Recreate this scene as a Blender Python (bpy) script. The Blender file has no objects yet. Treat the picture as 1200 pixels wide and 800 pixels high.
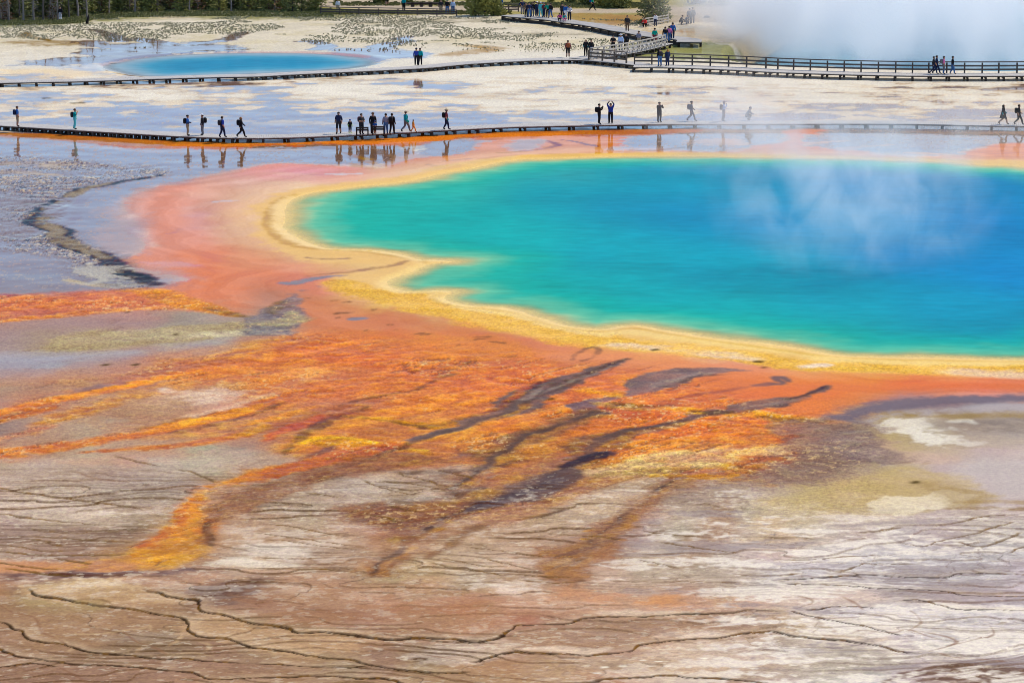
import bpy, bmesh, math, random
import numpy as np
from mathutils import Vector, Matrix

# ------------------------------------------------------------------ camera
scene = bpy.context.scene
COL = scene.collection
CAM_H, FPX, CX, CY = 32.0, 3670.0, 600.0, 400.0      # eye height (m); focal length and centre for a 1200 x 800 frame
PITCH = math.atan2(700.0, FPX)
cam_data = bpy.data.cameras.new('camera')
cam_data.sensor_width = 36.0
cam_data.lens = FPX / 1200.0 * 36.0
cam_data.clip_start = 1.0
cam_data.clip_end = 6000.0
cam = bpy.data.objects.new('camera', cam_data)
COL.objects.link(cam)
cam.location = (0, 0, CAM_H)
cam.rotation_euler = (math.pi / 2 - PITCH, 0, 0)
scene.camera = cam

# ------------------------------------------------------------------ sky, sun, exposure
SUN_EL, SUN_AZ = math.radians(52), math.radians(62)   # azimuth clockwise from the view direction (+Y)
world = bpy.data.worlds.new('World')
scene.world = world
world.use_nodes = True
wn = world.node_tree.nodes
sky = wn.new('ShaderNodeTexSky')
sky.sky_type = 'NISHITA'
sky.sun_disc = False
sky.sun_elevation = SUN_EL
sky.sun_rotation = SUN_AZ
sky.altitude = 2200
sky.air_density = 1.0
sky.dust_density = 0.0
sky.ozone_density = 4.0
wn['Background'].inputs['Strength'].default_value = 0.15
world.node_tree.links.new(sky.outputs[0], wn['Background'].inputs['Color'])
sun_data = bpy.data.lights.new('sun', 'SUN')
sun_data.energy = 3.1
sun_data.angle = math.radians(0.53)
sun_data.color = (1.0, 0.90, 0.75)
sun = bpy.data.objects.new('sun', sun_data)
COL.objects.link(sun)
sd_ = Vector((math.sin(SUN_AZ) * math.cos(SUN_EL), math.cos(SUN_AZ) * math.cos(SUN_EL), math.sin(SUN_EL)))
sun.rotation_euler = sd_.to_track_quat('Z', 'Y').to_euler()
sun.location = sd_ * 500
scene.view_settings.view_transform = 'Standard'
scene.view_settings.look = 'None'
scene.view_settings.gamma = 1.0
scene.view_settings.use_curve_mapping = False
scene.view_settings.exposure = 0.40
scene.render.engine = 'CYCLES'
scene.cycles.use_denoising = True
scene.cycles.pixel_filter_type = 'BLACKMAN_HARRIS'
scene.cycles.filter_width = 0.9
scene.cycles.volume_step_rate = 1.0
scene.cycles.volume_max_steps = 256
scene.cycles.max_bounces = 8
scene.cycles.volume_bounces = 5
scene.cycles.transparent_max_bounces = 16

# ------------------------------------------------------------------ survey of the ground: points are read off at 1200 x 800 and laid on z = 0
def G(px, py, z=0.0):
    px = np.asarray(px, float); py = np.asarray(py, float)
    c, s = math.cos(PITCH), math.sin(PITCH)
    up = CY - py
    t = (CAM_H - z) / (FPX * s - up * c)
    return (px - CX) * t, (FPX * c + up * s) * t

def to_px(x, y, z=0.0):
    c, s = math.cos(PITCH), math.sin(PITCH)
    dz = z - CAM_H
    dep = y * c - dz * s
    return CX + FPX * x / dep, CY - FPX * (y * s + dz * c) / dep

def lin(c):
    c = np.asarray(c, float) / 255.0
    return np.where(c <= 0.04045, c / 12.92, ((c + 0.055) / 1.055) ** 2.4)

def hash2(ix, iy, seed):
    n = (ix.astype(np.int64) * 374761393 + iy.astype(np.int64) * 668265263 + seed * 1274126177) & 0xffffffff
    n = ((n ^ (n >> 13)) * 1274126177) & 0xffffffff
    n = (n ^ (n >> 16)) & 0xffffffff
    return n.astype(np.float32) / np.float32(4294967295.0)

def vnoise(x, y, seed):
    ix = np.floor(x); iy = np.floor(y)
    fx = (x - ix).astype(np.float32); fy = (y - iy).astype(np.float32)
    fx = fx * fx * fx * (fx * (fx * 6 - 15) + 10); fy = fy * fy * fy * (fy * (fy * 6 - 15) + 10)
    ix = ix.astype(np.int64); iy = iy.astype(np.int64)
    a = hash2(ix, iy, seed); b = hash2(ix + 1, iy, seed)
    c = hash2(ix, iy + 1, seed); d = hash2(ix + 1, iy + 1, seed)
    return (a + (b - a) * fx) * (1 - fy) + (c + (d - c) * fx) * fy

def fbm(x, y, scale, octaves=3, seed=0, gain=0.5):
    """noise in about -1..1; scale = size of the largest features in metres"""
    f = 1.0 / scale; amp = 1.0; tot = 0.0; out = 0.0
    for o in range(octaves):
        a = 0.6 + o * 1.1
        xr = (x * math.cos(a) - y * math.sin(a)) * f; yr = (x * math.sin(a) + y * math.cos(a)) * f
        out = out + amp * (vnoise(xr + 17.3 * o, yr - 9.1 * o, seed + o) * 2 - 1)
        tot += amp; amp *= gain; f *= 2.03
    return np.clip(out / tot * 1.6, -1, 1)

def sstep(a, b, x):
    t = np.clip((x - a) / (b - a), 0, 1)
    return t * t * (3 - 2 * t)

def spline(pts, closed, n=6):
    p = np.asarray(pts, float)
    k = len(p)
    if closed:
        q = np.vstack([p[-1:], p, p[:2]]); m = k
    else:
        q = np.vstack([2 * p[:1] - p[1:2], p, 2 * p[-1:] - p[-2:-1]]); m = k - 1
    out = []
    for i in range(m):
        a, b, c, d = q[i], q[i + 1], q[i + 2], q[i + 3]
        for j in range(n):
            t = j / n
            out.append(0.5 * ((2 * b) + (c - a) * t + (2 * a - 5 * b + 4 * c - d) * t * t + (3 * b - a - 3 * c + d) * t ** 3))
    if not closed:
        out.append(p[-1])
    return np.array(out)

def frame_of(x, y):
    return to_px(x, y)

class Canvas:
    """colour, wetness and relief of the ground sheet, one value for each vertex of a structured grid"""
    def __init__(s, PX, PY):
        s.PX, s.PY = PX, PY
        s.ny, s.nx = PX.shape
        s.X, s.Y = G(PX, PY)
        s.soft = 1.0
        s.C = np.zeros((s.ny, s.nx, 3), np.float32)
        s.W = np.zeros((s.ny, s.nx), np.float32)
        s.Z = np.zeros((s.ny, s.nx), np.float32)
        s.D = np.ones((s.ny, s.nx), np.float32)        # fine relief and grain
        s.n1 = fbm(s.X, s.Y, 9.0, 4, 11)
        s.n2 = fbm(s.X, s.Y, 2.6, 4, 23)
        s.n3 = fbm(s.X, s.Y, 0.8, 3, 31)
        s.n4 = fbm(s.X, s.Y, 0.35, 2, 37)
        s.wx = 0.9 * fbm(s.X, s.Y, 4.0, 3, 41) ; s.wy = 0.9 * fbm(s.X, s.Y, 4.0, 3, 47)
    def box(s, w, pad):
        x0, y0 = w.min(0) - pad; x1, y1 = w.max(0) + pad
        r = np.where((s.Y[:, s.nx // 2] >= y0) & (s.Y[:, s.nx // 2] <= y1))[0]
        if len(r) == 0: return None
        sub = s.X[r[0]:r[-1] + 1]
        cc = np.where(((sub >= x0) & (sub <= x1)).any(0))[0]
        if len(cc) == 0: return None
        return slice(r[0], r[-1] + 1), slice(cc[0], cc[-1] + 1)
    def sdf(s, pts, pad, smooth=True, step=3):
        p = spline(pts, True, 5) if smooth else np.asarray(pts, float)
        w = np.stack(G(p[:, 0], p[:, 1]), 1)
        b = s.box(w, pad)
        if b is None: return None
        ri = np.arange(b[0].start, b[0].stop, step); ci = np.arange(b[1].start, b[1].stop, step)
        if ri[-1] != b[0].stop - 1: ri = np.append(ri, b[0].stop - 1)
        if ci[-1] != b[1].stop - 1: ci = np.append(ci, b[1].stop - 1)
        x = s.X[np.ix_(ri, ci)].astype(np.float32); y = s.Y[np.ix_(ri, ci)].astype(np.float32)
        d2 = np.full(x.shape, 1e9, np.float32); ins = np.zeros(x.shape, bool)
        A = w.astype(np.float32); B = np.roll(A, -1, 0)
        for (ax, ay), (bx, by) in zip(A, B):
            ex, ey = bx - ax, by - ay
            l2 = ex * ex + ey * ey + 1e-9
            qx = x - ax; qy = y - ay
            t = np.clip((qx * ex + qy * ey) / l2, 0, 1)
            d2 = np.minimum(d2, (qx - t * ex) ** 2 + (qy - t * ey) ** 2)
            c = (ay > y) != (by > y)
            if c.any():
                ins ^= c & (qx < ex * qy / (ey if abs(ey) > 1e-9 else 1e-9))
        sd = np.sqrt(d2) * np.where(ins, 1, -1)
        # back to the full grid
        R = np.arange(b[0].start, b[0].stop); K = np.arange(b[1].start, b[1].stop)
        tmp = np.empty((len(ri), len(K)), np.float32)
        for i in range(len(ri)): tmp[i] = np.interp(K, ci, sd[i])
        j = np.clip(np.searchsorted(ri, R, side='right') - 1, 0, len(ri) - 2)
        f = ((R - ri[j]) / (ri[j + 1] - ri[j]))[:, None].astype(np.float32)
        return b, tmp[j] * (1 - f) + tmp[j + 1] * f
    def blend(s, b, m, col, wet, tone=0.0, grain=None):
        if col is not None:
            c = lin(col)[None, None, :].astype(np.float32)
            if tone:
                c = c * (1 + tone * (0.6 * s.n2[b] + 0.4 * s.n3[b]))[..., None]
            s.C[b] += (c - s.C[b]) * m[..., None]
        if wet is not None: s.W[b] += (wet - s.W[b]) * m
        if grain is not None: s.D[b] += (grain - s.D[b]) * m
    def poly(s, pts, col, feather=0.8, warp=0.8, wet=None, op=1.0, tone=0.12, breakup=0.0, grain=None, fine=0.0, smooth=True):
        if feather >= 1.0: op = op * s.soft
        r = s.sdf(pts, feather + abs(warp) * 1.2 + fine, smooth)
        if r is None: return
        b, sd = r
        d = sd + warp * s.n2[b] + (fine + .32 * min(warp, feather) + .05) * s.n3[b] + .3 * feather * s.n4[b]
        feather = feather * .72
        m = sstep(-feather, feather, d) * op
        if breakup: m = m * np.clip(1 - breakup * (0.5 + 0.9 * s.n2[b] + 0.6 * s.n3[b]), 0, 1)
        s.blend(b, m, col, wet, tone, grain)
    def line(s, pts, pad, wob):
        p = spline(np.asarray(pts, float)[:, :2], False, 5)
        w = np.stack(G(p[:, 0], p[:, 1]), 1).astype(np.float32)
        b = s.box(w, pad)
        if b is None: return None
        x = (s.X[b] + wob * s.wx[b]).astype(np.float32); y = (s.Y[b] + wob * s.wy[b]).astype(np.float32)
        best = np.full(x.shape, 1e9, np.float32); tt = np.zeros(x.shape, np.float32); side = np.zeros(x.shape, np.float32)
        n = len(w) - 1
        for i in range(n):
            ax, ay = w[i]; ex, ey = w[i + 1] - w[i]
            l2 = ex * ex + ey * ey + 1e-9
            # only the part of the sheet near this piece
            qx = x - ax; qy = y - ay
            t = np.clip((qx * ex + qy * ey) / l2, 0, 1)
            d2 = (qx - t * ex) ** 2 + (qy - t * ey) ** 2
            k = d2 < best
            best = np.where(k, d2, best); tt = np.where(k, (i + t) / n, tt)
            side = np.where(k, ex * qy - ey * qx, side)
        return b, np.sqrt(best), tt, np.sign(side)
    def stroke(s, pts, width, col, feather=0.3, wob=0.3, wet=None, op=1.0, tone=0.12, breakup=0.0, grain=None, taper=(0, 0), warp=0.0):
        ww = np.atleast_1d(np.asarray(width, float))
        if feather >= 1.0: op = op * s.soft
        r = s.line(pts, ww.max() + feather + abs(wob) + abs(warp), wob)
        if r is None: return
        b, d, t, side = r
        wd = np.interp(t, np.linspace(0, 1, len(ww)), ww) / 2
        m = sstep(wd + feather * .75, wd - feather * 0.5, d + warp * s.n2[b] + (.22 * feather + .10 * wd) * s.n3[b] + .2 * feather * s.n4[b]) * op
        if taper[0]: m = m * sstep(0, taper[0], t)
        if taper[1]: m = m * sstep(0, taper[1], 1 - t)
        if breakup: m = m * np.clip(1 - breakup * (0.5 + 0.9 * s.n2[b] + 0.6 * s.n3[b]), 0, 1)
        s.blend(b, m, col, wet, tone, grain)
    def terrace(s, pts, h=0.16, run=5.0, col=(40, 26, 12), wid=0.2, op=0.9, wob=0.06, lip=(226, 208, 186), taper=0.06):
        r = s.line(pts, run * 2.2, wob)
        if r is None: return
        b, d, t, side = r
        tp = sstep(0, taper, t) * sstep(0, taper, 1 - t)
        h = h * (0.75 + 0.5 * s.n1[b])
        sg = -d * side + .055 * s.n3[b] + .05 * s.n4[b] + .05 * s.n2[b]     # > 0 below the rim
        soft = 0.07
        low = sstep(-soft, soft, sg)
        s.Z[b] -= low * h * np.exp(-np.maximum(sg, 0) / run) * tp
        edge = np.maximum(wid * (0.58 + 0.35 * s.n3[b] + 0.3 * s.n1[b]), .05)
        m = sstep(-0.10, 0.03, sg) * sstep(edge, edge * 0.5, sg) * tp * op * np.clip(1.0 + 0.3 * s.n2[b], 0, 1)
        if lip is not None:
            ml = sstep(0.0, -0.1, sg) * sstep(-0.8, -0.12, sg) * tp * 0.24 * np.clip(0.6 + s.n2[b], 0, 1)
            s.blend(b, ml.astype(np.float32), lip, None)
        s.blend(b, m.astype(np.float32), col, 0.0)  # dark paint: shade of the viewer-facing scarp put into the colour
        fk = m * sstep(.35, .6, s.n4[b] + .3 * s.n3[b]) * .7          # ochre crust clinging to the scarp
        s.blend(b, fk.astype(np.float32), (138, 98, 38), None)
def worley(x, y, seed):
    """distance to the nearest border between random cells"""
    ix = np.floor(x).astype(np.int64); iy = np.floor(y).astype(np.int64)
    f1 = np.full(x.shape, 9.0, np.float32); f2 = f1.copy()
    for dx in (-1, 0, 1):
        for dy in (-1, 0, 1):
            jx, jy = ix + dx, iy + dy
            d = np.hypot(jx + hash2(jx, jy, seed) - x, jy + hash2(jx, jy, seed + 5) - y).astype(np.float32)
            f2 = np.minimum(f2, np.maximum(f1, d)); f1 = np.minimum(f1, d)
    return f2 - f1

def mat_texture(cv):
    """bacterial mats: streaks along the run-off, scaly lips across it, ragged threads of water"""
    X, Y, PX, PY = cv.X, cv.Y, cv.PX, cv.PY
    n2, n3, n4 = cv.n2, cv.n3, cv.n4
    C = cv.C
    def area(pts, feather):
        out = np.zeros(PX.shape, np.float32)
        b, sd = cv.sdf(pts, feather * 1.6); out[b] = sstep(-feather, feather, sd + feather * .7 * cv.n1[b])
        return out
    fan = area([(-150,352),(160,342),(260,364),(380,386),(560,408),(740,425),(900,472),(980,500),(1000,545),(900,575),(780,600),(700,670),(640,690),(480,690),(420,660),(300,600),(240,672),(120,674),(-150,560)], 2.5)
    oran = sstep(.42, .78, (C[..., 0] - C[..., 2]) / (C[..., 0] + 1e-4))
    cv.oran = oran
    flow = np.maximum(fan * (.3 + .7 * oran), 0)
    al = .67 * X + .74 * Y; ac = -.74 * X + .67 * Y
    s1 = fbm(al * .20 + .3 * n2, ac, 1.1, 5, 501, .62)
    s2 = fbm(al * .12, ac + .1 * n3, .36, 3, 505, .6)
    fl = fbm(X * .75, Y, .50, 3, 511, .62)
    fl2 = fbm(X, Y, .24, 2, 512, .6); fl3 = fbm(X, Y * .8, .15, 2, 514, .6)
    pa = fbm(X, Y, 4.5, 4, 517, .6)
    tone = 1 + flow * (.12 * s1 + .11 * s2)
    C *= tone[..., None]
    t = (sstep(-.4, .5, s1 + .45 * fl + .3 * pa) * flow * oran * .8)[..., None]
    k = (flow * oran * .8)[..., None]
    C *= 1 - k + k * (np.array((.90, .86, 1.02)) * (1 - t / .8) + np.array((1.04, 1.08, .66)) * t / .8)
    # threads of water between the mats
    rid = np.abs(fbm(al * .16 + .5 * n2, ac + .25 * n2, 1.9, 4, 521, .58))
    thr = sstep(.075, .02, rid) * sstep(.05, .4, pa + .25) * fan * (.4 + .6 * oran)
    cv.C[:] = C * (1 - (thr * .55)[..., None]) + lin((104, 78, 74)) * (thr * .55)[..., None]
    C = cv.C
    cv.Z -= (.03 * thr).astype(np.float32)
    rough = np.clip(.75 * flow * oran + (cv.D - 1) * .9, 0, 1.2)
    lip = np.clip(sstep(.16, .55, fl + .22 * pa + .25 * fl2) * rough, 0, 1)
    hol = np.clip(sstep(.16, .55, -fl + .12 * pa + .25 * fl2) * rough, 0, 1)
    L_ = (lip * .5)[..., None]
    cv.C[:] = C * (1 - L_) + np.minimum(C * np.array((1.22, 1.42, 1.25)) + np.array((.05, .045, .015)), .95) * L_  # gold flecks and highlights on the raised lips put into the colour
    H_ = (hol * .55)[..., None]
    cv.C[:] = cv.C * (1 - H_) + cv.C * np.array((.76, .66, .78)) * H_  # mauve tone and the shade in the hollows put into the colour
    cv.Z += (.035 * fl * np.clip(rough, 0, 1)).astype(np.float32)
    # crust on the left: wet hollows mirror the sky, flecks of tan, white and black stand dry
    cr = area([(-200,184),(60,186),(130,192),(190,196),(186,206),(150,213),(100,221),(84,230),(64,243),(58,258),(74,272),(82,286),(120,300),(145,318),(184,334),(140,337),(90,318),(40,300),(-200,296)], 1.2)
    cr = np.clip(cr * (.75 + .6 * pa), 0, 1)
    AL = (slice(0, cv.ny), slice(0, cv.nx))
    cv.blend(AL, cr * .6, (104, 124, 158), .85)
    k4 = .7 * fl3 + .45 * fl2 + .45 * n3 + .55 * pa - .08
    cv.blend(AL, cr * sstep(.05, .6, k4) * .55, (168, 152, 138), .1)
    cv.blend(AL, cr * sstep(.55, .9, k4) * .7, (210, 204, 200), .05)
    cv.blend(AL, cr * sstep(.35, .6, -fl3 + .5 * fl) * .6, (78, 66, 60), .15)
    cv.Z += (.03 * np.clip(k4, -.3, 1) * cr).astype(np.float32)
    # wet flats carry small pale nicks too
    wt = sstep(.6, .9, cv.W) * sstep(100, 112, PY) * sstep(352, 330, PY)
    cv.blend(AL, wt * sstep(.55, .8, fl2 + .35 * fl + .25 * pa) * .5, (196, 184, 178), .1)
    cv.D += (.25 * fan * oran).astype(np.float32)
    # specks of pale crust
    sp = sstep(.62, .8, fl2 + .3 * fl) * sstep(-.1, .4, pa) * np.clip(rough, 0, 1)
    cv.blend((slice(0, cv.ny), slice(0, cv.nx)), np.clip(sp, 0, 1) * .6, (240, 206, 160), None)

def shelf_texture(cv):
    """foreground sinter: micro-terraces, dry bloom, stains, curling cracks"""
    r0 = np.where((cv.PY[:, 0] > 515) & (cv.PY[:, 0] < 1000))[0]
    b = (slice(r0[0], r0[-1] + 1), slice(0, cv.nx))
    X, Y, PX, PY = cv.X[b], cv.Y[b], cv.PX[b], cv.PY[b]
    n1, n2, n3, n4 = cv.n1[b], cv.n2[b], cv.n3[b], cv.n4[b]
    oran = cv.oran[b]
    right = sstep(560, 900, PX + .6 * (PY - 650))
    m = sstep(530, 585, PY - 46 * sstep(820, 930, PX)) * (1 - .85 * oran)
    low = sstep(688, 704, PY) * sstep(900, 760, PX)             # broad smooth shelves at the bottom left
    s2 = fbm(X * .26, Y + .3 * n2, .85, 5, 601, .6); s3 = fbm(X * .32, Y + .5 * n2, 1.5, 5, 607, .58); s4 = fbm(X * .30, Y, 2.4, 4, 613, .6)
    C = cv.C[b]
    g5 = fbm(X * .7, Y, .22, 2, 603, .6)
    C *= (1 + m * (.17 * s2 + .10 * n4 + .08 * g5 + .07 * n3))[..., None]
    pit = sstep(.55, .8, g5 + .35 * n4 + .2 * n2) * m * .5
    C *= (1 - pit * .45)[..., None]
    chip = sstep(.6, .85, -g5 + .3 * n3 + .2 * n1) * m * .45
    C[:] = C * (1 - chip[..., None]) + lin((232, 222, 210)) * chip[..., None]
    st = np.clip(sstep(.10, .45, s4 + .3 * s2) * m * (.6 - .3 * right), 0, 1)[..., None]
    C[:] = C * (1 - st) + C * np.array((.78, .68, .60)) * st
    bl = np.clip(sstep(.10, .55, s3 + .35 * s2 + .30 * n4 + .2 * n3 - .10 * (1 - right)) * m * (.28 + .55 * right) * (1 - .6 * low), 0, 1)[..., None]
    C[:] = C * (1 - bl) + lin((238, 233, 233)) * bl
    gr = np.clip(sstep(.12, .5, -s3 + .3 * s2 + .2 * n4) * m * (.14 + .55 * right) * (1 - .6 * low), 0, 1)[..., None]
    C[:] = C * (1 - gr) + lin((156, 146, 154)) * gr
    cv.W[b] += (np.clip(.35 * gr[..., 0], 0, 1))
    # micro-terraces
    wn = fbm(X * .5, Y, 7.0, 4, 621, .55)
    Lsum = 0
    for fq, wp, wd, lo, amp, sd in ((.52, 2.6, .055, .02, .95, 0), (1.15, 3.6, .085, .10, .62, 3), (2.1, 5.0, .12, .18, .45, 7)):
        f = Y * fq + wp * wn + .28 * n2 + .07 * n3 + sd * .37 + .03 * X
        ph = f - np.floor(f)
        d = np.minimum(ph, 1 - ph)
        gr_ = np.hypot(np.gradient(f, axis=0), np.gradient(f, axis=1)) + 1e-6
        d = d / np.maximum(gr_, wd / 1.6)
        on = sstep(lo, lo + .3, fbm(X * .35, Y * .8, 5.0, 4, 631 + sd, .6)) * m * (1 - .75 * low * (fq > 1))
        ln = sstep(1.5, .35, d) * on * sstep(.35, .8, gr_ / (fq * .09))
        cv.Z[b] += (.035 / fq * .5 * (1 - ph) * on).astype(np.float32)
        Lsum = np.maximum(Lsum, ln * amp)
    # curling cracks
    wx = 1.2 * fbm(X * .5, Y, 3.0, 4, 641); wy = 1.2 * fbm(X * .5, Y, 3.0, 4, 647)
    w = worley((X * .45 + wx) * .55, (Y + wy) * .55, 77)
    gw = np.hypot(np.gradient(w, axis=0), np.gradient(w, axis=1)) + 1e-6
    ck = (w < .09) * (gw > .006) * sstep(1.5, .3, w / np.maximum(gw, .02)) * sstep(-.05, .35, fbm(X, Y, 6, 3, 653)) * m * np.clip(.35 * low + right, 0, 1)
    Lsum = np.clip(np.maximum(Lsum, ck * .7), 0, 1)
    lt = lin((88, 64, 44)) * (1 - right[..., None] * .5) + lin((130, 106, 94)) * right[..., None] * .5
    Lsum = Lsum * (1 - .35 * right)
    C[:] = C * (1 - Lsum[..., None] * .8) + lt * Lsum[..., None] * .8
    cv.Z[b] -= (.012 * ck).astype(np.float32)

POOL = [(331,252),(334,241),(345,232),(366,225),(404.0,220),(453.5,214),(490,209),(525,201),(562,194),(600,187),(640,185),(690,183.5),(740,182.5),(800,182),(870,183),(930,184),(1000,185),(1060,187),(1110,189),(1150,192),(1200,195),(1260,202),(1330,222),(1370,260),(1390,310),(1370,370),(1320,405),(1260,418),(1200,421),(1150,419.5),(1100,418),(1050,418),(1000,416.5),(960,412),(930,407),(900,402.5),(860,398),(820,392.5),(780,386.5),(750,381.5),(730,382),(700,385),(660,380),(625,370),(600,361),(580,358.5),(550,357),(530,353),(519,348),(524,343),(532,340.5),(510,340),(480,341),(460.1,337),(453.5,331),(462.3,325),(480,318),(496,311),(505,307.5),(527,305.8),(527,304.5),(508,304),(492,304.5),(478,301),(464.5,297),(437.0,293),(404.0,291.5),(376.5,289),(357,283),(341,275),(333,266),(329,258)]
FAR_POOL = [(118,77),(135,72),(160,67.5),(200,64),(260,61.5),(320,61),(370,62),(405,64.5),(432,68),(446,73),(430,78),(395,82),(350,85),(280,88),(200,90),(160,89),(132,84)]
CRATER = [(872,72),(856,66),(858,56),(880,44),(905,30),(925,12),(950,-8),(1000,-20),(1080,-26),(1160,-24),(1240,-14),(1300,4),(1340,30),(1340,64),(1300,76),(1230,81),(1150,82),(1060,80),(980,77),(920,76)]

SURVEY = '''
200 cbb bba 99a 78a 78a b99 d99 d9a d99 dba dca --- --- --- --- --- --- --- --- --- --- --- --- --- ---
225 889 889 88a b99 d98 da9 dba edb --- --- --- --- --- --- --- --- --- --- --- --- --- --- --- --- ---
250 779 667 88a caa d98 c99 eca edb --- --- --- --- --- --- --- --- --- --- --- --- --- --- --- --- ---
275 668 666 88a a9a d98 d98 dba ed9 --- --- --- --- --- --- --- --- --- --- --- --- --- --- --- --- ---
300 99a 88a 876 d97 d98 d86 d97 da8 ec8 ed9 --- --- --- --- --- --- --- --- --- --- --- --- --- --- ---
325 889 89a 99a 887 b99 d86 d86 d87 da8 ec8 ed9 --- --- --- --- --- --- --- --- --- --- --- --- --- ---
350 c75 c76 c76 d86 d86 d86 b87 c86 da7 ec7 ec7 edb ed9 --- --- --- --- --- --- --- --- --- --- --- ---
375 b87 a88 a88 a88 998 aa9 a98 c86 c86 c86 da7 ea6 ec7 ed9 ed9 --- --- --- --- --- --- --- --- --- ---
400 a99 a97 ba8 ba8 bba aaa c85 d84 d84 c75 d85 c86 c87 d98 ec8 ec7 fd9 ed9 --- --- --- --- --- --- ---
425 aab aab a99 a88 b76 c75 c85 d85 d85 d85 d95 d94 d85 d97 d97 d97 d97 d98 d98 eb8 ec7 ec7 ec7 ed8 ed8
450 a98 a87 b86 b76 c86 c86 d85 d97 d86 d85 d85 d85 d84 c76 d86 d86 d86 d86 d86 d85 d85 d75 d75 d76 c76
475 a88 c75 a88 a98 ba9 dbb d96 d85 d85 d85 d85 d85 c86 d84 b76 c75 d86 b76 d85 d85 b86 878 878 99a 99a
500 988 b98 ba9 a98 987 c96 b86 b86 c84 c85 d95 d94 d84 a75 d85 d85 d74 d74 c63 a76 987 ba7 ccc 988 99a
525 c75 a87 ba9 b98 b98 aa9 999 c84 d84 b74 c85 d95 c84 975 a75 d84 d84 d96 c74 987 a87 ba8 ba9 bab bab
550 ba9 cbb ba9 b99 bbb bba b86 976 a87 987 987 a76 b85 877 b75 c95 b75 a75 a76 a87 a98 ba7 bab bbc bbc
575 caa cba cba bbb bba b86 976 ba9 cbb ba9 a98 975 976 b86 b86 ba9 976 a98 ba9 ba7 ca7 ca7 b96 bab bbc
600 caa cba cba ba9 a98 a64 975 ba9 a87 975 864 864 b97 ba8 ba9 a76 ba9 a98 bba bba cba dcb bab a99 bab
625 a99 a98 a98 987 c95 b86 b98 ba9 b98 b87 975 b97 ca9 ca9 a75 bab bba b98 cb9 ccb cbb bbc bab bbb ccc
650 ba9 a87 976 c94 c95 976 ba9 cbb b98 a86 ba8 cba ca9 a75 b87 cba ba9 cba dbb dcc ddd ccc ccc bbb ccc
675 b86 988 988 a87 b98 b98 cba b98 b98 ba8 ca8 ba9 a86 a75 dba cba cba cba ccc ddd ddd ddd ddd ddd dcd
700 a86 cb8 cb8 ca8 b97 865 976 b97 b97 da8 ba8 b97 dba c97 dba dba c98 db9 ecb ecb ecb dcb ecb ecc dcd
725 b97 b97 b97 b97 b97 cb9 cb9 b97 ca8 b98 b97 b97 b87 a87 a98 b98 b98 b98 cb9 cb8 ddd dcc ddc ddd ddd
750 a87 b97 b97 a98 a98 b98 cb9 cb8 ca8 b98 ba9 cba ba9 cba b98 b98 cba cb9 cba dcb dcb dcc ddc dcb ddd
775 a87 a87 a87 a87 a87 b98 b98 b97 ba8 b98 ba8 b97 b97 ba8 ba9 ba9 ccb ccb cba ccb ccb dcc dcb cba dcc
800 a87 a87 a87 a87 b98 b97 b97 b97 b97 b97 b97 ba8 ba8 cba b98 b98 ba9 ba9 cbb ddc ddd cbb 976 976 976
'''
def survey_colour(px, py):
    """broad colour of the ground from a coarse survey (rows 25 apart, columns 50 apart), smoothly interpolated"""
    rows = [l.split() for l in SURVEY.strip().splitlines()]
    A = np.full((len(rows), 25, 3), np.nan)
    for i, r in enumerate(rows):
        for j, h in enumerate(r[1:]):
            if h != '---': A[i, j] = lin([int(ch, 16) * 17 for ch in h])
    for _ in range(30):                                   # carry known colours into the gaps (they lie under the spring)
        bad = np.isnan(A[..., 0])
        if not bad.any(): break
        P = np.pad(A, ((1, 1), (1, 1), (0, 0)), constant_values=np.nan)
        nb = np.stack([P[:-2, 1:-1], P[2:, 1:-1], P[1:-1, :-2], P[1:-1, 2:]])
        with np.errstate(all='ignore'):
            import warnings; warnings.simplefilter('ignore')
            A = np.where(bad[..., None], np.nanmean(nb, 0), A)
    u = np.clip(px / 50.0, 0, 23.999); v = np.clip((py - 200) / 25.0, 0, len(rows) - 1.001)
    i = v.astype(int); j = u.astype(int); f = (v - i)[..., None]; g = (u - j)[..., None]
    f = f * f * (3 - 2 * f); g = g * g * (3 - 2 * g)
    return (A[i, j] * (1 - g) + A[i, j + 1] * g) * (1 - f) + (A[i + 1, j] * (1 - g) + A[i + 1, j + 1] * g) * f

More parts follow.
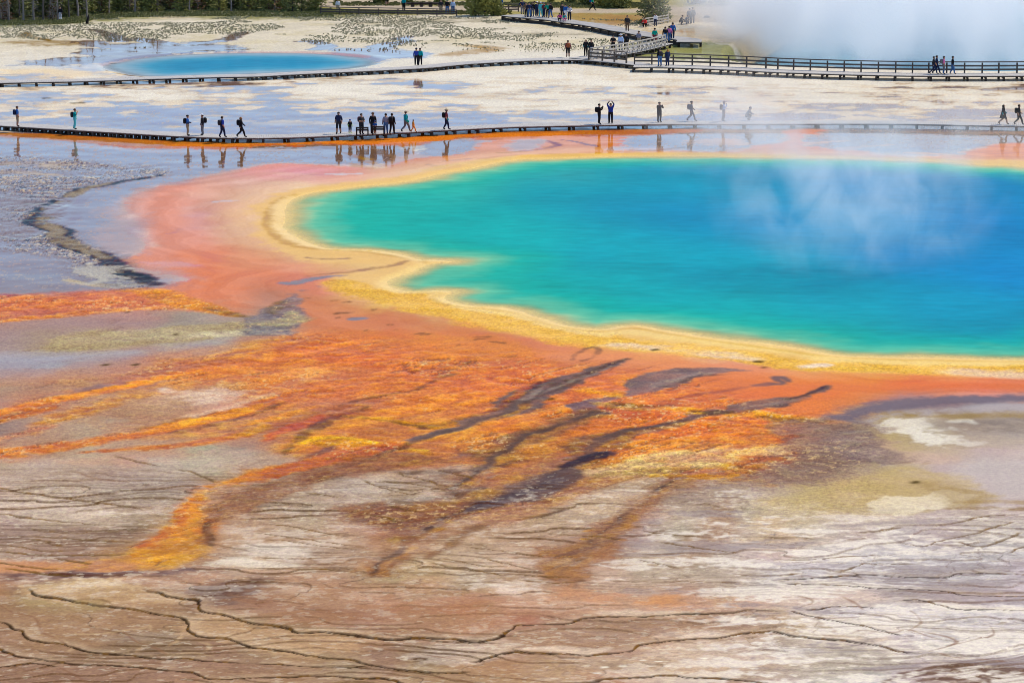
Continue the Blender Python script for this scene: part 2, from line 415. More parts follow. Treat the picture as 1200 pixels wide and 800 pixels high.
def paint_ground(cv):
    P = cv.poly; S = cv.stroke; T = cv.terrace
    X, Y, PX, PY = cv.X, cv.Y, cv.PX, cv.PY
    ALL = (slice(0, cv.ny), slice(0, cv.nx))
    n1, n2, n3 = cv.n1, cv.n2, cv.n3
    # ---- general ground: pale beige sinter plain, foreground greige
    near = sstep(215, 128, Y)
    base = lin((223, 222, 222))[None, None] * (1 - near[..., None]) + lin((186, 162, 142))[None, None] * near[..., None]
    cv.C[:] = base * (1 + 0.07 * n2 + 0.05 * n3)[..., None]
    cv.W[:] = 0.12
    # ---- the plain between the two boardwalks: sinter sheets with wet runnels between them
    f1 = fbm(X, Y, 10, 4, 61, 0.6); f2 = fbm(X, Y, 4.0, 4, 67, 0.62); f3 = fbm(X + 0.4 * Y, Y * 0.9, 20, 3, 71)
    f4 = fbm(X * .6, Y * 1.2, 2.2, 3, 73)
    zone = sstep(178, 163, PY) * sstep(78, 92, PY)
    wetline = np.interp(PY, [60, 84, 98, 112, 122, 130, 138, 150, 160, 175], [-1.2, -.45, -.16, -.02, .12, .30, .62, .9, 1.1, 1.1])
    wetline = wetline + np.interp(PX, [0, 200, 420, 640, 760, 900, 1200], [.14, .05, 0.06, -.10, -.08, .06, .10]) * sstep(150, 120, PY)
    wetline = wetline - .55 * sstep(104, 92, PY) * sstep(560, 640, PX)
    q = wetline + 0.46 * f1 + 0.46 * f2 + 0.20 * f3 + .30 * f4 + .14 * n3
    ridge = 1 - np.abs(fbm(X, Y * .8, 7.5, 4, 79, .6)) * 2.6              # braided runnels
    q = q + .42 * np.clip(ridge, 0, 1) * sstep(88, 100, PY) - .08
    tan = sstep(-.35, .05, q) * (0.55 + 0.55 * f2) * zone
    cv.blend(ALL, np.clip(tan, 0, 1) * .38, (210, 198, 186), 0.15, 0.16)
    cv.blend(ALL, sstep(-.02, .16, q) * sstep(.34, .2, q) * zone * .55, (206, 182, 158), 0.1, 0.16)
    cv.blend(ALL, sstep(.08, .24, q + .1 * f4) * zone * .5, (186, 178, 180), 0.4, 0.12)
    cv.blend(ALL, sstep(.16, .52, q + .15 * f4) * zone * .92, (154, 172, 202), 0.85, 0.14)
    cv.blend(ALL, sstep(.5, 1.1, q + .5 * f4) * zone * .5, (146, 162, 194), 0.95, 0.12)
    cv.blend(ALL, sstep(.12, .4, -q + .25 * f3 + .2 * f4) * zone * .8, (231, 230, 231), 0.05, 0.08)
    cv.blend(ALL, sstep(.35, .6, f4 + .3 * n3) * sstep(.15, -.1, q) * zone * .4, (204, 186, 166), 0.1, 0.1)
    # scraps of dry sinter inside the wet belt
    sc = sstep(.28, .50, fbm(X * .7, Y * .9, 3.0, 4, 83) + .25 * f1) * sstep(150, 138, PY) * sstep(108, 122, PY)
    cv.blend(ALL, sc * .75, (230, 220, 208), 0.1, 0.12)
    # ---- far plain: dry, with a haze of sage
    far = sstep(66, 50, PY)
    cv.blend(ALL, far * .8, (214, 210, 203), 0.0, 0.12)
    cv.blend(ALL, far * sstep(.1, .6, f2 + .3 * n2) * .4, (198, 190, 160), 0.0, 0.1)
    cv.blend(ALL, far * sstep(.25, .6, f1 * .6 + n3 * .6) * .3, (168, 162, 124), 0.0, 0.1)
    # dark ground band along y = 25..31
    S([(395,29),(450,26.5),(520,24.5),(600,24),(680,27)], [2.5,5,6,6,3], (132,128,112), 2.2, 0.5, op=.65, breakup=.5)
    S([(560,44),(620,41),(690,40)], [1.5,3.5,2.0], (132,130,120), 1.2, 0.5, op=.6, breakup=.4)
    P([(0,22),(90,19),(180,15),(300,16),(420,16),(420,21),(300,23),(200,22),(120,26),(60,30),(0,31)], (118,122,58), 2.5, 2.0, 0, .85, .2, .25)
    P([(-200,26),(60,24),(110,17),(160,13),(240,12),(400,14),(400,-6),(-200,-6)], (92,96,48), 2.5, 2.0, 0, .9, .2)
    P([(170,19),(215,18.5),(232,20.5),(190,22)], (226,212,190), 1.5, 1.0, 0, .8)
    # meadow and roads at the top
    P([(370,-4),(840,-4),(838,20),(800,32),(740,28),(690,24),(640,18),(600,17),(500,17.5),(372,16)], (150,144,86), 2.0, 1.5, 0, .9, .2)
    P([(686,14),(700,17),(752,18),(756,26),(735,32),(705,32),(690,26),(684,18)], (162,128,88), 2.0, 1.5, 0, .85, .15)
    P([(640,18),(690,15),(700,25),(680,30),(655,24)], (158,136,88), 2.0, 1.5, 0, .8, .2)
    S([(360,4),(400,6.5),(440,8.5),(500,9.6),(560,10),(600,10.6),(660,12.4),(700,13),(745,12.6),(790,11)], [6,6,6,7,6,6,6,6,5], (186,176,168), 1.4, 0.1, 0, 1, .05)
    S([(380,1.0),(450,2.2),(520,3.2),(570,4)], [6,6,6,6], (190,180,172), 1.4, 0.1, 0, 1, .05)
    P([(770,6),(800,8),(850,2),(900,-4),(940,-4),(930,20),(880,30),(810,30),(775,28)], (178,166,158), 4, 2.0, 0, .95, .08)
    S([(740,31),(780,29.5),(830,29),(900,30),(960,32)], [4,5,5,6,6], (214,206,198), 1.6, 0.2, 0, .95)
    P([(760,36),(800,33),(850,32),(900,33),(905,48),(860,52),(810,48),(770,44)], (205,190,172), 3, 2, .2, .9)
    S([(764,38),(790,36.5),(815,37)], [.8,1.6,.6], (200,140,84), 1.2, .6, .1, .6, breakup=.4)
    P([(705,62),(740,52),(790,50),(850,52),(905,56),(930,62),(880,72),(800,68),(740,66)], (126,138,86), 3, 2.5, .1, .85, .2)
    P([(800,56),(860,53),(900,56),(890,66),(840,66)], (150,158,136), 3, 2, .2, .7)
    # ---- runnels and the small turquoise pool
    W_ = (104, 136, 186)
    for pts, w in (([(105,35),(118,37),(130,40),(135,44),(140,48)], [.6,1.2,1.6,2.2,3]), ([(160,45),(172,48),(188,52)], [1.4,2.4,4]),
                   ([(290,38),(280,41),(272,44),(258,48),(240,50),(225,53)], [.7,1.6,2,2,2.2,3]), ([(352,49),(366,48),(376,51),(384,55),(372,58)], [.8,1.5,2,2.4,2]),
                   ([(482,43),(468,46),(476,49),(455,52),(445,56)], [1,1.8,1.8,2.2,3]), ([(505,63),(480,64),(455,66)], [1,2.6,3])):
        S(pts, w, W_, .5, .5, .95, .9)
    S([(30,38),(32,43),(45,45),(55,48)], [.8,1.8,1.5,1], (96,80,58), .5, .5, .2, .8, breakup=.3)
    S([(520,65),(555,60),(575,57),(552,54)], [2.5,3,3,2], (170,138,84), 1.2, .5, .3, .75, breakup=.25)
    S([(20,50),(60,51),(100,50)], [3,6,3], (150,130,96), 2, .6, .2, .7, breakup=.5)
    P([(70,49),(100,47),(150,51),(190,52),(240,50),(262,53),(300,56),(280,60),(250,62),(190,66),(140,70),(110,74),(60,78),(20,76),(5,78),(40,71),(90,66),(85,62),(110,57)], (112,142,184), 1.2, 1.6, .95, .95, .1, .15)
    P([(160,60),(205,57),(240,60),(190,65),(150,66)], (88,108,134), 1.5, 1.8, .9, .6, .2, .4)
    P([(120,63),(150,61),(190,60),(170,66),(120,69),(100,68)], (110,120,124), 1.2, 1.5, .7, .5, .2, .6)
    P([(70,79),(110,75),(160,73),(200,80),(170,89),(120,89),(80,87)], (176,190,216), 1.5, 1.6, .9, .85, .08, .2)
    P([(380,58),(420,56),(455,57),(500,64),(470,69),(440,74),(425,79),(390,80)], (118,148,192), 1.3, 1.4, .95, .9)
    P([(0,82),(60,81),(110,84),(150,88),(70,90),(30,92)], (232,216,192), 1.2, 1.2, .1, .8)
    S([(130,76),(165,69.5),(215,65.5),(270,62.6),(330,61.6),(390,63),(425,66.5)], [1.5,2,2,2,2,2,1.5], (196,166,176), .9, .1, .3, .7)
    P([(2,91),(30,86),(60,87),(20,95)], (150,168,204), 1, 1, .9, .7)
    # ---- wet flat in front of the near boardwalk
    P([(-200,160),(60,163),(140,168),(230,172),(330,172),(420,168),(470,168),(470,182),(440,193),(330,192),(250,204),(180,221),(150,232),(158,262),(176,286),(150,304),(230,330),(170,342),(60,350),(-200,352)],
      (136,143,170), 1.6, 1.0, .95, 1, .08)
    P([(-200,163),(80,167),(160,172),(240,176),(160,182),(90,186),(-200,185)], (150,149,174), 1.6, .9, .95, .8, .08)
    S([(0,168),(80,170),(180,177),(260,177)], [1.5,2,2,1.5], (188,158,164), .8, .4, .9, .7, breakup=.4)
    # ochre stripe along the boardwalk's near side: its reflection put into the colour
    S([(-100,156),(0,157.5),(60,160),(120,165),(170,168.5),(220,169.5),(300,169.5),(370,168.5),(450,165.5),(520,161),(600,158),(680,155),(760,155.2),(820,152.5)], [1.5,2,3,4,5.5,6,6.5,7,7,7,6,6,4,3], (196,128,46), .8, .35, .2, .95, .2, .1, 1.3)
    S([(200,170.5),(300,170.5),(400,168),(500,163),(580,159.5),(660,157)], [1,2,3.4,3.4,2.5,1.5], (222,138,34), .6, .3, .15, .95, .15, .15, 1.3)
    S([(-100,158),(0,158.5),(60,161.5),(130,167),(180,170)], [1.5,2,2.5,2.5,2], (182,150,110), .8, .3, .45, .9)
    S([(830,153.5),(900,154.5),(1000,155),(1080,156.2),(1140,157.5),(1200,157),(1300,157)], [1.5,2,2,2.5,3,3,3], (176,140,96), .8, .25, .6, .9, .15)
    # ---- salmon apron round the spring
    APR = [(470,184),(500,180),(560,168),(620,161),(700,159),(760,162),(800,168),(905,168),(920,152),(965,153),(970,166),(1010,174),(1060,184),(1110,180),(1150,172),(1200,167),(1400,168),
           (1500,300),(1400,436),(1200,460),(1120,461),(1060,466),(1000,476),(965,488),(900,500),(600,470),(420,430),(330,410),(290,372),(170,362),(0,376),(-200,386),(-200,344),(0,345),(80,341),(150,339),(212,335),(232,328),(205,320),(150,312),
           (136,304),(165,298),(177,285),(170,270),(156,255),(146,241),(152,232),(178,221),(220,212),(260,203),(300,195),(330,191.5),(380,192.5),(428,196),(448,199),(452,190)]
    P(APR, (222,148,118), .9, .6, .35, 1, .06)
    P([(182,226),(240,210),(300,200),(330,197),(300,206),(250,215),(215,232),(210,252),(222,270),(230,292),(205,300),(185,285),(172,262),(170,240)], (228,140,112), 2.0, 1.2, .3, .75, .05)
    P([(200,290),(240,300),(265,318),(262,332),(230,338),(212,334),(238,326),(206,316),(160,308),(190,298)], (230,134,86), 1.4, 1.0, .3, .85, .05)
    P([(200,224),(260,212),(320,208),(300,222),(270,240),(230,244),(200,238)], (226,156,132), 2, 1.2, .35, .6)
    P([(210,250),(240,250),(280,262),(300,280),(270,290),(235,286),(214,270)], (212,146,136), 2, 1.4, .35, .7, .05)
    P([(290,196),(340,193),(420,197),(450,200),(420,210),(350,216),(300,222),(270,216)], (222,160,152), 1.6, 1, .4, .7, .05)
    P([(455,196),(480,186),(530,178),(600,163),(690,160),(730,164),(690,178),(600,183),(540,193),(480,203)], (218,168,156), 1.4, .9, .4, .75, .05)
    P([(140,256),(160,262),(164,280),(140,276),(120,262)], (176,160,176), 2.2, 1.2, .7, .5)
    P([(148,242),(160,252),(172,272),(170,290),(150,300),(140,296),(158,284),(156,268),(146,256)], (214,176,160), 1.6, 1, .5, .6)
    S([(208,256),(222,246),(250,238),(285,232),(310,226),(345,217)], [.5,1,1,.7,.8,.4], (238,206,196), .5, .4, .3, .55, taper=(.15,.15))
    S([(164,308),(195,310),(235,312)], [1,2,1], (202,190,196), 1, .4, .6, .75)
    S([(150,318),(190,322),(222,325)], [2,2.5,1], (190,166,170), 1.4, .4, .6, .7)
    P([(440,190),(452,182),(470,177),(500,176),(520,166),(560,160),(540,172),(552,176),(545,180),(500,184),(470,190),(455,196)], (150,150,180), 1.0, .6, .9, .55)
    P([(500,168),(545,165),(556,172),(548,179),(520,183),(498,180)], (116,134,170), .9, .5, .95, .85)
    P([(300,172),(440,171),(450,180),(446,192),(420,195),(330,190),(296,188)], (120,134,168), 1.4, .9, .95, .7)
    S([(250,178),(310,176),(362,175)], [.6,1.4,.8], (196,196,204), .5, .4, .4, .8, breakup=.35)
    for k, (x0, y0, x1, y1) in enumerate(((396,178,440,188),(420,184,452,194),(405,190,446,198),(440,176,470,186))):
        S([(x0,y0),((x0+x1)/2,(y0+y1)/2+1),(x1,y1)], [.4,1,.4], (176,150,110), .5, .8, .3, .7, breakup=.4)
    # right half of the far shore
    P([(728,166),(745,160),(800,156),(870,158),(905,158),(890,170),(840,178),(800,176),(740,178),(722,176)], (148,152,176), 1.2, .8, .95, .95)
    P([(810,164),(850,163),(878,166),(868,170),(820,170)], (208,164,164), 1.3, .8, .6, .8)
    P([(936,166),(960,157),(1000,155),(1100,157),(1200,158),(1400,158),(1400,166),(1172,167),(1150,172),(1110,181),(1050,182),(1010,176),(960,173)], (134,144,176), 1.2, .8, .95, .95)
    S([(985,176),(1010,172),(1046,170)], [.6,1.6,.6], (206,160,164), .8, .4, .6, .7)
    S([(940,170),(955,167),(985,165)], [.6,1.6,.6], (214,160,150), .8, .4, .6, .7)
    S([(1062,179),(1080,180),(1118,182)], [.5,1,.5], (222,190,184), .5, .4, .4, .8)
    S([(740,176),(770,176),(800,173)], [.4,1.2,.4], (104,84,64), .4, .4, .4, .8, breakup=.3)
    P([(600,166),(640,164),(636,171),(618,176),(600,177)], (150,156,190), 1, .6, .9, .6)
    S([(590,180),(630,176),(652,170),(640,165)], [.4,.6,.6,.3], (128,96,78), .3, .5, .4, .8, breakup=.3)
    for a in ([(330,201),(365,204),(420,204)], [(340,213.5),(352,214)], [(520,190),(540,187),(553,185)], [(500,193),(510,195),(516,195)], [(250,236),(262,234.5),(275,235)], [(203,275),(214,272),(218,267)], [(660,164),(690,170),(700,172)]):
        S(a, [.2,.5,.2], (120,100,104), .3, .5, .5, .8, breakup=.3)
    S([(385,203.5),(400,204),(421,203.5)], [.4,.9,.4], (140,146,172), .3, .2, .9, .9)
    S([(251,237),(263,235.5),(275,235)], [.3,.8,.3], (150,156,176), .3, .2, .8, .9)
    # ---- broad colours of the run-off ground
    sv = survey_colour(PX + 17 * n1 + 12 * n2 + 3 * n3, PY + (6 * fbm(X, Y, 7, 3, 131) + 4.5 * fbm(X, Y, 2.2, 3, 137) + 1.2 * n3))
    mw = (sstep(186, 206, PY) * .82)[..., None]
    cv.C[:] = cv.C * (1 - mw) + sv * mw
    r = cv.sdf(POOL, 24.0)
    bb, sd = r
    dist = np.maximum(-sd, 0)
    apr = sstep(15, 9, dist) * sstep(-.3, .3, -sd) * sstep(560, 480, PY[bb])
    cv.D[bb] = cv.D[bb] * (1 - .8 * apr) + .22 * apr
    ph = dist * 1.0 + 2.2 * n1[bb] + .5 * n2[bb]
    ring = 1.5 * vnoise(ph * 1.6, 0.03 * X[bb] + 3, 401) + .6 * vnoise(ph * 4.1, 0.05 * X[bb] + 9, 402) - 1.05
    pk = (apr * .55)[..., None]
    cv.C[bb] *= 1 - pk + pk * np.array((.98, 1.10, 1.16))
    pin = (sstep(7.5, 2.0, dist + 1.2 * n1[bb]) * apr * sstep(330, 300, PY[bb]) * .5)[..., None]
    cv.C[bb] = cv.C[bb] * (1 - pin) + lin((230, 192, 156)) * pin
    cv.C[bb] *= (1 + (.20 * ring * apr)[..., None] * np.array((.7, 1.0, 1.25)))
    cv.soft = .7
    P([(190,206),(150,214),(120,218),(98,223),(86,236),(84,262),(74,272),(80,284),(92,292),(114,300),(122,303),(142,298),(152,286),(146,268),(136,254),(130,242),(138,232),(168,219),(212,209),(258,201),(300,193),(280,189)], (146,144,166), 1.9, .7, .9, 1.2, .06)
    P([(124,246),(150,252),(166,270),(162,288),(136,298),(112,286),(124,268)], (188,168,172), 2.2, 1.0, .6, .9, .05)
    # near the crust ledge on the left: tan sheets, broken blue-grey crust
    P([(-200,188),(40,190),(100,191),(138,193),(110,200),(70,214),(0,219),(-200,220)], (150,146,150), 1.8, 1.4, .7, .75, .12, .45)
    S([(0,191),(60,192),(130,194)], [2,3,1], (216,190,152), .8, .5, .1, .85, breakup=.45)
    S([(0,203),(20,201),(60,206)], [2,2.5,1], (226,208,182), .8, .5, .1, .85, breakup=.35)
    S([(0,217),(40,216),(85,214)], [1,1.6,.8], (206,182,146), .7, .5, .1, .8, breakup=.4)
    S([(55,195),(78,198)], [1.5,1], (228,212,190), .8, .3, .1, .8, breakup=.3)
    S([(130,188),(160,189),(185,194)], [2,4,2], (190,206,226), 1, .5, .9, .6, breakup=.5)
    P([(-200,220),(60,216),(110,209),(140,207),(120,216),(85,228),(66,240),(55,256),(66,274),(90,288),(130,300),(140,314),(90,300),(40,284),(-200,282)], (112,118,130), 1.4, 1.2, .45, .9, .35, .2, 2.0)
    P([(20,225),(60,218),(90,220),(70,235),(50,250),(20,248)], (140,140,144), .9, 1.5, .35, .7, .3, .5, 2.2)
    P([(0,290),(60,288),(95,296),(80,312),(30,318),(0,314)], (156,140,158), 1.5, 1.4, .8, .8, .12)
    S([(-20,322),(40,324),(70,321)], [2,2.5,1], (196,208,226), .8, .5, .8, .8, breakup=.3)
    P([(-50,318),(60,314),(100,310),(130,318),(180,334),(120,340),(40,344),(-50,346)], (122,130,152), 1.4, 1.0, .9, .75, .1)
    # the ledge itself
    S([(190,206),(150,212),(122,217),(98,221),(82,229),(61,242),(50,259),(55,264),(72,272),(77,281),(90,291),(118,299),(131,309),(142,317),(165,328),(184,333)],
      [.3,.5,.9,.8,.8,1.8,2.2,1.8,1.8,1.5,1.5,1.5,1.4,1.3,1.4,.6], (64,54,48), .5, .3, .2, .95, .3, .15, 2.0)
    S([(130,214),(100,222),(62,242),(60,262),(80,282),(125,302)], [.5,.8,1,1.3,1.2,.8], (168,158,146), .4, .5, .2, .8, .2, .5, 2.0)
    S([(112,226),(95,233),(88,245),(84,262)], [.5,.7,.7,.4], (150,162,186), .4, .3, .6, .7, .2, .3)
    P([(62,240),(80,231),(90,238),(86,252),(84,264),(66,262),(56,256)], (120,140,172), .8, .6, .9, .8, .1)
    P([(92,313),(112,312),(134,314),(150,322),(148,331),(128,335),(108,333),(98,325),(84,319)], (184,184,186), .7, .9, .2, .9, .14, .25, fine=.5)
    S([(85,328),(110,333),(140,335),(165,333)], [.6,1,1.4,.8], (206,192,160), .4, .3, .2, .8, .2, .3, 1.5)
    S([(92,304),(130,308),(140,314)], [1,1.5,1], (150,96,74), .8, .5, .4, .6, breakup=.3)
    cv.soft = .38
    # ---- yellow rim
    P([(300,262),(296,246),(312,232),(345,222),(400,214),(470,207),(520,197),(580,186),(640,181),(720,180),(820,179),(900,181),(1000,183),(1070,185),(1130,187),(1200,188),(1400,205),(1500,300),(1400,436),
       (1200,440),(1050,437),(960,433),(900,427),(850,419),(780,412),(700,404),(640,395),(600,388),(560,377),(520,367),(480,358),(440,352),(405,344),(384,332),(400,322),(440,312),(380,308),(335,300),(306,280)], (232,196,134), .9, .55, .25, 1, .05)
    P([(270,262),(276,246),(300,232),(340,220),(300,240),(296,262),(306,282),(340,302),(400,308),(380,316),(330,306),(290,290)], (228,186,136), 2.4, 1.0, .3, .8, .05)
    P([(250,280),(290,290),(340,306),(390,316),(380,326),(320,322),(270,306)], (224,158,120), 1.8, 1.0, .3, .6, .05)
    S([(400,332),(440,344),(500,358),(560,372),(620,386),(700,399),(780,408),(860,416),(940,427),(1040,431),(1200,434),(1330,430)], [2,3,3.4,3.5,3.4,3.2,3,3,2.5,2.5,2.5,2.5], (232,184,78), .9, .5, .2, .85, .2, .25, 1.6)
    S([(560,190),(620,183.5),(700,181.5),(800,180.5),(830,180.5)], [1,1.5,1.8,1.5,.6], (232,190,106), .6, .3, .2, .9)
    S([(500,199),(560,189),(600,184.5)], [.6,1.2,1], (226,196,140), .7, .3, .3, .8)
    # lip line of the ledge, and pale lip inside it
    S([(345,228),(327,235),(316,246),(313,258),(320,272),(336,284),(356,290),(390,293),(430,296),(470,302),(488,305),(500,308)], [.4,.6,.6,.6,.7,.8,.6,.5,.4,.4,.3,.3], (196,156,84), .35, .15, .3, .85, .1)
    S([(330,262),(338,274),(354,284),(380,291),(420,294),(460,299)], [.4,.5,.6,.5,.4,.3], (198,168,104), .3, .15, .3, .6)
    P([(316,248),(328,236),(344,230),(340,244),(336,258),(340,270),(352,280),(372,288),(352,288),(334,280),(322,268)], (238,212,166), .7, .3, .3, .85, .05)
    P([(446,334),(458,322),(480,314),(494,309),(500,312),(480,322),(466,330),(474,338),(520,338),(535,340),(520,345),(524,353),(560,360),(600,364),(640,376),(700,388),(740,386),(800,393),(900,406),(1000,420),(1200,424),(1330,420),(1330,426),(1200,429),(1000,425),(900,412),(800,400),(740,392),(700,394),(640,383),(600,371),(550,364),(508,352),(506,345),(470,344),(452,340)], (240,214,150), .5, .2, .25, .9, .04)
    S([(455,338),(480,343),(516,343.5),(508,350),(530,358),(570,363),(610,368),(650,381),(700,389),(740,385),(800,394),(880,405),(960,416),(1040,421),(1200,424)], [.4,.5,.5,.4,.4,.4,.5,.5,.5,.5,.5,.4,.4,.4,.4], (214,176,96), .3, .1, .25, .6)
    S([(720,404),(780,408),(840,414),(880,419)], [1.2,2,2,1], (240,216,196), .8, .6, .1, .8, .1, .6)
    S([(1110,434),(1150,437),(1200,438),(1260,438)], [1,1.6,1.6,1.5], (240,212,190), .8, .6, .1, .8, .1, .55)
    S([(945,429),(958,428)], [.8,1], (242,226,214), .4, .2, .1, .9)
    # ---- orange fan
    P([(60,470),(150,448),(240,425),(300,404),(360,392),(440,388),(520,400),(590,412),(660,424),(720,430),(800,436),(900,440),(970,450),(1000,470),(960,490),(930,530),(905,558),(830,560),(760,552),(700,540),(620,560),(540,580),(470,560),(400,540),(330,530),(260,520),(150,510)],
      (214,116,58), 1.6, 1.3, .3, .95, .10, 0)
    P([(560,392),(660,402),(760,414),(900,430),(1000,437),(1200,442),(1400,440),(1400,452),(1200,458),(1120,460),(1060,465),(1000,474),(960,488),(900,486),(800,470),(740,458),(690,450),(640,440),(590,425),(530,408)], (222,128,80), 1.0, .7, .35, .95, .05)
    S([(900,462),(960,455),(1040,450),(1200,449),(1330,450)], [3,4,3,2.2,2], (220,112,62), 1.2, .4, .4, .8, .05)
    P([(620,412),(720,416),(860,426),(960,436),(1200,442),(1200,446),(960,444),(820,438),(700,430)], (226,150,112), 1.2, .7, .35, .6, .05)
    P([(350,360),(400,350),(450,362),(520,376),(590,392),(600,408),(560,412),(500,398),(440,388),(390,388),(360,380)], (214,126,86), 1.4, .9, .4, .9, .06)
    P([(430,362),(480,366),(540,384),(590,400),(560,404),(500,394),(450,386)], (196,116,88), 1.4, 1.0, .5, .6, .05)
    for pts, wd, c, o in (([(240,425),(300,412),(380,404),(460,400),(540,402),(600,414)], [2,4,5,5,5,3], (226,146,50), .7),
                          ([(180,440),(260,428),(350,418),(450,414),(560,418),(640,436)], [2,4,5,6,5,3], (212,104,44), .7),
                          ([(420,408),(480,404),(560,412),(620,424)], [2,4,4,2], (232,168,60), .55),
                          ([(380,455),(450,445),(530,440),(600,450)], [2,5,6,3], (206,100,48), .6),
                          ([(440,478),(520,470),(600,472),(660,462)], [2,4,4,2], (224,134,46), .7),
                          ([(300,470),(380,462),(460,462),(540,466)], [2,4,4,2], (222,130,60), .6),
                          ([(640,500),(720,490),(800,500),(880,505)], [3,5,6,4], (224,118,44), .85),
                          ([(700,530),(760,520),(840,525),(900,530)], [3,5,5,3], (226,132,52), .8)):
        S(pts, wd, c, 2.0, 1.0, .3, o, .15, .3, 1.5)
    P([(690,470),(760,478),(850,486),(920,490),(930,510),(910,530),(860,540),(780,545),(720,540),(690,545),(660,560),(640,550),(680,520),(640,510)], (224,122,50), 1.4, 1.0, .3, .9, .12, .1, 1.4)
    P([(850,500),(900,496),(960,490),(1010,494),(1040,520),(1050,540),(1010,556),(960,568),(900,570),(840,560),(880,540),(910,520)], (148,118,108), 2.0, 1.6, .3, .9, .3, .15, 2.0)
    P([(960,500),(1000,498),(1020,520),(1045,542),(1010,548),(975,530)], (124,110,116), 1.6, 1.4, .5, .6, .25, .2, 2.0)
    P([(840,520),(900,515),(920,530),(900,560),(850,566),(800,556)], (182,104,60), 2.0, 1.4, .3, .7, .2, .2, 1.6)
    # bright fringe of the fan
    S([(640,548),(690,540),(740,536),(800,526),(860,520),(900,522)], [1.5,3,4,4,3,1.5], (236,196,140), 1.0, .8, .1, .7, .15, .6, 2.0)
    S([(690,550),(730,546),(790,540),(850,545)], [1.2,2.2,2,1], (220,166,62), .7, .6, .1, .75, .2, .4, 2.0)
    S([(780,556),(830,558),(880,562),(910,568)], [.7,1.4,1.4,.6], (206,146,44), .5, .5, .2, .8, .2, .35, 2.0)
    # ---- olive gravel tongue and blue-grey wets on the left
    P([(-100,376),(60,368),(160,362),(250,366),(300,374),(330,396),(260,402),(200,412),(100,424),(-100,440)], (152,128,134), 1.3, 1.0, .6, .95, .12)
    P([(-100,388),(40,382),(120,376),(200,368),(280,368),(240,378),(120,386),(40,404),(-100,410)], (150,132,146), 1.5, 1.1, .7, .6, .1, .3)
    P([(36,411),(58,403),(88,395),(112,388),(160,385),(240,380.5),(300,376),(332,377),(342,382),(320,388),(270,395),(230,400),(190,404),(130,409),(90,413),(55,413)], (170,154,122), .8, .8, .1, .9, .2, .12, 1.7)
    S([(100,398),(160,394),(220,392),(250,392)], [1.5,3,3,1], (222,214,198), 1, .8, .05, .7, .2, .55, 2.0)
    S([(235,394),(270,390),(320,385)], [.7,1.4,.8], (214,204,184), .6, .6, .05, .7, .2, .4, 2.0)
    P([(-60,420),(60,414),(130,411),(180,406),(240,401),(280,398),(220,408),(140,420),(90,430),(30,438),(-60,446)], (152,160,188), 1.0, .8, .85, .9, .1, .1)
    S([(-20,420),(40,418),(120,414),(160,412)], [2,2.5,2,1], (186,198,220), 1, .6, .8, .7, .1, .4)
    P([(258,400),(300,394),(345,392),(360,400),(320,408),(270,416),(200,424),(150,432),(200,420)], (168,122,108), 1.2, 1, .5, .8, .12, .1)
    P([(298,366),(330,356),(342,346),(356,339),(378,334),(352,343),(346,352),(345,359),(361,363),(356,372),(357,384),(340,391),(296,393),(270,390),(292,380)], (122,120,132), .5, .7, .5, .9, .25, .15, 1.6)
    S([(300,378),(320,376),(340,372),(350,365)], [1,2,1.5,.7], (178,168,134), .6, .6, .1, .75, .2, .35, 2.0)
    S([(318,365),(330,359),(336,352)], [.6,1,.6], (112,92,60), .5, .5, .2, .75, .2, .4, 2.0)
    S([(330,332),(345,332),(370,327),(400,322)], [.5,1.2,.8,.3], (124,116,134), .4, .4, .8, .85, .2, .1)
    S([(360,325),(385,320),(430,315),(465,312),(480,306)], [.3,.5,.5,.6,.3], (150,112,86), .35, .5, .4, .7, .2, .35)
    S([(362,302),(380,304),(410,303)], [.3,.6,.3], (132,100,84), .3, .4, .4, .8, .2, .4)
    for (x, y, r) in ((352,352,.5),(360,349,.4),(398,350,.6),(408,352,.5),(400,372,.6),(415,366,.8),(420,373,.8),(448,383,.5),(463,388,.4),(497,392,.5),(505,393,.4),(528,407,.4),(550,395,.9),(556,399,.8),(572,402,.6),(549,424,.5),(590,417,.5),(420,389,.3),(604,424,.5),(440,363,.4)):
        S([(x-6*r,y+.9),(x-1,y-.3),(x+2,y+.3),(x+6*r,y-1.0)], [r*.2,r*.5,r*.25,r*.4], (124,90,68), .22, .9, .2, .75, .2, .5)
    S([(416,374),(424,373)], .7, (142,142,160), .3, .2, .8, .9)
    # ring on the salmon (674..702, 405..422)
    S([(671,421),(674,415),(682,410),(692,406),(700,407),(700,413),(693,419),(682,422)], [.15,.3,.3,.2,.3,.3,.2,.15], (120,92,88), .18, .35, .3, .75, .2, .45)
    # orange bands running left
    P([(-200,348),(0,347),(90,342),(156,340),(200,346),(260,360),(300,366),(260,366),(180,361),(90,366),(0,376),(-200,390)], (212,128,96), .9, .8, .15, .7, .12, 0, 1.2)
    S([(-60,360),(40,356),(120,350)], [3,3,1], (226,136,56), 1.2, .6, .3, .7, .15, .45, 1.6)
    S([(-60,378),(20,374),(100,366),(170,361)], [1,1.3,1,.5], (226,144,66), .5, .4, .3, .75, .15, .2, 1.5)
    S([(154,340),(172,341),(190,346),(210,352),(230,358),(248,363),(268,369)], [1,2.2,2.4,2,2,1.6,.5], (218,146,26), .6, .4, .2, .95, .2, .1, 2.0)
    S([(240,361),(262,366),(284,371)], [.4,.8,.4], (120,96,52), .4, .4, .2, .7, .2, .2, 2.0)
    # left middle: lavender-tan ground crossed by orange streams
    P([(-200,440),(0,436),(100,428),(200,420),(280,418),(220,432),(150,450),(60,470),(0,484),(-200,500)], (178,134,120), 1.6, 1.2, .5, .9, .15, .1)
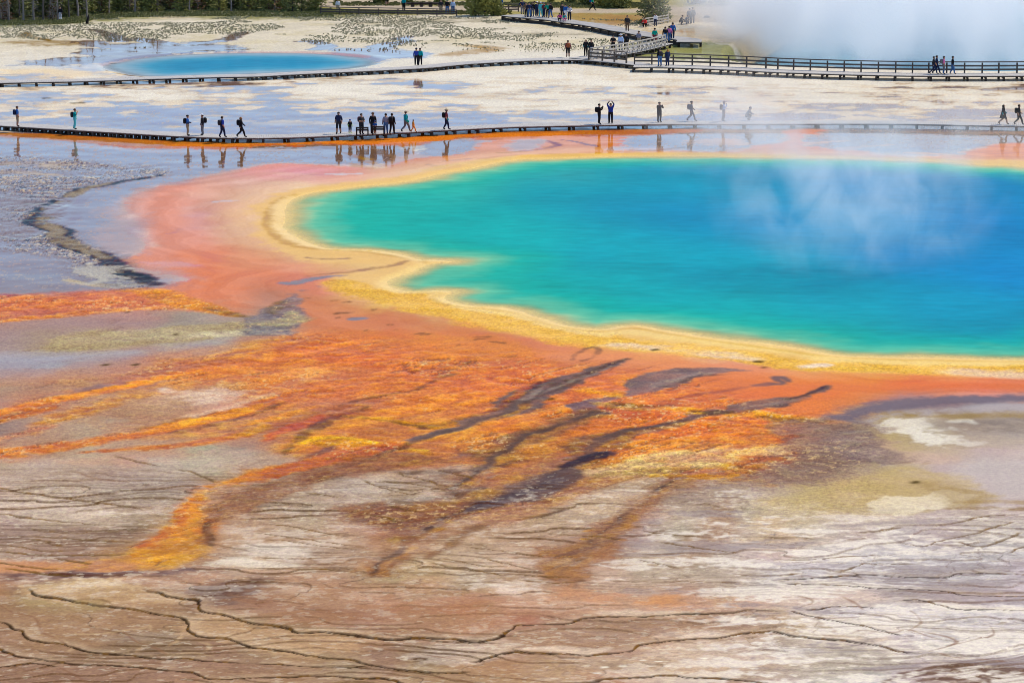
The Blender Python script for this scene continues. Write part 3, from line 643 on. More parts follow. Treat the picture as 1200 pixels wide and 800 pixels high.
    S([(-20,450),(60,444),(140,436),(220,424)], [2,3,3,1.5], (198,124,88), 1.2, .8, .4, .7, .15, .35)
    P([(-200,486),(0,486),(80,472),(160,458),(240,446),(300,450),(280,468),(220,490),(150,505),(60,520),(-200,540)], (170,144,130), 1.6, 1.2, .4, .95, .15, 0, 1.3)
    P([(100,470),(180,456),(250,450),(270,462),(220,480),(150,494),(90,496)], (166,146,118), 1.5, 1.3, .3, .7, .18, .2, 1.6)
    P([(-100,500),(20,494),(36,500),(20,510),(-100,520)], (126,108,120), 1.2, .8, .6, .8, .1)
    S([(90,462),(150,452),(190,446)], [.8,2,.6], (128,110,122), .8, .5, .6, .7, .1, .2)
    P([(208,466),(216,458),(240,455),(276,458),(284,463),(262,470),(230,474)], (236,214,202), .9, 1.1, .1, .8, .1, .5, 1.3)
    S([(190,456),(196,459)], [.5,.7], (230,216,206), .4, .3, .1, .8)
    S([(230,486),(270,476),(310,466),(340,460)], [1,1.6,1.4,.6], (236,206,184), .7, .6, .1, .75, .1, .3, 1.6)
    S([(170,508),(195,503),(225,492),(250,482)], [.6,1.4,1.2,.6], (84,66,72), .5, .5, .5, .8, .2, .35)
    S([(-30,492),(0,484),(50,471),(120,459),(180,445),(240,433),(312,423),(380,415)], [.8,1.1,1.1,1,1,1,1,.6], (218,134,66), .4, .3, .35, .95, .12, 0)
    S([(50,471),(110,460),(180,446),(240,434)], [.3,.6,.5,.3], (236,158,40), .25, .3, .2, .85, .1, .15)
    S([(40,500),(90,484),(140,470),(200,458)], [.8,1.6,1.4,.6], (208,130,72), .8, .5, .3, .6, .15, .4)
    S([(-30,538),(0,533),(60,524),(120,515),(170,508),(205,501),(260,486),(330,466),(400,447),(470,433)], [1.6,1.7,1.5,1.3,1.2,1.5,1.7,1.6,1.4,.8], (206,124,80), .6, .35, .35, .95, .12)
    S([(175,507),(205,500),(260,485),(300,474)], [.5,1.3,1.3,.5], (232,156,30), .4, .35, .2, .9, .15, .2, 1.6)
    S([(-30,500),(20,488),(60,476)], [.6,.8,.4], (206,118,66), .5, .3, .3, .8)
    S([(-20,518),(30,508),(60,498)], [.6,.9,.6], (200,134,104), .5, .3, .3, .7)
    S([(100,530),(160,525),(220,519),(275,510),(340,494),(400,478),(450,468)], [.4,.7,.9,1,1,1,.6], (202,122,80), .4, .35, .35, .9, .12)
    S([(272,511),(290,507),(310,501)], [.5,.9,.5], (232,164,36), .35, .2, .2, .9, .15, .2, 1.6)
    P([(150,536),(190,526),(230,530),(240,536),(200,538)], (206,124,90), 1.2, .7, .4, .7)
    P([(250,500),(300,488),(360,474),(420,468),(440,474),(390,492),(350,508),(320,522),(290,534),(250,530),(300,512)], (148,128,126), 1.1, .8, .45, .85, .15, .1)
    S([(315,510),(345,500),(380,488)], [.4,.8,.5], (206,112,62), .3, .3, .4, .85)
    S([(310,516),(330,506),(380,492),(410,484)], [.4,.7,.8,.5], (200,110,62), .3, .3, .4, .8)
    S([(280,500),(320,490),(370,476)], [.3,1,.4], (230,150,50), .4, .3, .2, .7, .15, .3, 1.5)
    S([(395,520),(380,530),(340,546)], [.3,.7,.4], (100,84,86), .4, .3, .4, .7)
    S([(355,520),(370,518),(400,518),(430,522),(470,526),(500,530)], [1,2,2,1.6,1,.5], (222,160,30), .6, .4, .15, .9, .25, .2, 2.0)
    S([(350,521),(375,514),(420,516),(470,524),(500,528)], [.3,.4,.4,.4,.3], (236,190,70), .25, .3, .15, .8, .15, .3, 2.0)
    S([(410,488),(440,491),(480,495),(520,499),(550,502)], [.4,.8,.8,.9,.4], (212,150,36), .4, .5, .15, .85, .3, .25, 2.0)
    S([(412,489.5),(450,493),(500,498)], [.2,.4,.2], (110,84,40), .25, .4, .15, .7, .2, .3, 2.0)
    P([(430,505),(500,496),(560,500),(540,510),(480,516)], (166,110,80), 1.5, .9, .3, .6)
    P([(430,545),(520,530),(600,510),(660,516),(650,532),(600,548),(520,556),(450,556)], (222,142,60), 1.6, 1.2, .2, .7, .2, .3, 1.6)
    # ---- dark grey-violet channels cutting the fan
    K = (112,100,104)
    S([(733,420),(718,426),(702,431),(686,438),(668,446),(640,456),(618,462),(604,476),(588,484),(562,492),(530,504),(480,516)], [.3,.7,.9,1.4,1.9,2.0,2.0,2.2,1.8,1.4,1,.5], K, .35, .35, .35, .95, .25, .12, 1.35, warp=.22)
    S([(733,420),(710,428),(690,436),(672,447),(664,452),(640,447),(612,459)], [.2,.4,.4,.6,.8,.8,.4], (84,66,46), .3, .4, .3, .7, .2, .3, 1.8)
    S([(872,434),(842,434),(812,436),(786,441),(768,449),(756,457),(742,463)], [.4,1.6,2.3,2.6,2.4,1.8,.7], (126,112,118), .35, .3, .35, .95, .25, .12, 1.35, warp=.22)
    S([(742,463),(716,467),(694,471),(686,476),(692,482),(706,484)], [.8,1,1,1.6,1.8,.8], (122,104,116), .35, .25, .35, .95, .25, .12, 1.35, warp=.22)
    S([(690,482),(676,492),(650,503),(618,516),(580,528),(540,534)], [1.2,1.5,1.9,1.9,1.6,.6], (136,104,96), .5, .4, .35, .85, .25, .12, 1.35, warp=.22)
    S([(971,451),(958,459),(936,466),(908,471),(884,476),(862,482),(840,484),(822,483)], [.2,.8,1.2,1.8,2.0,1.8,1.4,.6], K, .3, .25, .35, .95, .25, .12, 1.35, warp=.22)
    S([(968,452),(950,461),(925,468)], [.2,.4,.3], (70,56,44), .2, .2, .3, .8)
    S([(835,482),(820,485),(810,492),(786,499),(756,506),(730,512)], [1.2,1,.9,.9,1,1], (128,108,116), .3, .3, .35, .9, .25, .12, 1.35, warp=.22)
    S([(740,508),(716,516),(696,526),(676,536)], [1.2,2.4,2.6,1.6], (130,98,84), .5, .4, .35, .85, .25, .12, 1.35, warp=.22)
    S([(926,447),(918,443),(908,442),(918,449),(904,450),(884,452)], [.3,.6,.5,.5,.6,.4], K, .3, .15, .6, .9)
    S([(780,470),(820,462),(860,456),(900,450)], [.2,.4,.4,.2], (166,106,92), .35, .3, .5, .7)
    for pts in ([(716,428),(690,440),(664,450),(630,460),(604,474)], [(850,437),(810,440),(780,447),(762,457)], [(820,436),(792,445),(770,454)], [(940,466),(905,474),(870,481)], [(640,452),(616,466),(596,480)]):
        S(pts, [.1,.3,.3,.1], (160,148,146), .25, .5, .3, .55, .2, .5)
        S([(x + 4, y + 2.2) for x, y in pts], [.1,.25,.25,.1], (84,74,76), .2, .5, .3, .6, .2, .4)
    # ochre crust where the channels spill
    S([(684,455),(700,459),(718,462),(734,464)], [.6,1,1,.5], (222,150,36), .5, .4, .15, .9, .2, .2, 2.0)
    S([(704,471),(724,474),(748,477),(776,479)], [.4,1,1.1,.5], (206,170,112), .4, .4, .15, .85, .3, .35, 2.0)
    S([(726,472),(760,476),(792,474)], [.4,1,.5], (98,78,40), .4, .4, .15, .85, .3, .3, 2.0)
    S([(784,478),(806,480),(820,485)], [1,1.4,.6], (228,160,30), .4, .4, .15, .9, .2, .2, 2.0)
    S([(820,482),(840,484),(858,483)], [.6,1.4,.5], (84,62,30), .35, .3, .15, .9, .3, .15, 2.0)
    S([(856,489),(890,486),(920,488),(948,490)], [.5,1.4,1.3,.5], (226,158,34), .5, .5, .15, .9, .25, .25, 2.0)
    S([(905,488),(935,490),(965,492)], [.5,1,.4], (112,88,60), .5, .5, .2, .7, .3, .3, 2.0)
    S([(566,484),(590,474),(620,452)], [.3,.4,.3], (184,96,40), .3, .3, .3, .7)
    # the deep notch
    P([(650,548),(660,543),(672,538),(690,533),(706,530.5),(713,531),(706,535),(690,538),(676,542),(668,547)], (62,54,56), .35, .25, .3, .95, .1)
    S([(672,540),(690,535),(710,531)], [.15,.3,.2], (52,40,24), .2, .15, .2, .8)
    P([(638,548),(655,540),(672,536),(668,548),(640,556)], (150,110,94), .9, .5, .4, .8)
    S([(654,550),(658,556),(650,566),(634,574),(606,582),(576,590),(548,597)], [.7,1.6,2,2.2,2.4,1.8,1], (92,74,72), .6, .4, .3, .9, .2, .1, 1.25)
    P([(560,560),(620,548),(650,556),(640,568),(600,580),(540,590)], (176,124,92), 1.3, .9, .3, .7, .15)
    P([(655,562),(680,552),(740,552),(760,560),(720,568),(690,576),(660,592),(640,602),(600,612),(580,610),(620,590)], (190,136,96), 1.2, .8, .3, .75, .12)
    # ================= foreground: sinter shelves
    P([(600,600),(700,580),(790,570),(900,575),(1000,560),(1200,480),(1400,480),(1400,820),(1000,830),(760,800),(620,760),(580,700)], (204,190,184), 3.0, 2.0, .2, .9, .06)
    P([(820,600),(1000,600),(1200,540),(1400,540),(1400,760),(1200,770),(1000,740),(900,680),(820,660)], (216,206,206), 3.0, 2.0, .2, .8, .06)
    P([(-200,700),(0,690),(200,690),(400,720),(600,730),(700,780),(600,840),(-200,840)], (176,154,130), 3.0, 1.5, .15, .9, .06)
    cv.soft = .72
    P([(-200,535),(0,540),(100,532),(200,540),(280,540),(250,570),(210,600),(180,620),(100,600),(-200,620)], (192,172,162), 1.6, 1.2, .3, .9, .1)
    P([(0,585),(60,590),(140,600),(180,606),(140,622),(60,612),(0,604)], (212,196,188), 1.2, .9, .2, .7, .08)
    P([(130,552),(180,556),(230,560),(260,570),(200,580),(140,572)], (172,156,156), 1.4, 1.0, .4, .6)
    P([(50,545),(130,540),(200,548),(160,560),(90,566),(40,560)], (170,146,134), 1.2, .9, .35, .6, .1, .2)
    P([(60,540),(120,533),(190,540),(140,548)], (218,170,146), 1.0, .8, .2, .55, .1, .3)
    P([(190,548),(240,545),(300,552),(330,546),(350,540),(300,530),(240,530)], (196,180,172), 1.2, .8, .25, .7)
    # shelf stack on the far left
    P([(-200,612),(40,614),(150,616),(190,622),(180,640),(150,655),(60,662),(-200,666)], (164,138,126), 1.2, .8, .3, .85, .12)
    P([(-100,650),(20,652),(60,660),(20,668),(-100,668)], (200,178,164), .8, .5, .2, .7)
    # orange stream bending down to the left edge
    S([(470,520),(420,530),(385,538),(350,547),(318,554),(290,562),(265,570),(248,580),(238,592),(230,606),(222,620),(205,636),(180,650)], [1,1.6,1.8,1.6,1.5,1.5,1.7,1.8,1.6,1.6,2,2.6,2], (206,120,52), .5, .25, .35, .95, .12)
    S([(300,556),(270,566),(250,576),(240,590),(232,606),(224,618)], [.5,.9,.9,.7,.7,.7], (228,150,50), .35, .25, .25, .8, .12, .2)
    cv.later = [('P', [(266,580),(300,566),(350,553),(400,541),(450,531),(520,535),(566,540),(500,546),(440,552),(400,559),(360,571),(320,587),(285,601),(258,613),(248,628),(238,640),(234,622),(244,600)], (152,104,76))]
    P([(216,612),(232,604),(244,612),(243,622),(250,636),(240,652),(214,664),(180,668),(138,666),(120,662),(150,648),(185,634)], (204,146,70), .8, .7, .25, .9, .15, .15)
    P([(140,656),(170,650),(200,646),(186,660),(160,664)], (230,160,34), .8, .7, .2, .7, .15, .4, 1.5)
    P([(204,620),(216,614),(216,628),(206,634)], (228,150,44), .5, .4, .2, .75)
    S([(244,612),(243,620),(248,630),(250,640)], [.2,.3,.35,.2], (70,56,50), .2, .15, .2, .8)
    S([(-60,667),(0,667),(60,666),(120,665),(180,668)], [2.2,2.2,2,1.8,1], (208,150,104), .8, .3, .3, .85, .08)
    S([(-60,677),(0,676),(60,674),(120,674),(190,671),(220,668)], [1,1.2,1,.9,.7,.4], (112,92,94), .5, .25, .5, .85, .1)
    # middle shelf (300..520, 550..600) and brown flow
    P([(230,575),(300,560),(370,557),(440,552),(540,545),(566,548),(560,565),(540,575),(520,585),(470,590),(400,600),(330,610),(280,612),(255,608)], (188,170,156), 1.1, .7, .2, .9, .08)
    P([(395,572),(430,560),(455,565),(450,580),(410,586)], (208,200,200), 1, .8, .2, .65, .08, .2)
    P([(480,555),(540,545),(570,552),(556,566),(520,574)], (160,140,132), 1.0, .7, .3, .6)
    P([(240,590),(330,600),(400,595),(470,592),(540,582),(600,570),(650,560),(640,580),(580,600),(530,605),(490,622),(470,630),(440,625),(400,612),(340,606),(270,612)], (160,122,98), .95, .9, .2, .7, .12, .15, 1.2)
    P([(392,600),(430,596),(480,592),(540,580),(580,572),(600,584),(560,594),(530,602),(500,618),(484,628),(468,622),(440,614),(404,608)], (136,94,72), .9, .8, .25, .85, .12, .1, 1.25)
    S([(600,584),(560,594),(530,603),(508,616),(490,634),(478,643),(462,652),(450,664),(444,674)], [.5,.9,1.1,1.1,1.6,1.5,1.1,1.1,.8], (126,92,72), .4, .25, .35, .85, .12)
    S([(618,586),(580,592),(548,600),(520,612),(500,626),(480,645),(462,652),(452,664),(446,673)], [.2,.25,.25,.25,.3,.4,.4,.4,.3], (206,160,98), .2, .25, .2, .7, .12, .4)
    S([(466,632),(476,640),(482,644)], [.5,.9,.5], (204,164,104), .35, .2, .2, .8)
    S([(415,670),(430,667),(446,670)], [.3,.7,.3], (176,124,44), .3, .3, .2, .85, .2, .2, 1.5)
    P([(270,605),(340,610),(400,620),(440,628),(460,634),(450,652),(420,668),(380,674),(320,672),(270,670),(255,640)], (194,168,148), 1.2, .8, .2, .85, .1)
    P([(300,640),(340,636),(365,644),(330,652)], (216,204,196), .7, .5, .1, .7, .1, .2)
    S([(250,662),(310,660),(350,663)], [.5,.9,.5], (228,214,200), .4, .4, .1, .7)
    S([(264,658),(290,656),(300,657)], [.4,.7,.4], (236,226,214), .3, .3, .1, .7)
    # right of the brown channel
    P([(500,626),(540,610),(600,600),(660,590),(690,580),(700,600),(680,625),(655,650),(600,660),(540,668),(490,664)], (200,172,150), 1.2, .8, .2, .85, .08)
    S([(600,612),(580,612),(562,616),(548,622),(542,630),(530,638),(510,648),(500,655)], [.3,.4,.5,.5,.4,.4,.3,.2], (132,98,72), .3, .2, .2, .75)
    S([(662,597),(650,601),(630,605),(600,611)], [.2,.3,.3,.2], (100,74,52), .2, .15, .2, .8)
    P([(690,574),(720,566),(752,560),(772,562),(766,576),(748,594),(728,608),(716,612),(700,606)], (196,172,150), 1.0, .6, .2, .85, .06)
    P([(770,562),(800,560),(790,576),(770,590),(750,604),(740,620),(728,640),(700,662),(690,680),(650,682),(640,668),(656,650),(676,632),(700,616),(724,604),(748,592),(764,576)], (154,112,82), .9, .7, .3, .88, .12, .1)
    P([(650,640),(690,626),(725,630),(722,646),(696,664),(660,672),(640,662)], (156,102,66), .9, .8, .2, .8, .14, .1, 1.25)
    S([(780,572),(756,586),(744,600),(736,612),(726,624),(716,634)], [.15,.25,.3,.3,.3,.2], (206,160,104), .2, .25, .2, .7, .1, .45)
    S([(690,622),(710,620),(740,620)], [.2,.4,.2], (204,146,64), .2, .2, .2, .8); S([(686,632),(710,631),(735,633)], [.2,.4,.2], (204,146,64), .2, .2, .2, .8); S([(650,672),(668,671),(690,676)], [.3,.8,.3], (206,146,60), .3, .2, .2, .8, .2, .3)
    S([(640,675),(660,678),(685,681)], [.2,.5,.2], (88,64,40), .2, .2, .2, .8)
    S([(860,585),(846,606),(838,622),(826,636),(812,648),(795,664)], [.5,1,1.4,1.3,1,.5], (176,142,118), .8, .4, .2, .65)
    P([(760,566),(830,562),(900,566),(940,572),(880,584),(830,592),(780,600)], (176,156,148), 1.2, .9, .3, .7, .1)
    # pink-beige belt under the shelves
    P([(-200,672),(100,676),(220,668),(300,672),(400,678),(460,674),(520,684),(560,696),(640,690),(720,690),(800,694),(900,700),(900,714),(760,720),(660,727),(600,734),(540,746),(430,742),(330,732),(260,716),(200,690),(60,684),(-200,690)], (196,156,130), 1.2, .9, .15, .8, .08)
    P([(430,684),(460,680),(480,690),(470,704),(430,712),(400,700)], (214,178,152), 1.0, .8, .1, .6)
    P([(300,700),(360,706),(420,718),(400,722),(330,714),(280,706)], (160,118,96), 1.2, .9, .2, .7)
    P([(224,690),(280,684),(320,678),(312,690),(290,700),(250,704),(230,700)], (126,100,92), 1.1, .8, .3, .75, .1)
    P([(470,712),(520,700),(560,690),(600,700),(580,716),(540,722)], (190,130,100), 1.2, .9, .15, .6)
    P([(640,690),(680,688),(740,694),(736,702),(690,704),(650,700)], (204,150,116), .9, .7, .1, .7)
    P([(756,704),(770,697),(790,695),(800,700),(790,708),(764,709)], (208,152,108), .7, .5, .1, .8)
    P([(560,684),(600,680),(640,692),(620,700),(570,694)], (228,208,198), .9, .8, .1, .6)
    S([(710,716),(760,719),(800,718)], [.5,1,.6], (236,222,208), .5, .4, .05, .8)
    # bottom left tan shelves
    P([(36,688),(60,681),(110,676),(140,680),(180,694),(220,702),(180,706),(120,704),(70,700),(44,696)], (206,178,142), .8, .5, .1, .85, .08)
    P([(225,738),(232,716),(260,722),(300,732),(420,745),(430,752),(420,762),(380,764),(320,756),(270,748)], (212,182,146), .8, .6, .1, .7, .08)
    P([(110,766),(140,752),(180,740),(215,740),(226,752),(250,764),(220,768),(160,766)], (170,150,124), .9, .6, .1, .7)
    for pts in ([(145,738),(165,735),(172,731),(175,737)], [(160,764),(164,759),(172,757)], [(235,750),(245,755),(242,762)], [(75,742),(110,742),(150,738)], [(196,756),(210,748),(215,740)], [(190,763),(200,767),(225,764),(250,767)], [(80,764),(84,758)], [(420,738),(440,734),(460,733),(485,741)]):
        S(pts, [.08,.2,.08], (214,190,156), .12, .15, .1, .8)
    P([(480,770),(520,764),(560,758),(596,758),(570,770),(540,774),(500,776)], (214,202,190), .6, .5, .1, .7, .08)
    # bottom centre-right shelf, grey-white
    P([(600,735),(665,730),(760,722),(880,715),(925,716),(900,736),(800,746),(756,756),(690,764),(600,761),(590,750)], (178,156,138), .9, .5, .1, .9, .08)
    S([(615,758),(650,757),(690,760),(708,757)], [.3,.7,.8,.2], (238,230,220), .3, .3, .05, .85)
    S([(770,744),(810,738),(860,740)], [.3,.8,.3], (234,224,214), .3, .3, .05, .75, .1, .3); S([(800,745),(830,742),(850,743)], [.3,.8,.2], (240,234,228), .25, .2, .05, .85)
    S([(840,728),(870,724),(900,722)], [.4,1,.6], (228,214,204), .5, .4, .05, .7, .1, .4)
    P([(690,770),(760,764),(900,742),(1000,752),(1060,768),(1070,780),(1000,796),(900,798),(820,792),(740,790),(690,780)], (202,188,172), .8, .5, .1, .9, .08)
    P([(770,766),(800,755),(880,752),(960,758),(940,770),(860,772),(800,772)], (222,216,212), .8, .7, .05, .7, .06, .3)
    P([(900,690),(960,686),(1020,692),(1050,702),(1000,712),(930,712),(900,708)], (224,200,184), .8, .5, .1, .75)
    P([(900,714),(930,716),(990,732),(1040,744),(1060,756),(1000,748),(920,738),(890,730)], (212,188,160), .7, .5, .1, .7, .1, .2)
    P([(930,716),(1000,706),(1080,706),(1140,718),(1200,718),(1400,720),(1400,770),(1200,775),(1100,756),(1020,738)], (224,214,210), .9, .6, .1, .75, .06)
    for a in ([(1060,790),(1110,782),(1160,778),(1300,776)], [(1040,798),(1090,790),(1140,786),(1300,784)], [(1080,799),(1130,794),(1200,790),(1300,790)], [(1100,806),(1150,800),(1200,797),(1300,797)]):
        S(a, [.15,.35,.5,.5], (112,78,60), .2, .2, .1, .85, .15, .15)
    # ---- olive patches and white sinter on the right
    P([(1030,484),(1080,476),(1140,478),(1200,480),(1400,478),(1400,500),(1180,520),(1120,524),(1060,520),(1030,506)], (170,154,128), 1.2, 1.0, .3, .8, .15, .15)
    P([(1036,492),(1060,492),(1084,500),(1108,508),(1122,519),(1092,521),(1062,514),(1044,504)], (234,232,230), .5, 1.0, .05, .95, .10, .3, fine=.6)
    S([(1114,494),(1130,493),(1144,496)], [.4,.8,.3], (232,230,226), .3, .3, .05, .9)
    P([(1100,498),(1130,492),(1160,490),(1400,486),(1400,506),(1160,508),(1120,504)], (112,106,112), 1.0, .9, .6, .75, .2, .35)
    P([(1130,510),(1170,506),(1200,508),(1400,506),(1400,528),(1170,522)], (186,178,178), 1.0, .8, .4, .7, .15, .3)
    S([(1036,484),(1090,489),(1150,488),(1260,485)], [.6,1.2,1.2,1], (156,132,82), .6, .5, .2, .7, .2, .4)
    P([(962,488),(1000,477),(1060,466.5),(1120,462),(1200,460.5),(1400,458),(1400,470),(1200,471),(1120,476),(1030,484),(1010,496),(980,494)], (122,114,128), .7, .5, .6, .95, .08)
    P([(1012,494),(1040,483),(1120,477),(1200,472),(1400,470),(1400,482),(1200,480),(1100,484),(1040,487),(1024,494)], (176,170,180), .8, .5, .5, .85, .06)
    P([(1010,530),(1060,540),(1100,548),(1150,545),(1400,540),(1400,592),(1150,590),(1140,560),(1080,548),(1040,546)], (190,182,190), 1.5, 1, .4, .7, .08)
    P([(1000,520),(1040,516),(1080,530),(1130,536),(1100,542),(1050,540)], (204,176,160), 1.2, .9, .3, .7, .1)
    P([(920,586),(955,572),(1000,560),(1036,552),(1052,546),(1080,548),(1110,560),(1138,570),(1146,580),(1130,592),(1090,600),(1040,601),(980,600),(940,596)], (190,170,122), .9, .9, .15, .85, .14, .25, 1.15)
    P([(1030,590),(1056,582),(1080,585),(1108,577),(1112,590),(1098,598),(1064,601),(1040,599)], (238,230,214), .5, 1.0, .05, .9, .06, .3, fine=.6)
    P([(1080,566),(1120,572),(1146,580),(1132,590),(1112,596),(1114,584)], (160,136,92), .9, .7, .2, .75, .12, .15)
    S([(1120,588),(1160,588),(1260,590)], [.5,.6,.6], (158,130,80), .3, .3, .1, .7, .1, .3); S([(1110,595),(1160,596),(1260,598)], [.4,.5,.4], (150,122,78), .25, .3, .1, .7, .1, .3)
    P([(890,596),(920,590),(980,602),(930,616),(900,640),(880,630)], (206,182,136), 1.2, .8, .1, .55)
    P([(900,612),(930,624),(950,640),(920,652),(890,644)], (220,190,166), 1.2, .8, .1, .6)
    for pts, wd in (([(706,531),(668,548),(640,564),(600,580),(566,590),(530,604),(500,620),(478,640),(460,654),(446,672)], [1.2,2.4,3.0,3.2,2.6,2.2,2.2,2.4,1.8,1.2]),
                    ([(700,483),(660,500),(630,512),(596,528),(570,542),(552,558),(530,572)], [1.6,2.4,2.8,2.6,2.2,1.6,.6]),
                    ([(800,562),(770,580),(744,602),(720,626),(690,652),(666,678)], [.6,1.0,1.2,1.4,1.4,.8])):
        S(pts, wd, (182,124,80), .8, .6, .1, .42, .2, .4, 1.3)
        S(pts, [w * .5 for w in wd], (136,100,82), .35, .6, .1, .6, .25, .35, 1.25, warp=.4)
        S(pts, [w * .12 for w in wd], (84,66,62), .16, .6, .15, .75, .2, .3, warp=.15)
    for pts, wd in (([(612,470),(590,484),(562,493),(524,507),(484,520),(446,534),(404,548),(362,562)], [.9,.8,.7,.6,.6,.5,.5,.3]), ([(706,484),(688,490),(660,501),(626,514),(592,530),(566,546),(548,562)], [.8,.9,.9,.8,.7,.6,.3]),
                    ([(838,484),(812,492),(780,500),(744,508),(714,518),(690,530),(668,544),(652,560),(626,574),(590,586),(556,596),(524,608),(500,624),(482,640),(462,654),(446,672)], [.7,.7,.7,.8,.8,.8,.8,.9,.9,.8,.7,.7,.6,.6,.5,.3]),
                    ([(792,568),(768,582),(746,602),(726,622),(700,644),(676,668)], [.2,.4,.4,.4,.4,.2])):
        S(pts, wd, (98,82,80), .28, .55, .25, .8, .2, .12, 1.1, warp=.22)
        S([(x + 3, y + 3.2) for x, y in pts], [w * .5 for w in wd], (214,150,84), .25, .6, .05, .5, .2, .45, 1.3, warp=.25)
    for pts, wd in (([(600,540),(560,548),(500,552),(440,552),(390,557),(340,566),(300,578)], [.3,.6,.6,.5,.6,.5,.3]), ([(420,592),(470,588),(520,582),(560,572)], [.3,.8,.8,.3]), ([(330,470),(290,484),(250,498),(200,508)], [.3,.5,.6,.4]),
                    ([(440,476),(400,488),(370,502),(350,516),(330,534)], [.3,.6,.6,.5,.3]), ([(600,470),(560,486),(500,500)], [.3,.6,.3]), ([(540,440),(500,452),(450,462),(400,476)], [.2,.4,.4,.2])):
        S(pts, wd, (104,82,76), .3, .5, .3, .7, .2, .35, 1.2, warp=.25)
    for _, pts, c_ in cv.later: P(pts, c_, .6, .6, .15, .8, .14, .1, 1.15)
    # belts of brown mat and smooth silt between the channels
    P([(600,552),(660,548),(700,545),(760,552),(766,560),(720,567),(680,582),(650,599),(600,611),(560,612),(575,596),(610,580),(640,566)], (180,128,94), .8, .6, .2, .75, .12, .1, 1.1)
    P([(598,566),(640,552),(662,552),(664,562),(650,572),(620,580),(596,586),(570,592),(580,578)], (104,90,92), .8, .5, .35, .75, .1)
    P([(670,592),(700,576),(740,563),(768,560),(770,568),(750,584),(726,602),(700,606),(668,606),(650,608)], (200,176,156), .7, .5, .1, .85, .06)
    P([(796,562),(826,566),(790,580),(762,596),(742,612),(734,630),(720,644),(690,660),(684,680),(652,682),(636,668),(650,646),(676,628),(704,612),(730,600),(756,584)], (162,120,92), .8, .7, .1, .8, .12, .1, 1.1)
    P([(905,494),(960,490),(1005,494),(1030,512),(1050,538),(1020,548),(985,560),(930,570),(880,568),(860,558),(900,540),(915,515)], (142,120,114), .95, 1.2, .2, .75, .3, .15, 1.9, fine=.5)
    P([(985,500),(1010,500),(1030,520),(1042,540),(1010,545),(985,528)], (120,108,114), .8, 1.0, .3, .55, .25, .3, 1.9)
    P([(396,596),(430,590),(480,590),(520,584),(540,590),(512,606),(492,622),(476,632),(456,624),(420,612)], (148,102,78), .8, .8, .15, .8, .14, .1, 1.1)
    S([(690,549),(740,546),(800,537),(850,530),(900,526)], [1.2,2.6,3.2,2.6,1.2], (240,214,170), .8, .9, .05, .65, .15, .5, 2.0)
    S([(700,553),(760,549),(820,546)], [.5,1.2,.6], (150,112,62), .5, .8, .05, .6, .2, .5, 2.0)
    P([(282,640),(310,634),(346,636),(352,646),(320,652),(290,650)], (226,216,212), .6, .7, .05, .75, .08, .3)
    S([(258,661),(300,659),(348,662)], [.5,1.0,.6], (230,220,214), .35, .5, .05, .75, .1, .3)
    P([(236,690),(270,682),(308,679),(312,690),(280,700),(246,702)], (124,100,94), .9, .8, .2, .75, .1)
    P([(40,690),(60,682),(110,677),(150,682),(186,695),(170,702),(110,703),(66,699)], (208,184,152), .6, .5, .05, .8, .08)
    P([(226,742),(232,722),(262,724),(300,734),(396,744),(404,756),(380,766),(320,758),(272,749)], (214,186,152), .6, .6, .05, .75, .08)
    P([(482,770),(520,756),(570,748),(596,750),(592,762),(560,772),(510,777)], (214,204,194), .5, .6, .05, .75, .08, .15)
    # shade of colour across the shelves: warm below left, cool and pale to the right
    cool = sstep(600, 660, PY) * sstep(760, 960, PX)
    cv.C *= (1 + cool[..., None] * np.array((0.0, .06, .22)))
    cv.D *= (1 - .45 * sstep(590, 640, PY))
    cv.D *= (1 - .5 * sstep(1000, 1060, PX) * sstep(455, 470, PY) * sstep(610, 590, PY))
    ll = sstep(660, 720, PY) * sstep(720, 420, PX)
    cv.C *= (1 - ll[..., None] * np.array((.24, .31, .31)))
    lm = sstep(690, 740, PY) * sstep(480, 620, PX) * sstep(980, 860, PX)
    cv.C *= (1 - lm[..., None] * np.array((.02, .15, .20)))
    fo = sstep(388, 405, PY) * sstep(560, 500, PY) * sstep(.45, .75, (cv.C[..., 0] - cv.C[..., 2]) / (cv.C[..., 0] + 1e-4))
    cv.C *= (1 + fo[..., None] * np.array((.05, .05, -.06)))
    P([(652,549),(664,542),(680,536),(700,531.5),(714,530.5),(708,535),(692,538.5),(678,543),(668,548.5)], (60,52,58), .3, .25, .25, .95, .1)
    S([(664,548),(660,556),(650,566),(630,575),(604,583),(570,592),(545,599)], [.6,1.4,1.7,1.6,1.4,1.0,.4], (90,80,88), .45, .4, .3, .85, .12, .1, 1.0, warp=.2)
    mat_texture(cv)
    cv.soft = 1.0
    # the ledge itself
    S([(190,206),(150,212),(122,217),(98,221),(82,229),(61,242),(50,259),(55,264),(72,272),(77,281),(90,291),(118,299),(131,309),(142,317),(165,328),(184,333)],
      [.3,.5,.9,.8,.8,1.8,2.2,1.8,1.8,1.5,1.5,1.5,1.4,1.3,1.4,.6], (64,54,48), .5, .3, .2, .95, .3, .15, 2.0)
    S([(130,214),(100,222),(62,242),(60,262),(80,282),(125,302)], [.5,.8,1,1.3,1.2,.8], (168,158,146), .4, .5, .2, .8, .2, .5, 2.0)
    S([(112,226),(95,233),(88,245),(84,262)], [.5,.7,.7,.4], (150,162,186), .4, .3, .6, .7, .2, .3)
    P([(62,240),(80,231),(90,238),(86,252),(84,264),(66,262),(56,256)], (120,140,172), .8, .6, .9, .8, .1)
    P([(92,313),(112,312),(134,314),(150,322),(148,331),(128,335),(108,333),(98,325),(84,319)], (184,184,186), .7, .9, .2, .9, .14, .25, fine=.5)
    shelf_texture(cv)
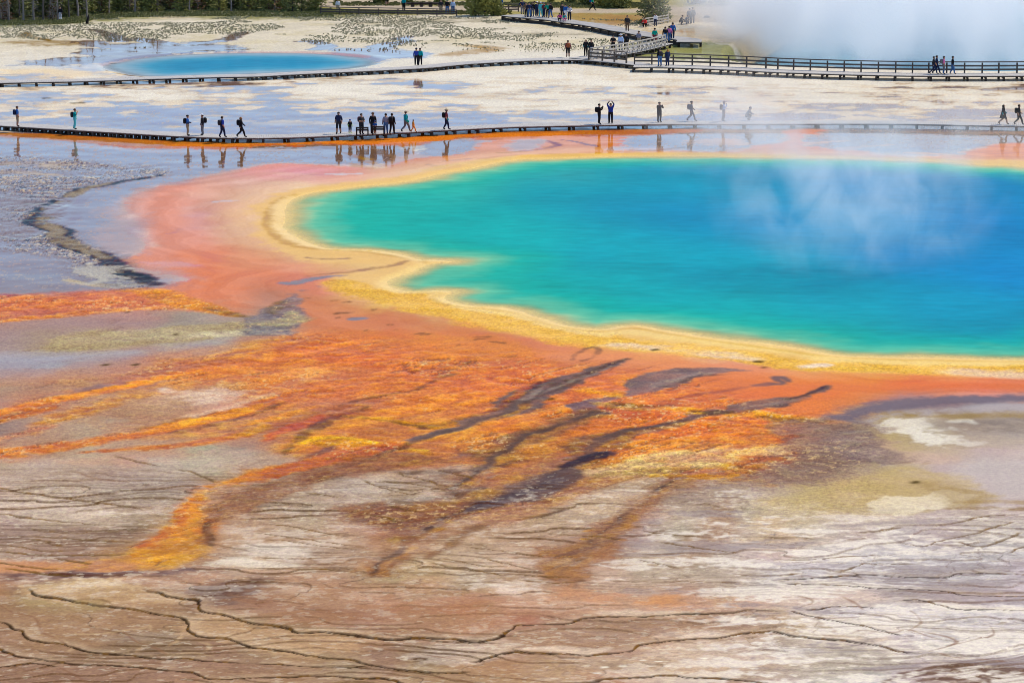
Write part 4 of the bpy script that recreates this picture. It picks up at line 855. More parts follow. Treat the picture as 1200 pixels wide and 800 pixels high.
    # ---- rimstone scarps: every shelf steps down towards the viewer
    L1 = [(128/4,600+345/4),(36,692),(45,697),(70,700.5),(110,706.5),(150,712),(190,718.5),(213,723),(221,731),(219,736),(228,742.5),(240,745),(270,748),(290,755),(300,757.5),(340,762),(360,766.5),(395,770),(415,772),(430,777),(470,783.5),(500,786),(540,786.5),(560,785)]
    L2 = [(164,687),(175,692),(186,694),(190,697),(215,701.5),(232,704),(230,712),(240,716.5),(262,720),(282,726.5),(300,730),(335,734),(352,740),(375,739.5),(410,742),(455,748),(490,746.5),(530,748),(560,751),(585,746),(600,736),(608,731),(640,730),(665,729),(688,723),(720,722),(760,722),(790,719),(850,717.5),(878,713),(905,714.5),(925,715)]
    L3 = [(-30,724),(0,727.5),(10,729.5),(14,735),(24,738),(32,747),(48,751),(75,754),(105,764),(150,767),(190,771),(215,770.5),(250,773.5),(300,776)]
    L4 = [(-30,752),(0,760.5),(18,767.5),(55,772.5),(95,777.5),(140,778.5),(195,783),(225,786),(240,792.5),(262,795),(300,793),(335,791.5),(390,790),(420,793),(450,793),(475,799),(500,806)]
    L4b = [(-20,784),(0,780.5),(25,777.5),(42,776),(70,779.5)]
    L3b = [(300,775.5),(330,777),(360,779),(400,780),(432,778.5)]
    L5 = [(546,774),(560,773),(580,767),(600,762),(625,763.5),(660,765),(695,765.5),(720,763),(742,760),(752,754),(775,751),(800,748.5),(850,745),(880,740),(908,738.5),(925,743),(955,746.5),(992,749),(1030,755),(1048,762),(1065,764),(1088,766)]
    L6 = [(640,802),(655,799),(688,797),(705,793.5),(735,792.5),(780,790),(815,793),(870,795),(900,800),(940,806)]
    L7 = [(900,678.5),(940,677.5),(970,675.5),(1015,673),(1050,674.5),(1105,676.5),(1125,671.5),(1160,672),(1200,673.5),(1260,674)]
    L8 = [(905,682),(960,683),(1000,685),(1020,688),(1060,690),(1105,693),(1125,697),(1160,698),(1200,699),(1260,700)]
    L9 = [(1050,702),(1078,703),(1100,708),(1122,713.5),(1160,714),(1200,716),(1260,717)]
    L10 = [(925,715),(950,721),(1000,731),(1030,738),(1060,745)]
    L11 = [(940,713.5),(960,713),(975,709.5),(1012,709.5),(1025,711)]
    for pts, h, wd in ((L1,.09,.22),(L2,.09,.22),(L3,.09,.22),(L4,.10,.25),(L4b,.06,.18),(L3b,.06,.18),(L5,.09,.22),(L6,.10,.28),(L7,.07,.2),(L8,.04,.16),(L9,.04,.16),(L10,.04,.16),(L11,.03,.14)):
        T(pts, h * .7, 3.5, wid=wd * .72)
    fine = [[(-20,570),(0,572.5),(20,575.5),(60,581),(110,588),(150,593),(190,594.5)], [(-20,600),(0,602),(40,607.5),(80,611.5),(120,614),(160,613.5)], [(28,615),(48,621),(90,624),(110,622),(150,622),(190,624)],
            [(-20,625.5),(0,626.5),(60,628.5),(110,632),(180,635)], [(0,629),(50,632),(60,636),(75,641)], [(-20,636),(0,637.5),(25,640),(50,644.5),(110,644)], [(-20,643),(0,645),(40,648.5),(110,649.5),(160,648)],
            [(60,652),(90,657),(110,660)], [(-20,656),(0,658.5),(40,664),(80,666)], [(0,664),(35,668),(60,672),(100,674)],
            [(300,612.5),(330,615.5),(352,618),(380,624),(410,626.5),(430,627)], [(290,624),(320,626),(350,630),(400,637),(435,640)], [(300,631),(340,633),(380,639),(430,644)], [(300,652),(350,654.5),(390,653)], [(290,664),(330,666),(380,667),(410,670)],
            [(445,562),(462,564.5),(490,567),(515,572),(528,577)], [(468,552),(478,558),(500,562),(535,573)], [(510,549),(530,553),(560,562)], [(425,561),(440,569),(470,576),(495,580)], [(355,578),(375,580),(400,584)],
            [(450,591),(475,597),(490,600)], [(420,600),(450,606),(470,612)], [(546,640),(570,643),(600,646)], [(510,653),(540,657),(570,662),(600,661)], [(500,658),(530,664),(570,669),(600,675)], [(560,652),(600,660),(632,668)],
            [(600,646),(620,650),(640,652)], [(600,672),(640,675),(690,677)], [(600,679),(650,682),(684,682)], [(748,621),(770,624),(800,626.5),(830,629)], [(765,634),(800,639),(840,645),(870,649)], [(640,625),(700,628),(735,632)], [(710,679),(740,681),(790,680.5),(840,681),(880,683)],
            [(745,655),(770,660),(800,666)], [(850,672),(900,674),(940,672)], [(900,657),(940,656),(1000,652),(1040,650)], [(980,672),(1000,664),(1020,660),(1100,660)], [(880,629),(920,630),(960,632)],
            [(1040,630),(1080,640),(1110,632),(1140,625),(1170,615),(1200,610)], [(1110,632),(1150,640),(1180,630),(1200,622)], [(1080,617),(1120,612),(1150,605),(1200,602)], [(1180,650),(1200,640),(1230,634)], [(1000,625),(1030,622),(1060,616)],
            [(205,548),(225,552),(245,560),(262,566)], [(130,532),(160,540),(190,546)]]
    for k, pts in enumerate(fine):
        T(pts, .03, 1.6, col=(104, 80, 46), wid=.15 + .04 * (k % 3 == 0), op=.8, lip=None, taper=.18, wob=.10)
    # faint curling seams on the shelves
    seams = [[(0,708),(15,716),(40,722),(48,738),(60,745),(75,753)], [(300,744),(330,746),(390,749),(430,752),(460,760),(500,766),(540,773)], [(145,740),(160,752),(180,758),(195,766)], [(70,780),(90,790),(105,800)], [(925,695),(945,699),(950,705),(935,711)],
             [(985,698),(1000,705),(1010,712)], [(1065,715),(1075,722),(1080,730),(1065,738)], [(1070,738),(1095,742),(1120,750),(1115,756),(1090,763)], [(1115,756),(1140,750),(1165,742),(1160,730)], [(1090,763),(1120,770),(1180,775)], [(1005,738),(1050,741),(1062,737),(1100,748)],
             [(640,745),(660,752),(690,756)], [(600,792),(625,795),(655,799)], [(440,790),(520,792),(560,800)],
             [(900,720),(980,724),(1040,720),(1100,722)], [(90,552),(110,560),(150,565)], [(600,640),(625,642),(640,650)]]
    for pts in seams:
        S(pts, [.04,.10,.10,.04], (140,104,84), .09, .12, .1, .65, breakup=.3)
    # scattered white chips on the lowest shelves
    for (x, y) in ((753,772),(772,774),(783,780),(708,780),(730,779),(807,781),(860,780),(884,782),(930,778),(945,779),(985,781),(1000,779),(825,770),(700,787)):
        S([(x-1.6,y),(x+1.6,y)], .14, (238,232,226), .1, 0, 0, .9)
    for (x, y, r) in ((163,427,.45),(127,427,.25),(148,366,.25),(207,392,.3),(1072,565,.3),(646,467,.35),(765,409.5,.4),(889,423,.4),(893,430,.3),(54,115,.6),(92,121,.9),(109,105,.0),(137,74,.8),(202,140,.0)):
        if r: S([(x-3*r,y+.3),(x+3*r,y-.3)], r, (74,62,36), .25, .2, 0, .9)

def water_colour(cv_or_xy):
    X, Y = cv_or_xy
    pts = [(420,262,(16,180,170)),(470,240,(24,176,170)),(470,285,(14,172,168)),(540,220,(44,178,170)),(560,260,(0,166,174)),
           (540,310,(10,170,166)),(640,230,(0,150,180)),(600,290,(0,164,174)),(660,200,(44,160,172)),(720,240,(0,138,182)),(700,300,(0,152,182)),(640,340,(0,166,168)),(720,360,(0,168,168)),(780,205,(16,146,182)),(800,250,(0,132,188)),
           (820,320,(0,150,188)),(760,340,(0,158,178)),(840,370,(0,164,172)),(880,205,(12,140,190)),(900,260,(0,136,200)),(960,350,(0,148,188)),(940,390,(0,164,172)),(1000,220,(0,134,200)),(1020,400,(0,160,174)),(1060,300,(0,128,200)),
           (1100,370,(0,138,188)),(1100,408,(4,162,174)),(1160,260,(0,128,200)),(1180,320,(0,126,200)),(1190,380,(0,136,186)),(1190,405,(6,160,176)),(1300,300,(0,124,198)),(1300,220,(20,130,196)),
           (530,320,(50,186,164)),(900,398,(40,174,164))]
    num = 0; den = 0
    for px, py, c in pts:
        gx, gy = G(px, py)
        d2 = ((X - gx) / 1.0) ** 2 + ((Y - gy) / 2.2) ** 2 + 10.0
        w = (1 / d2 ** 1.5)[..., None]
        num = num + w * lin(c); den = den + w
    return num / den
# ------------------------------------------------------------------ materials
MATS = {}
def new_mat(name):
    m = bpy.data.materials.new(name); m.use_nodes = True
    nt = m.node_tree
    return m, nt, nt.nodes['Principled BSDF']

def nd(nt, kind, **kw):
    n = nt.nodes.new(kind)
    for k, v in kw.items():
        if k in n.inputs.keys() if hasattr(n.inputs, 'keys') else False: n.inputs[k].default_value = v
        else: setattr(n, k, v)
    return n

def math_node(nt, op, a, b=None, c=None, clamp=False):
    n = nt.nodes.new('ShaderNodeMath'); n.operation = op; n.use_clamp = clamp
    for i, v in enumerate((a, b, c)):
        if v is None: continue
        if isinstance(v, (int, float)): n.inputs[i].default_value = v
        else: nt.links.new(v, n.inputs[i])
    return n.outputs[0]

def noise_node(nt, vec, scale, detail=3, rough=0.55, dist=0.0):
    n = nt.nodes.new('ShaderNodeTexNoise')
    n.inputs['Scale'].default_value = scale; n.inputs['Detail'].default_value = detail
    n.inputs['Roughness'].default_value = rough; n.inputs['Distortion'].default_value = dist
    nt.links.new(vec, n.inputs['Vector'])
    return n.outputs['Fac']

def mul_colour(nt, col, fac):
    n = nt.nodes.new('ShaderNodeVectorMath'); n.operation = 'SCALE'
    nt.links.new(col, n.inputs[0]); nt.links.new(fac, n.inputs['Scale'])
    return n.outputs[0]

def ground_material():
    m, nt, p = new_mat('mineral_ground')
    L = nt.links
    att = nt.nodes.new('ShaderNodeAttribute'); att.attribute_name = 'ground_colour'
    wet = nt.nodes.new('ShaderNodeAttribute'); wet.attribute_name = 'wetness'
    grn = nt.nodes.new('ShaderNodeAttribute'); grn.attribute_name = 'grain'
    geo = nt.nodes.new('ShaderNodeNewGeometry')
    pos = geo.outputs['Position']
    M = lambda x, y: math_node(nt, 'MULTIPLY', x, y)
    A = lambda x, y: math_node(nt, 'ADD', x, y)
    SUB = lambda x, y: math_node(nt, 'SUBTRACT', x, y)
    dry = SUB(1.1, wet.outputs['Fac']); grain = grn.outputs['Fac']
    a = noise_node(nt, pos, 2.4, 4, 0.65, 0.3)
    c = noise_node(nt, pos, 8.0, 3, 0.65)
    b = noise_node(nt, pos, 0.55, 3, 0.6, 0.3)
    s = A(M(A(M(SUB(a, .5), .5), M(SUB(c, .5), .6)), M(grain, dry)), 1.0)
    # grains differ in hue as well as in tone: pale-gold crumbs among plum ones
    e = noise_node(nt, pos, 4.6, 2, 0.7)
    er = nt.nodes.new('ShaderNodeMapRange'); er.inputs['From Min'].default_value = .36; er.inputs['From Max'].default_value = .64; L.new(e, er.inputs['Value'])
    hue = nt.nodes.new('ShaderNodeMix'); hue.data_type = 'RGBA'; hue.inputs[6].default_value = (.80, .74, .84, 1); hue.inputs[7].default_value = (1.19, 1.25, 1.10, 1)
    L.new(er.outputs[0], hue.inputs[0])
    hw = nt.nodes.new('ShaderNodeMix'); hw.data_type = 'RGBA'; hw.inputs[6].default_value = (1, 1, 1, 1)
    L.new(math_node(nt, 'MULTIPLY', M(grain, dry), .72, clamp=True), hw.inputs[0]); L.new(hue.outputs[2], hw.inputs[7])
    hv = nt.nodes.new('ShaderNodeVectorMath'); hv.operation = 'MULTIPLY'; L.new(att.outputs['Color'], hv.inputs[0]); L.new(hw.outputs[2], hv.inputs[1])
    L.new(mul_colour(nt, hv.outputs[0], math_node(nt, 'MAXIMUM', s, .2)), p.inputs['Base Color'])
    p.inputs['Roughness'].default_value = 0.85
    p.inputs['Specular IOR Level'].default_value = 0.0
    w = math_node(nt, 'ADD', wet.outputs['Fac'], math_node(nt, 'MULTIPLY', math_node(nt, 'SUBTRACT', b, 0.5), 0.12), clamp=True)
    w = math_node(nt, 'MULTIPLY', w, math_node(nt, 'GREATER_THAN', wet.outputs['Fac'], 0.02))
    L.new(w, p.inputs['Coat Weight'])
    p.inputs['Coat IOR'].default_value = 1.33
    p.inputs['Coat Roughness'].default_value = 0.06
    bump = nt.nodes.new('ShaderNodeBump'); bump.inputs['Distance'].default_value = 0.07
    h = A(M(a, .5), M(c, .35))
    L.new(h, bump.inputs['Height'])
    L.new(math_node(nt, 'MULTIPLY', M(A(grain, .2), .42), dry, clamp=True), bump.inputs['Strength'])
    L.new(bump.outputs['Normal'], p.inputs['Normal'])
    rip = nt.nodes.new('ShaderNodeBump'); rip.inputs['Distance'].default_value = 0.004; rip.inputs['Strength'].default_value = 0.35
    L.new(noise_node(nt, pos, 3.0, 2), rip.inputs['Height'])
    L.new(rip.outputs['Normal'], p.inputs['Coat Normal'])
    return m

def water_material(name, spec=0.05, shallow=1.0):
    m, nt, p = new_mat(name)
    L = nt.links
    att = nt.nodes.new('ShaderNodeAttribute'); att.attribute_name = 'water_colour'
    dep = nt.nodes.new('ShaderNodeAttribute'); dep.attribute_name = 'shore'
    geo = nt.nodes.new('ShaderNodeNewGeometry')
    mp = nt.nodes.new('ShaderNodeMapping'); mp.inputs['Rotation'].default_value = (0, 0, 0.35); mp.inputs['Scale'].default_value = (0.55, 1.25, 1)
    L.new(geo.outputs['Position'], mp.inputs['Vector'])
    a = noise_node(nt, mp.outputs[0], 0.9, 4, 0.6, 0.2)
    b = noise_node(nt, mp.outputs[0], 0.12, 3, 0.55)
    s = math_node(nt, 'ADD', 1.0, math_node(nt, 'ADD', math_node(nt, 'MULTIPLY', math_node(nt, 'SUBTRACT', a, 0.5), 0.60), math_node(nt, 'MULTIPLY', math_node(nt, 'SUBTRACT', b, 0.5), 0.34)))  # light and dark of the ripples put into the water colour as noise
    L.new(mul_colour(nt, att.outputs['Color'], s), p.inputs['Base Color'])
    col_ = p.inputs['Base Color'].links[0].from_socket
    nt.nodes.remove(p)
    body = nt.nodes.new('ShaderNodeBsdfDiffuse'); L.new(col_, body.inputs['Color'])
    gl = nt.nodes.new('ShaderNodeBsdfGlossy'); gl.inputs['Roughness'].default_value = 0.10
    bump = nt.nodes.new('ShaderNodeBump'); bump.inputs['Distance'].default_value = 0.05; bump.inputs['Strength'].default_value = 0.6
    L.new(a, bump.inputs['Height']); L.new(bump.outputs['Normal'], gl.inputs['Normal'])
    sm_ = nt.nodes.new('ShaderNodeMixShader'); sm_.inputs[0].default_value = spec
    L.new(body.outputs[0], sm_.inputs[1]); L.new(gl.outputs[0], sm_.inputs[2])
    class _W: outputs = [sm_.outputs[0]]
    p = _W
    tr = nt.nodes.new('ShaderNodeBsdfTransparent')
    mix = nt.nodes.new('ShaderNodeMixShader')
    ramp = nt.nodes.new('ShaderNodeMapRange'); ramp.interpolation_type = 'SMOOTHSTEP'
    ramp.inputs['From Min'].default_value = -0.1; ramp.inputs['From Max'].default_value = 2.2 * shallow
    ramp.inputs['To Min'].default_value = 0.12; ramp.inputs['To Max'].default_value = 1.0
    L.new(math_node(nt, 'ADD', dep.outputs['Fac'], math_node(nt, 'MULTIPLY', math_node(nt, 'SUBTRACT', b, 0.5), 1.2)), ramp.inputs['Value'])
    L.new(ramp.outputs[0], mix.inputs[0]); L.new(tr.outputs[0], mix.inputs[1]); L.new(p.outputs[0], mix.inputs[2])
    L.new(mix.outputs[0], nt.nodes['Material Output'].inputs['Surface'])
    return m

# ------------------------------------------------------------------ the ground sheet
LIT = np.array((1.13, 1.234, 1.545))       # what a white, level, sunlit surface returns here
SKYREF = np.array((0.51, 0.80, 1.19))  # the sky a film of water mirrors at this angle
def grid_mesh(name, X, Y, Z, keep=None):
    ny, nx = X.shape
    co = np.stack([X, Y, Z], -1).reshape(-1, 3).astype(np.float32)
    idx = np.arange(ny * nx).reshape(ny, nx)
    a, b, c, d = idx[:-1, :-1], idx[:-1, 1:], idx[1:, 1:], idx[1:, :-1]
    q = np.stack([a, b, c, d], -1)
    q = q[keep] if keep is not None else q.reshape(-1, 4)
    used = None
    if keep is not None:
        used = np.unique(q); rem = np.zeros(ny * nx, np.int64); rem[used] = np.arange(len(used)); q = rem[q]; co = co[used]
    me = bpy.data.meshes.new(name)
    me.vertices.add(len(co)); me.vertices.foreach_set('co', co.ravel())
    n = len(q)
    me.loops.add(n * 4); me.polygons.add(n)
    me.loops.foreach_set('vertex_index', q.astype(np.int32).ravel())
    me.polygons.foreach_set('loop_start', np.arange(0, n * 4, 4, dtype=np.int32))
    me.polygons.foreach_set('use_smooth', np.ones(n, bool))
    me.update(calc_edges=True)
    return me, used

def put_colour(me, name, C):
    a = me.attributes.new(name, 'FLOAT_COLOR', 'POINT')
    v = np.ones((len(C), 4), np.float32); v[:, :3] = C
    a.data.foreach_set('color', v.ravel())

def put_float(me, name, F):
    a = me.attributes.new(name, 'FLOAT', 'POINT')
    a.data.foreach_set('value', np.asarray(F, np.float32).ravel())

def link(o, parent=None):
    COL.objects.link(o)
    if parent is not None: o.parent = parent
    return o

def tag(o, label=None, cat=None, group=None, kind=None):
    if label: o['label'] = label
    if cat: o['category'] = cat
    if group: o['group'] = group
    if kind: o['kind'] = kind
    return o

STEP = 1.1
gx = np.concatenate([[-3500, -2000, -1200, -700, -420, -260, -170, -120], np.arange(-84, 1284.5, STEP), [1320, 1370, 1460, 1620, 1900, 2400, 3200, 4700]])
gy = np.concatenate([[3200, 2000, 1500, 1200, 1050, 960, 900, 862, 840], np.arange(826, 540, -0.8), np.arange(540, -8, -1.0), [-12, -20, -32, -50, -75, -105, -140, -175, -205, -230, -250, -265, -276, -284, -290]])
PXg, PYg = np.meshgrid(gx, gy)
cv = Canvas(PXg, PYg)
paint_ground(cv)
WATER_Z = -0.05
sdp = np.full(PXg.shape, -99.0, np.float32)
for poly_ in (POOL,):
    b_, s_ = cv.sdf(poly_, 6.0)
    sdp[b_] = np.maximum(sdp[b_], s_)
sdp_w = sdp + np.where(sdp > -50, 0.22 * cv.n2, 0)
sdf_f = np.full(PXg.shape, -99.0, np.float32)
b_, s_ = cv.sdf(FAR_POOL, 6.0); sdf_f[b_] = s_
sdc = np.full(PXg.shape, -99.0, np.float32)
b_, s_ = cv.sdf(CRATER, 8.0); sdc[b_] = s_
Zg = cv.Z + 0.015 * cv.n2 * cv.D
Zg = np.where(cv.Y < 100, 0, Zg)
for sd_f, dp in ((sdp_w, 0.14), (sdf_f, 0.12)):
    Zg = np.where(sd_f > -3, Zg * sstep(-0.6, -2.5, sd_f) + 0.02 * sstep(-3, -0.8, sd_f), Zg)
    Zg = np.where(sd_f > -0.8, Zg - 0.075 * sstep(-0.8, 0.3, sd_f), Zg)
    Zg = np.where(sd_f > 0, Zg - 0.02 * np.minimum(sd_f, 3.5) - np.minimum(np.maximum(sd_f - 3.5, 0) * dp, 5.0), Zg)
Zg = np.where(sdc > -1.0, Zg - 3.2 * sstep(-1.0, 1.5, sdc) - np.clip(sdc, 0, 30) * 0.05, Zg)       # the geyser crater is a pit
# the ground falls away behind the camera's hill foot only outside the frame
shallow = sstep(-1.2, 0.2, sdp_w)[..., None] * sstep(4.0, 1.0, sdp_w)[..., None]
cv.C[:] = cv.C * (1 - shallow * .8) + lin((238, 214, 158)) * shallow * .8
ang = np.arctan2(CAM_H, cv.Y)
ci_ = np.sin(ang); ct_ = np.sqrt(1 - (1 - ci_ ** 2) / 1.33 ** 2)
fres = .5 * (((ci_ - 1.33 * ct_) / (ci_ + 1.33 * ct_)) ** 2 + ((ct_ - 1.33 * ci_) / (ct_ + 1.33 * ci_)) ** 2)
cv.W *= np.interp(PYg, [300, 380], [1.0, .55])
wf_ = (np.clip(cv.W, 0, 1) * fres)[..., None]
alb = np.clip((cv.C - wf_ * SKYREF) / (LIT * (1 - wf_)), 0.012, 0.86)
wm_ = sstep(.35, .6, cv.W)
alb = np.maximum(alb, np.array((.20, .10, .04)) * wm_[..., None])
alb[..., 1] = np.maximum(alb[..., 1], alb[..., 0] * .52 * wm_); alb[..., 2] = np.maximum(alb[..., 2], alb[..., 0] * .25 * wm_)
alb[..., 2] = alb[..., 2] + (np.minimum(alb[..., 2], alb[..., 1] * 1.0) - alb[..., 2]) * wm_ * .6
me, _ = grid_mesh('ground', cv.X, cv.Y, Zg)
put_colour(me, 'ground_colour', alb.reshape(-1, 3)); put_float(me, 'wetness', np.clip(cv.W, 0, 1)); put_float(me, 'grain', cv.D)
me.materials.append(ground_material())
ground = link(bpy.data.objects.new('ground', me))
tag(ground, 'sinter plain with orange bacterial mats, wet runnels and pale rimstone shelves', 'ground', kind='structure')

def ground_z(x, y):
    px, py = to_px(x, y)
    c = int(np.clip(np.searchsorted(gx, px), 0, len(gx) - 1)); r = int(np.clip(np.searchsorted(-gy, -py), 0, len(gy) - 1))
    return float(Zg[r, c])

def water_sheet(name, sd, z, colours, mat, label):
    cell = (sd[:-1, :-1] > -1.0) | (sd[1:, 1:] > -1.0)
    Z = np.full(sd.shape, z, np.float32)
    me, used = grid_mesh(name, cv.X, cv.Y, Z, cell)
    put_colour(me, 'water_colour', colours.reshape(-1, 3)[used]); put_float(me, 'shore', sd.ravel()[used])
    me.materials.append(mat)
    o = link(bpy.data.objects.new(name, me))
    return tag(o, label, 'water', kind='structure')

WLIT = LIT * np.array((1.0, 1.02, 1.0))
wc = np.zeros(PXg.shape + (3,), np.float32)
k = sdp > -2
wcol = water_colour((cv.X[k], cv.Y[k])) * (1.13 + 0.10 * cv.n1[k])[:, None]
sh = sdp_w[k]; f_ = np.clip(sh + .5 * cv.n2[k], 0, None)
for d0, d1, cc in ((8.5, 2.5, (30, 186, 172)), (5.0, 1.0, (120, 206, 172)), (2.4, .3, (208, 214, 168))):
    mm = sstep(d0, d1, f_)[:, None] * .8; wcol = wcol * (1 - mm) + lin(cc) * mm
wc[k] = np.clip((wcol - np.array((0.004, 0.012, 0.02))) / WLIT, 0.001, 0.9)
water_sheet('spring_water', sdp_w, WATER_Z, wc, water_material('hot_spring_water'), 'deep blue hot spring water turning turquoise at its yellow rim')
wf = np.zeros_like(wc)
edge = sstep(0.0, 5.0, sdf_f + cv.n1)[..., None]
mid = sstep(2.5, 8.0, sdf_f + 1.5 * cv.n1)[..., None]
wf[:] = lin((150, 176, 200)) * (1 - edge) + lin((58, 156, 198)) * edge
wf[:] = wf * (1 - mid) + lin((8, 138, 190)) * mid
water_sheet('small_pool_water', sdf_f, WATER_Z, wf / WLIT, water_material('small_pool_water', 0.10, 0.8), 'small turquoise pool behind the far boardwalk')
wk = np.zeros_like(wc); wk[:] = lin((104, 178, 216)) / WLIT
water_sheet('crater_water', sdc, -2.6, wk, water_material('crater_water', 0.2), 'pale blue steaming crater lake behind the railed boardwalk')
# ------------------------------------------------------------------ object helpers
rng = random.Random(7)
def simple_mat(name, rgb, rough=0.85, vary=0.25, scale=3.0, spec=0.2):
    if name in MATS: return MATS[name]
    m, nt, p = new_mat(name)
    geo = nt.nodes.new('ShaderNodeTexCoord')
    oi = nt.nodes.new('ShaderNodeObjectInfo')
    f = noise_node(nt, geo.outputs['Object'], scale, 4, 0.6)
    s = math_node(nt, 'ADD', 1.0 - vary * 0.75, math_node(nt, 'MULTIPLY', f, vary))
    s = math_node(nt, 'ADD', s, math_node(nt, 'MULTIPLY', oi.outputs['Random'], vary * 0.5))
    rgbn = nt.nodes.new('ShaderNodeRGB'); rgbn.outputs[0].default_value = (*rgb, 1)
    nt.links.new(mul_colour(nt, rgbn.outputs[0], s), p.inputs['Base Color'])
    p.inputs['Roughness'].default_value = rough; p.inputs['Specular IOR Level'].default_value = spec
    MATS[name] = m
    return m

class MB:
    def __init__(s): s.v = []; s.f = []
    def quad(s, a, b, c, d):
        n = len(s.v); s.v += [a, b, c, d]; s.f.append((n, n + 1, n + 2, n + 3))
    def hexa(s, p):                       # 8 corners: 0-3 bottom ring, 4-7 top ring
        n = len(s.v); s.v += [tuple(q) for q in p]
        for f in ((3, 2, 1, 0), (4, 5, 6, 7), (0, 1, 5, 4), (1, 2, 6, 5), (2, 3, 7, 6), (3, 0, 4, 7)):
            s.f.append(tuple(n + i for i in f))
    def box(s, c, d, rz=0.0):
        co, si = math.cos(rz), math.sin(rz)
        P = []
        for z in (-1, 1):
            for x, y in ((-1, -1), (1, -1), (1, 1), (-1, 1)):
                X, Y = x * d[0] / 2, y * d[1] / 2
                P.append((c[0] + X * co - Y * si, c[1] + X * si + Y * co, c[2] + z * d[2] / 2))
        s.hexa(P)
    def bar(s, a, b, w, h):               # a beam of width w and height h from a to b
        a, b = Vector(a), Vector(b)
        d = (b - a); side = Vector((-d.y, d.x, 0))
        side = side.normalized() * w / 2 if side.length > 1e-6 else Vector((w / 2, 0, 0))
        up = d.cross(side); up = up.normalized() * h / 2 if up.length > 1e-9 else Vector((0, 0, h / 2))
        if up.z < 0: up = -up
        s.hexa([a - side - up, a + side - up, b + side - up, b - side - up, a - side + up, a + side + up, b + side + up, b - side + up])
    def tube(s, pts, rad, n=6):
        base = len(s.v)
        for i, (p, r) in enumerate(zip(pts, rad)):
            p = Vector(p)
            d = (Vector(pts[min(i + 1, len(pts) - 1)]) - Vector(pts[max(i - 1, 0)])).normalized()
            a = d.orthogonal().normalized(); b = d.cross(a)
            for k in range(n):
                t = 2 * math.pi * k / n
                s.v.append(tuple(p + (a * math.cos(t) + b * math.sin(t)) * r))
        for i in range(len(pts) - 1):
            for k in range(n):
                k2 = (k + 1) % n
                s.f.append((base + i * n + k, base + i * n + k2, base + (i + 1) * n + k2, base + (i + 1) * n + k))
        s.f.append(tuple(base + k for k in range(n))[::-1]); s.f.append(tuple(base + (len(pts) - 1) * n + k for k in range(n)))
    def mesh(s, name, mat, smooth=False):
        me = bpy.data.meshes.new(name)
        me.from_pydata([tuple(v) for v in s.v], [], s.f); me.update()
        if mat: me.materials.append(mat)
        if smooth: me.polygons.foreach_set('use_smooth', np.ones(len(me.polygons), bool))
        return me
    def build(s, name, mat, parent=None, smooth=False):
        return link(bpy.data.objects.new(name, s.mesh(name, mat, smooth)), parent)

def empty(name, loc, rz=0.0):
    o = bpy.data.objects.new(name, None); o.location = loc; o.rotation_euler = (0, 0, rz); o.empty_display_size = 0.3
    return link(o)

def gp(px, py, z=0.0):
    x, y = G(px, py, z)
    return Vector((float(x), float(y), z))

def resample(pts, step):
    pts = [Vector(p) for p in pts]
    out = [pts[0]]; acc = 0.0
    for a, b in zip(pts, pts[1:]):
        L = (b - a).length; pos = step - acc
        while pos <= L:
            out.append(a.lerp(b, pos / L)); pos += step
        acc = L - (pos - step)
    return out

def normals(pts):
    N = []
    for i in range(len(pts)):
        d = (pts[min(i + 1, len(pts) - 1)] - pts[max(i - 1, 0)]); d.z = 0; d.normalize()
        N.append(Vector((-d.y, d.x, 0)))
    return N

wood_deck = simple_mat('weathered_deck_wood', (0.50, 0.47, 0.43), 0.8, 0.5, 1.2)
wood_dark = simple_mat('dark_shaded_wood', (0.055, 0.043, 0.036), 0.85, 0.5, 1.5)  # shade on the viewer-facing beams put into the wood colour; log benches share it
wood_rail = simple_mat('grey_brown_rail_wood', (0.10, 0.082, 0.07), 0.85, 0.5, 1.5)
wood_pale = simple_mat('pale_sunbleached_rail_wood', (0.42, 0.39, 0.35), 0.85, 0.4, 1.5)

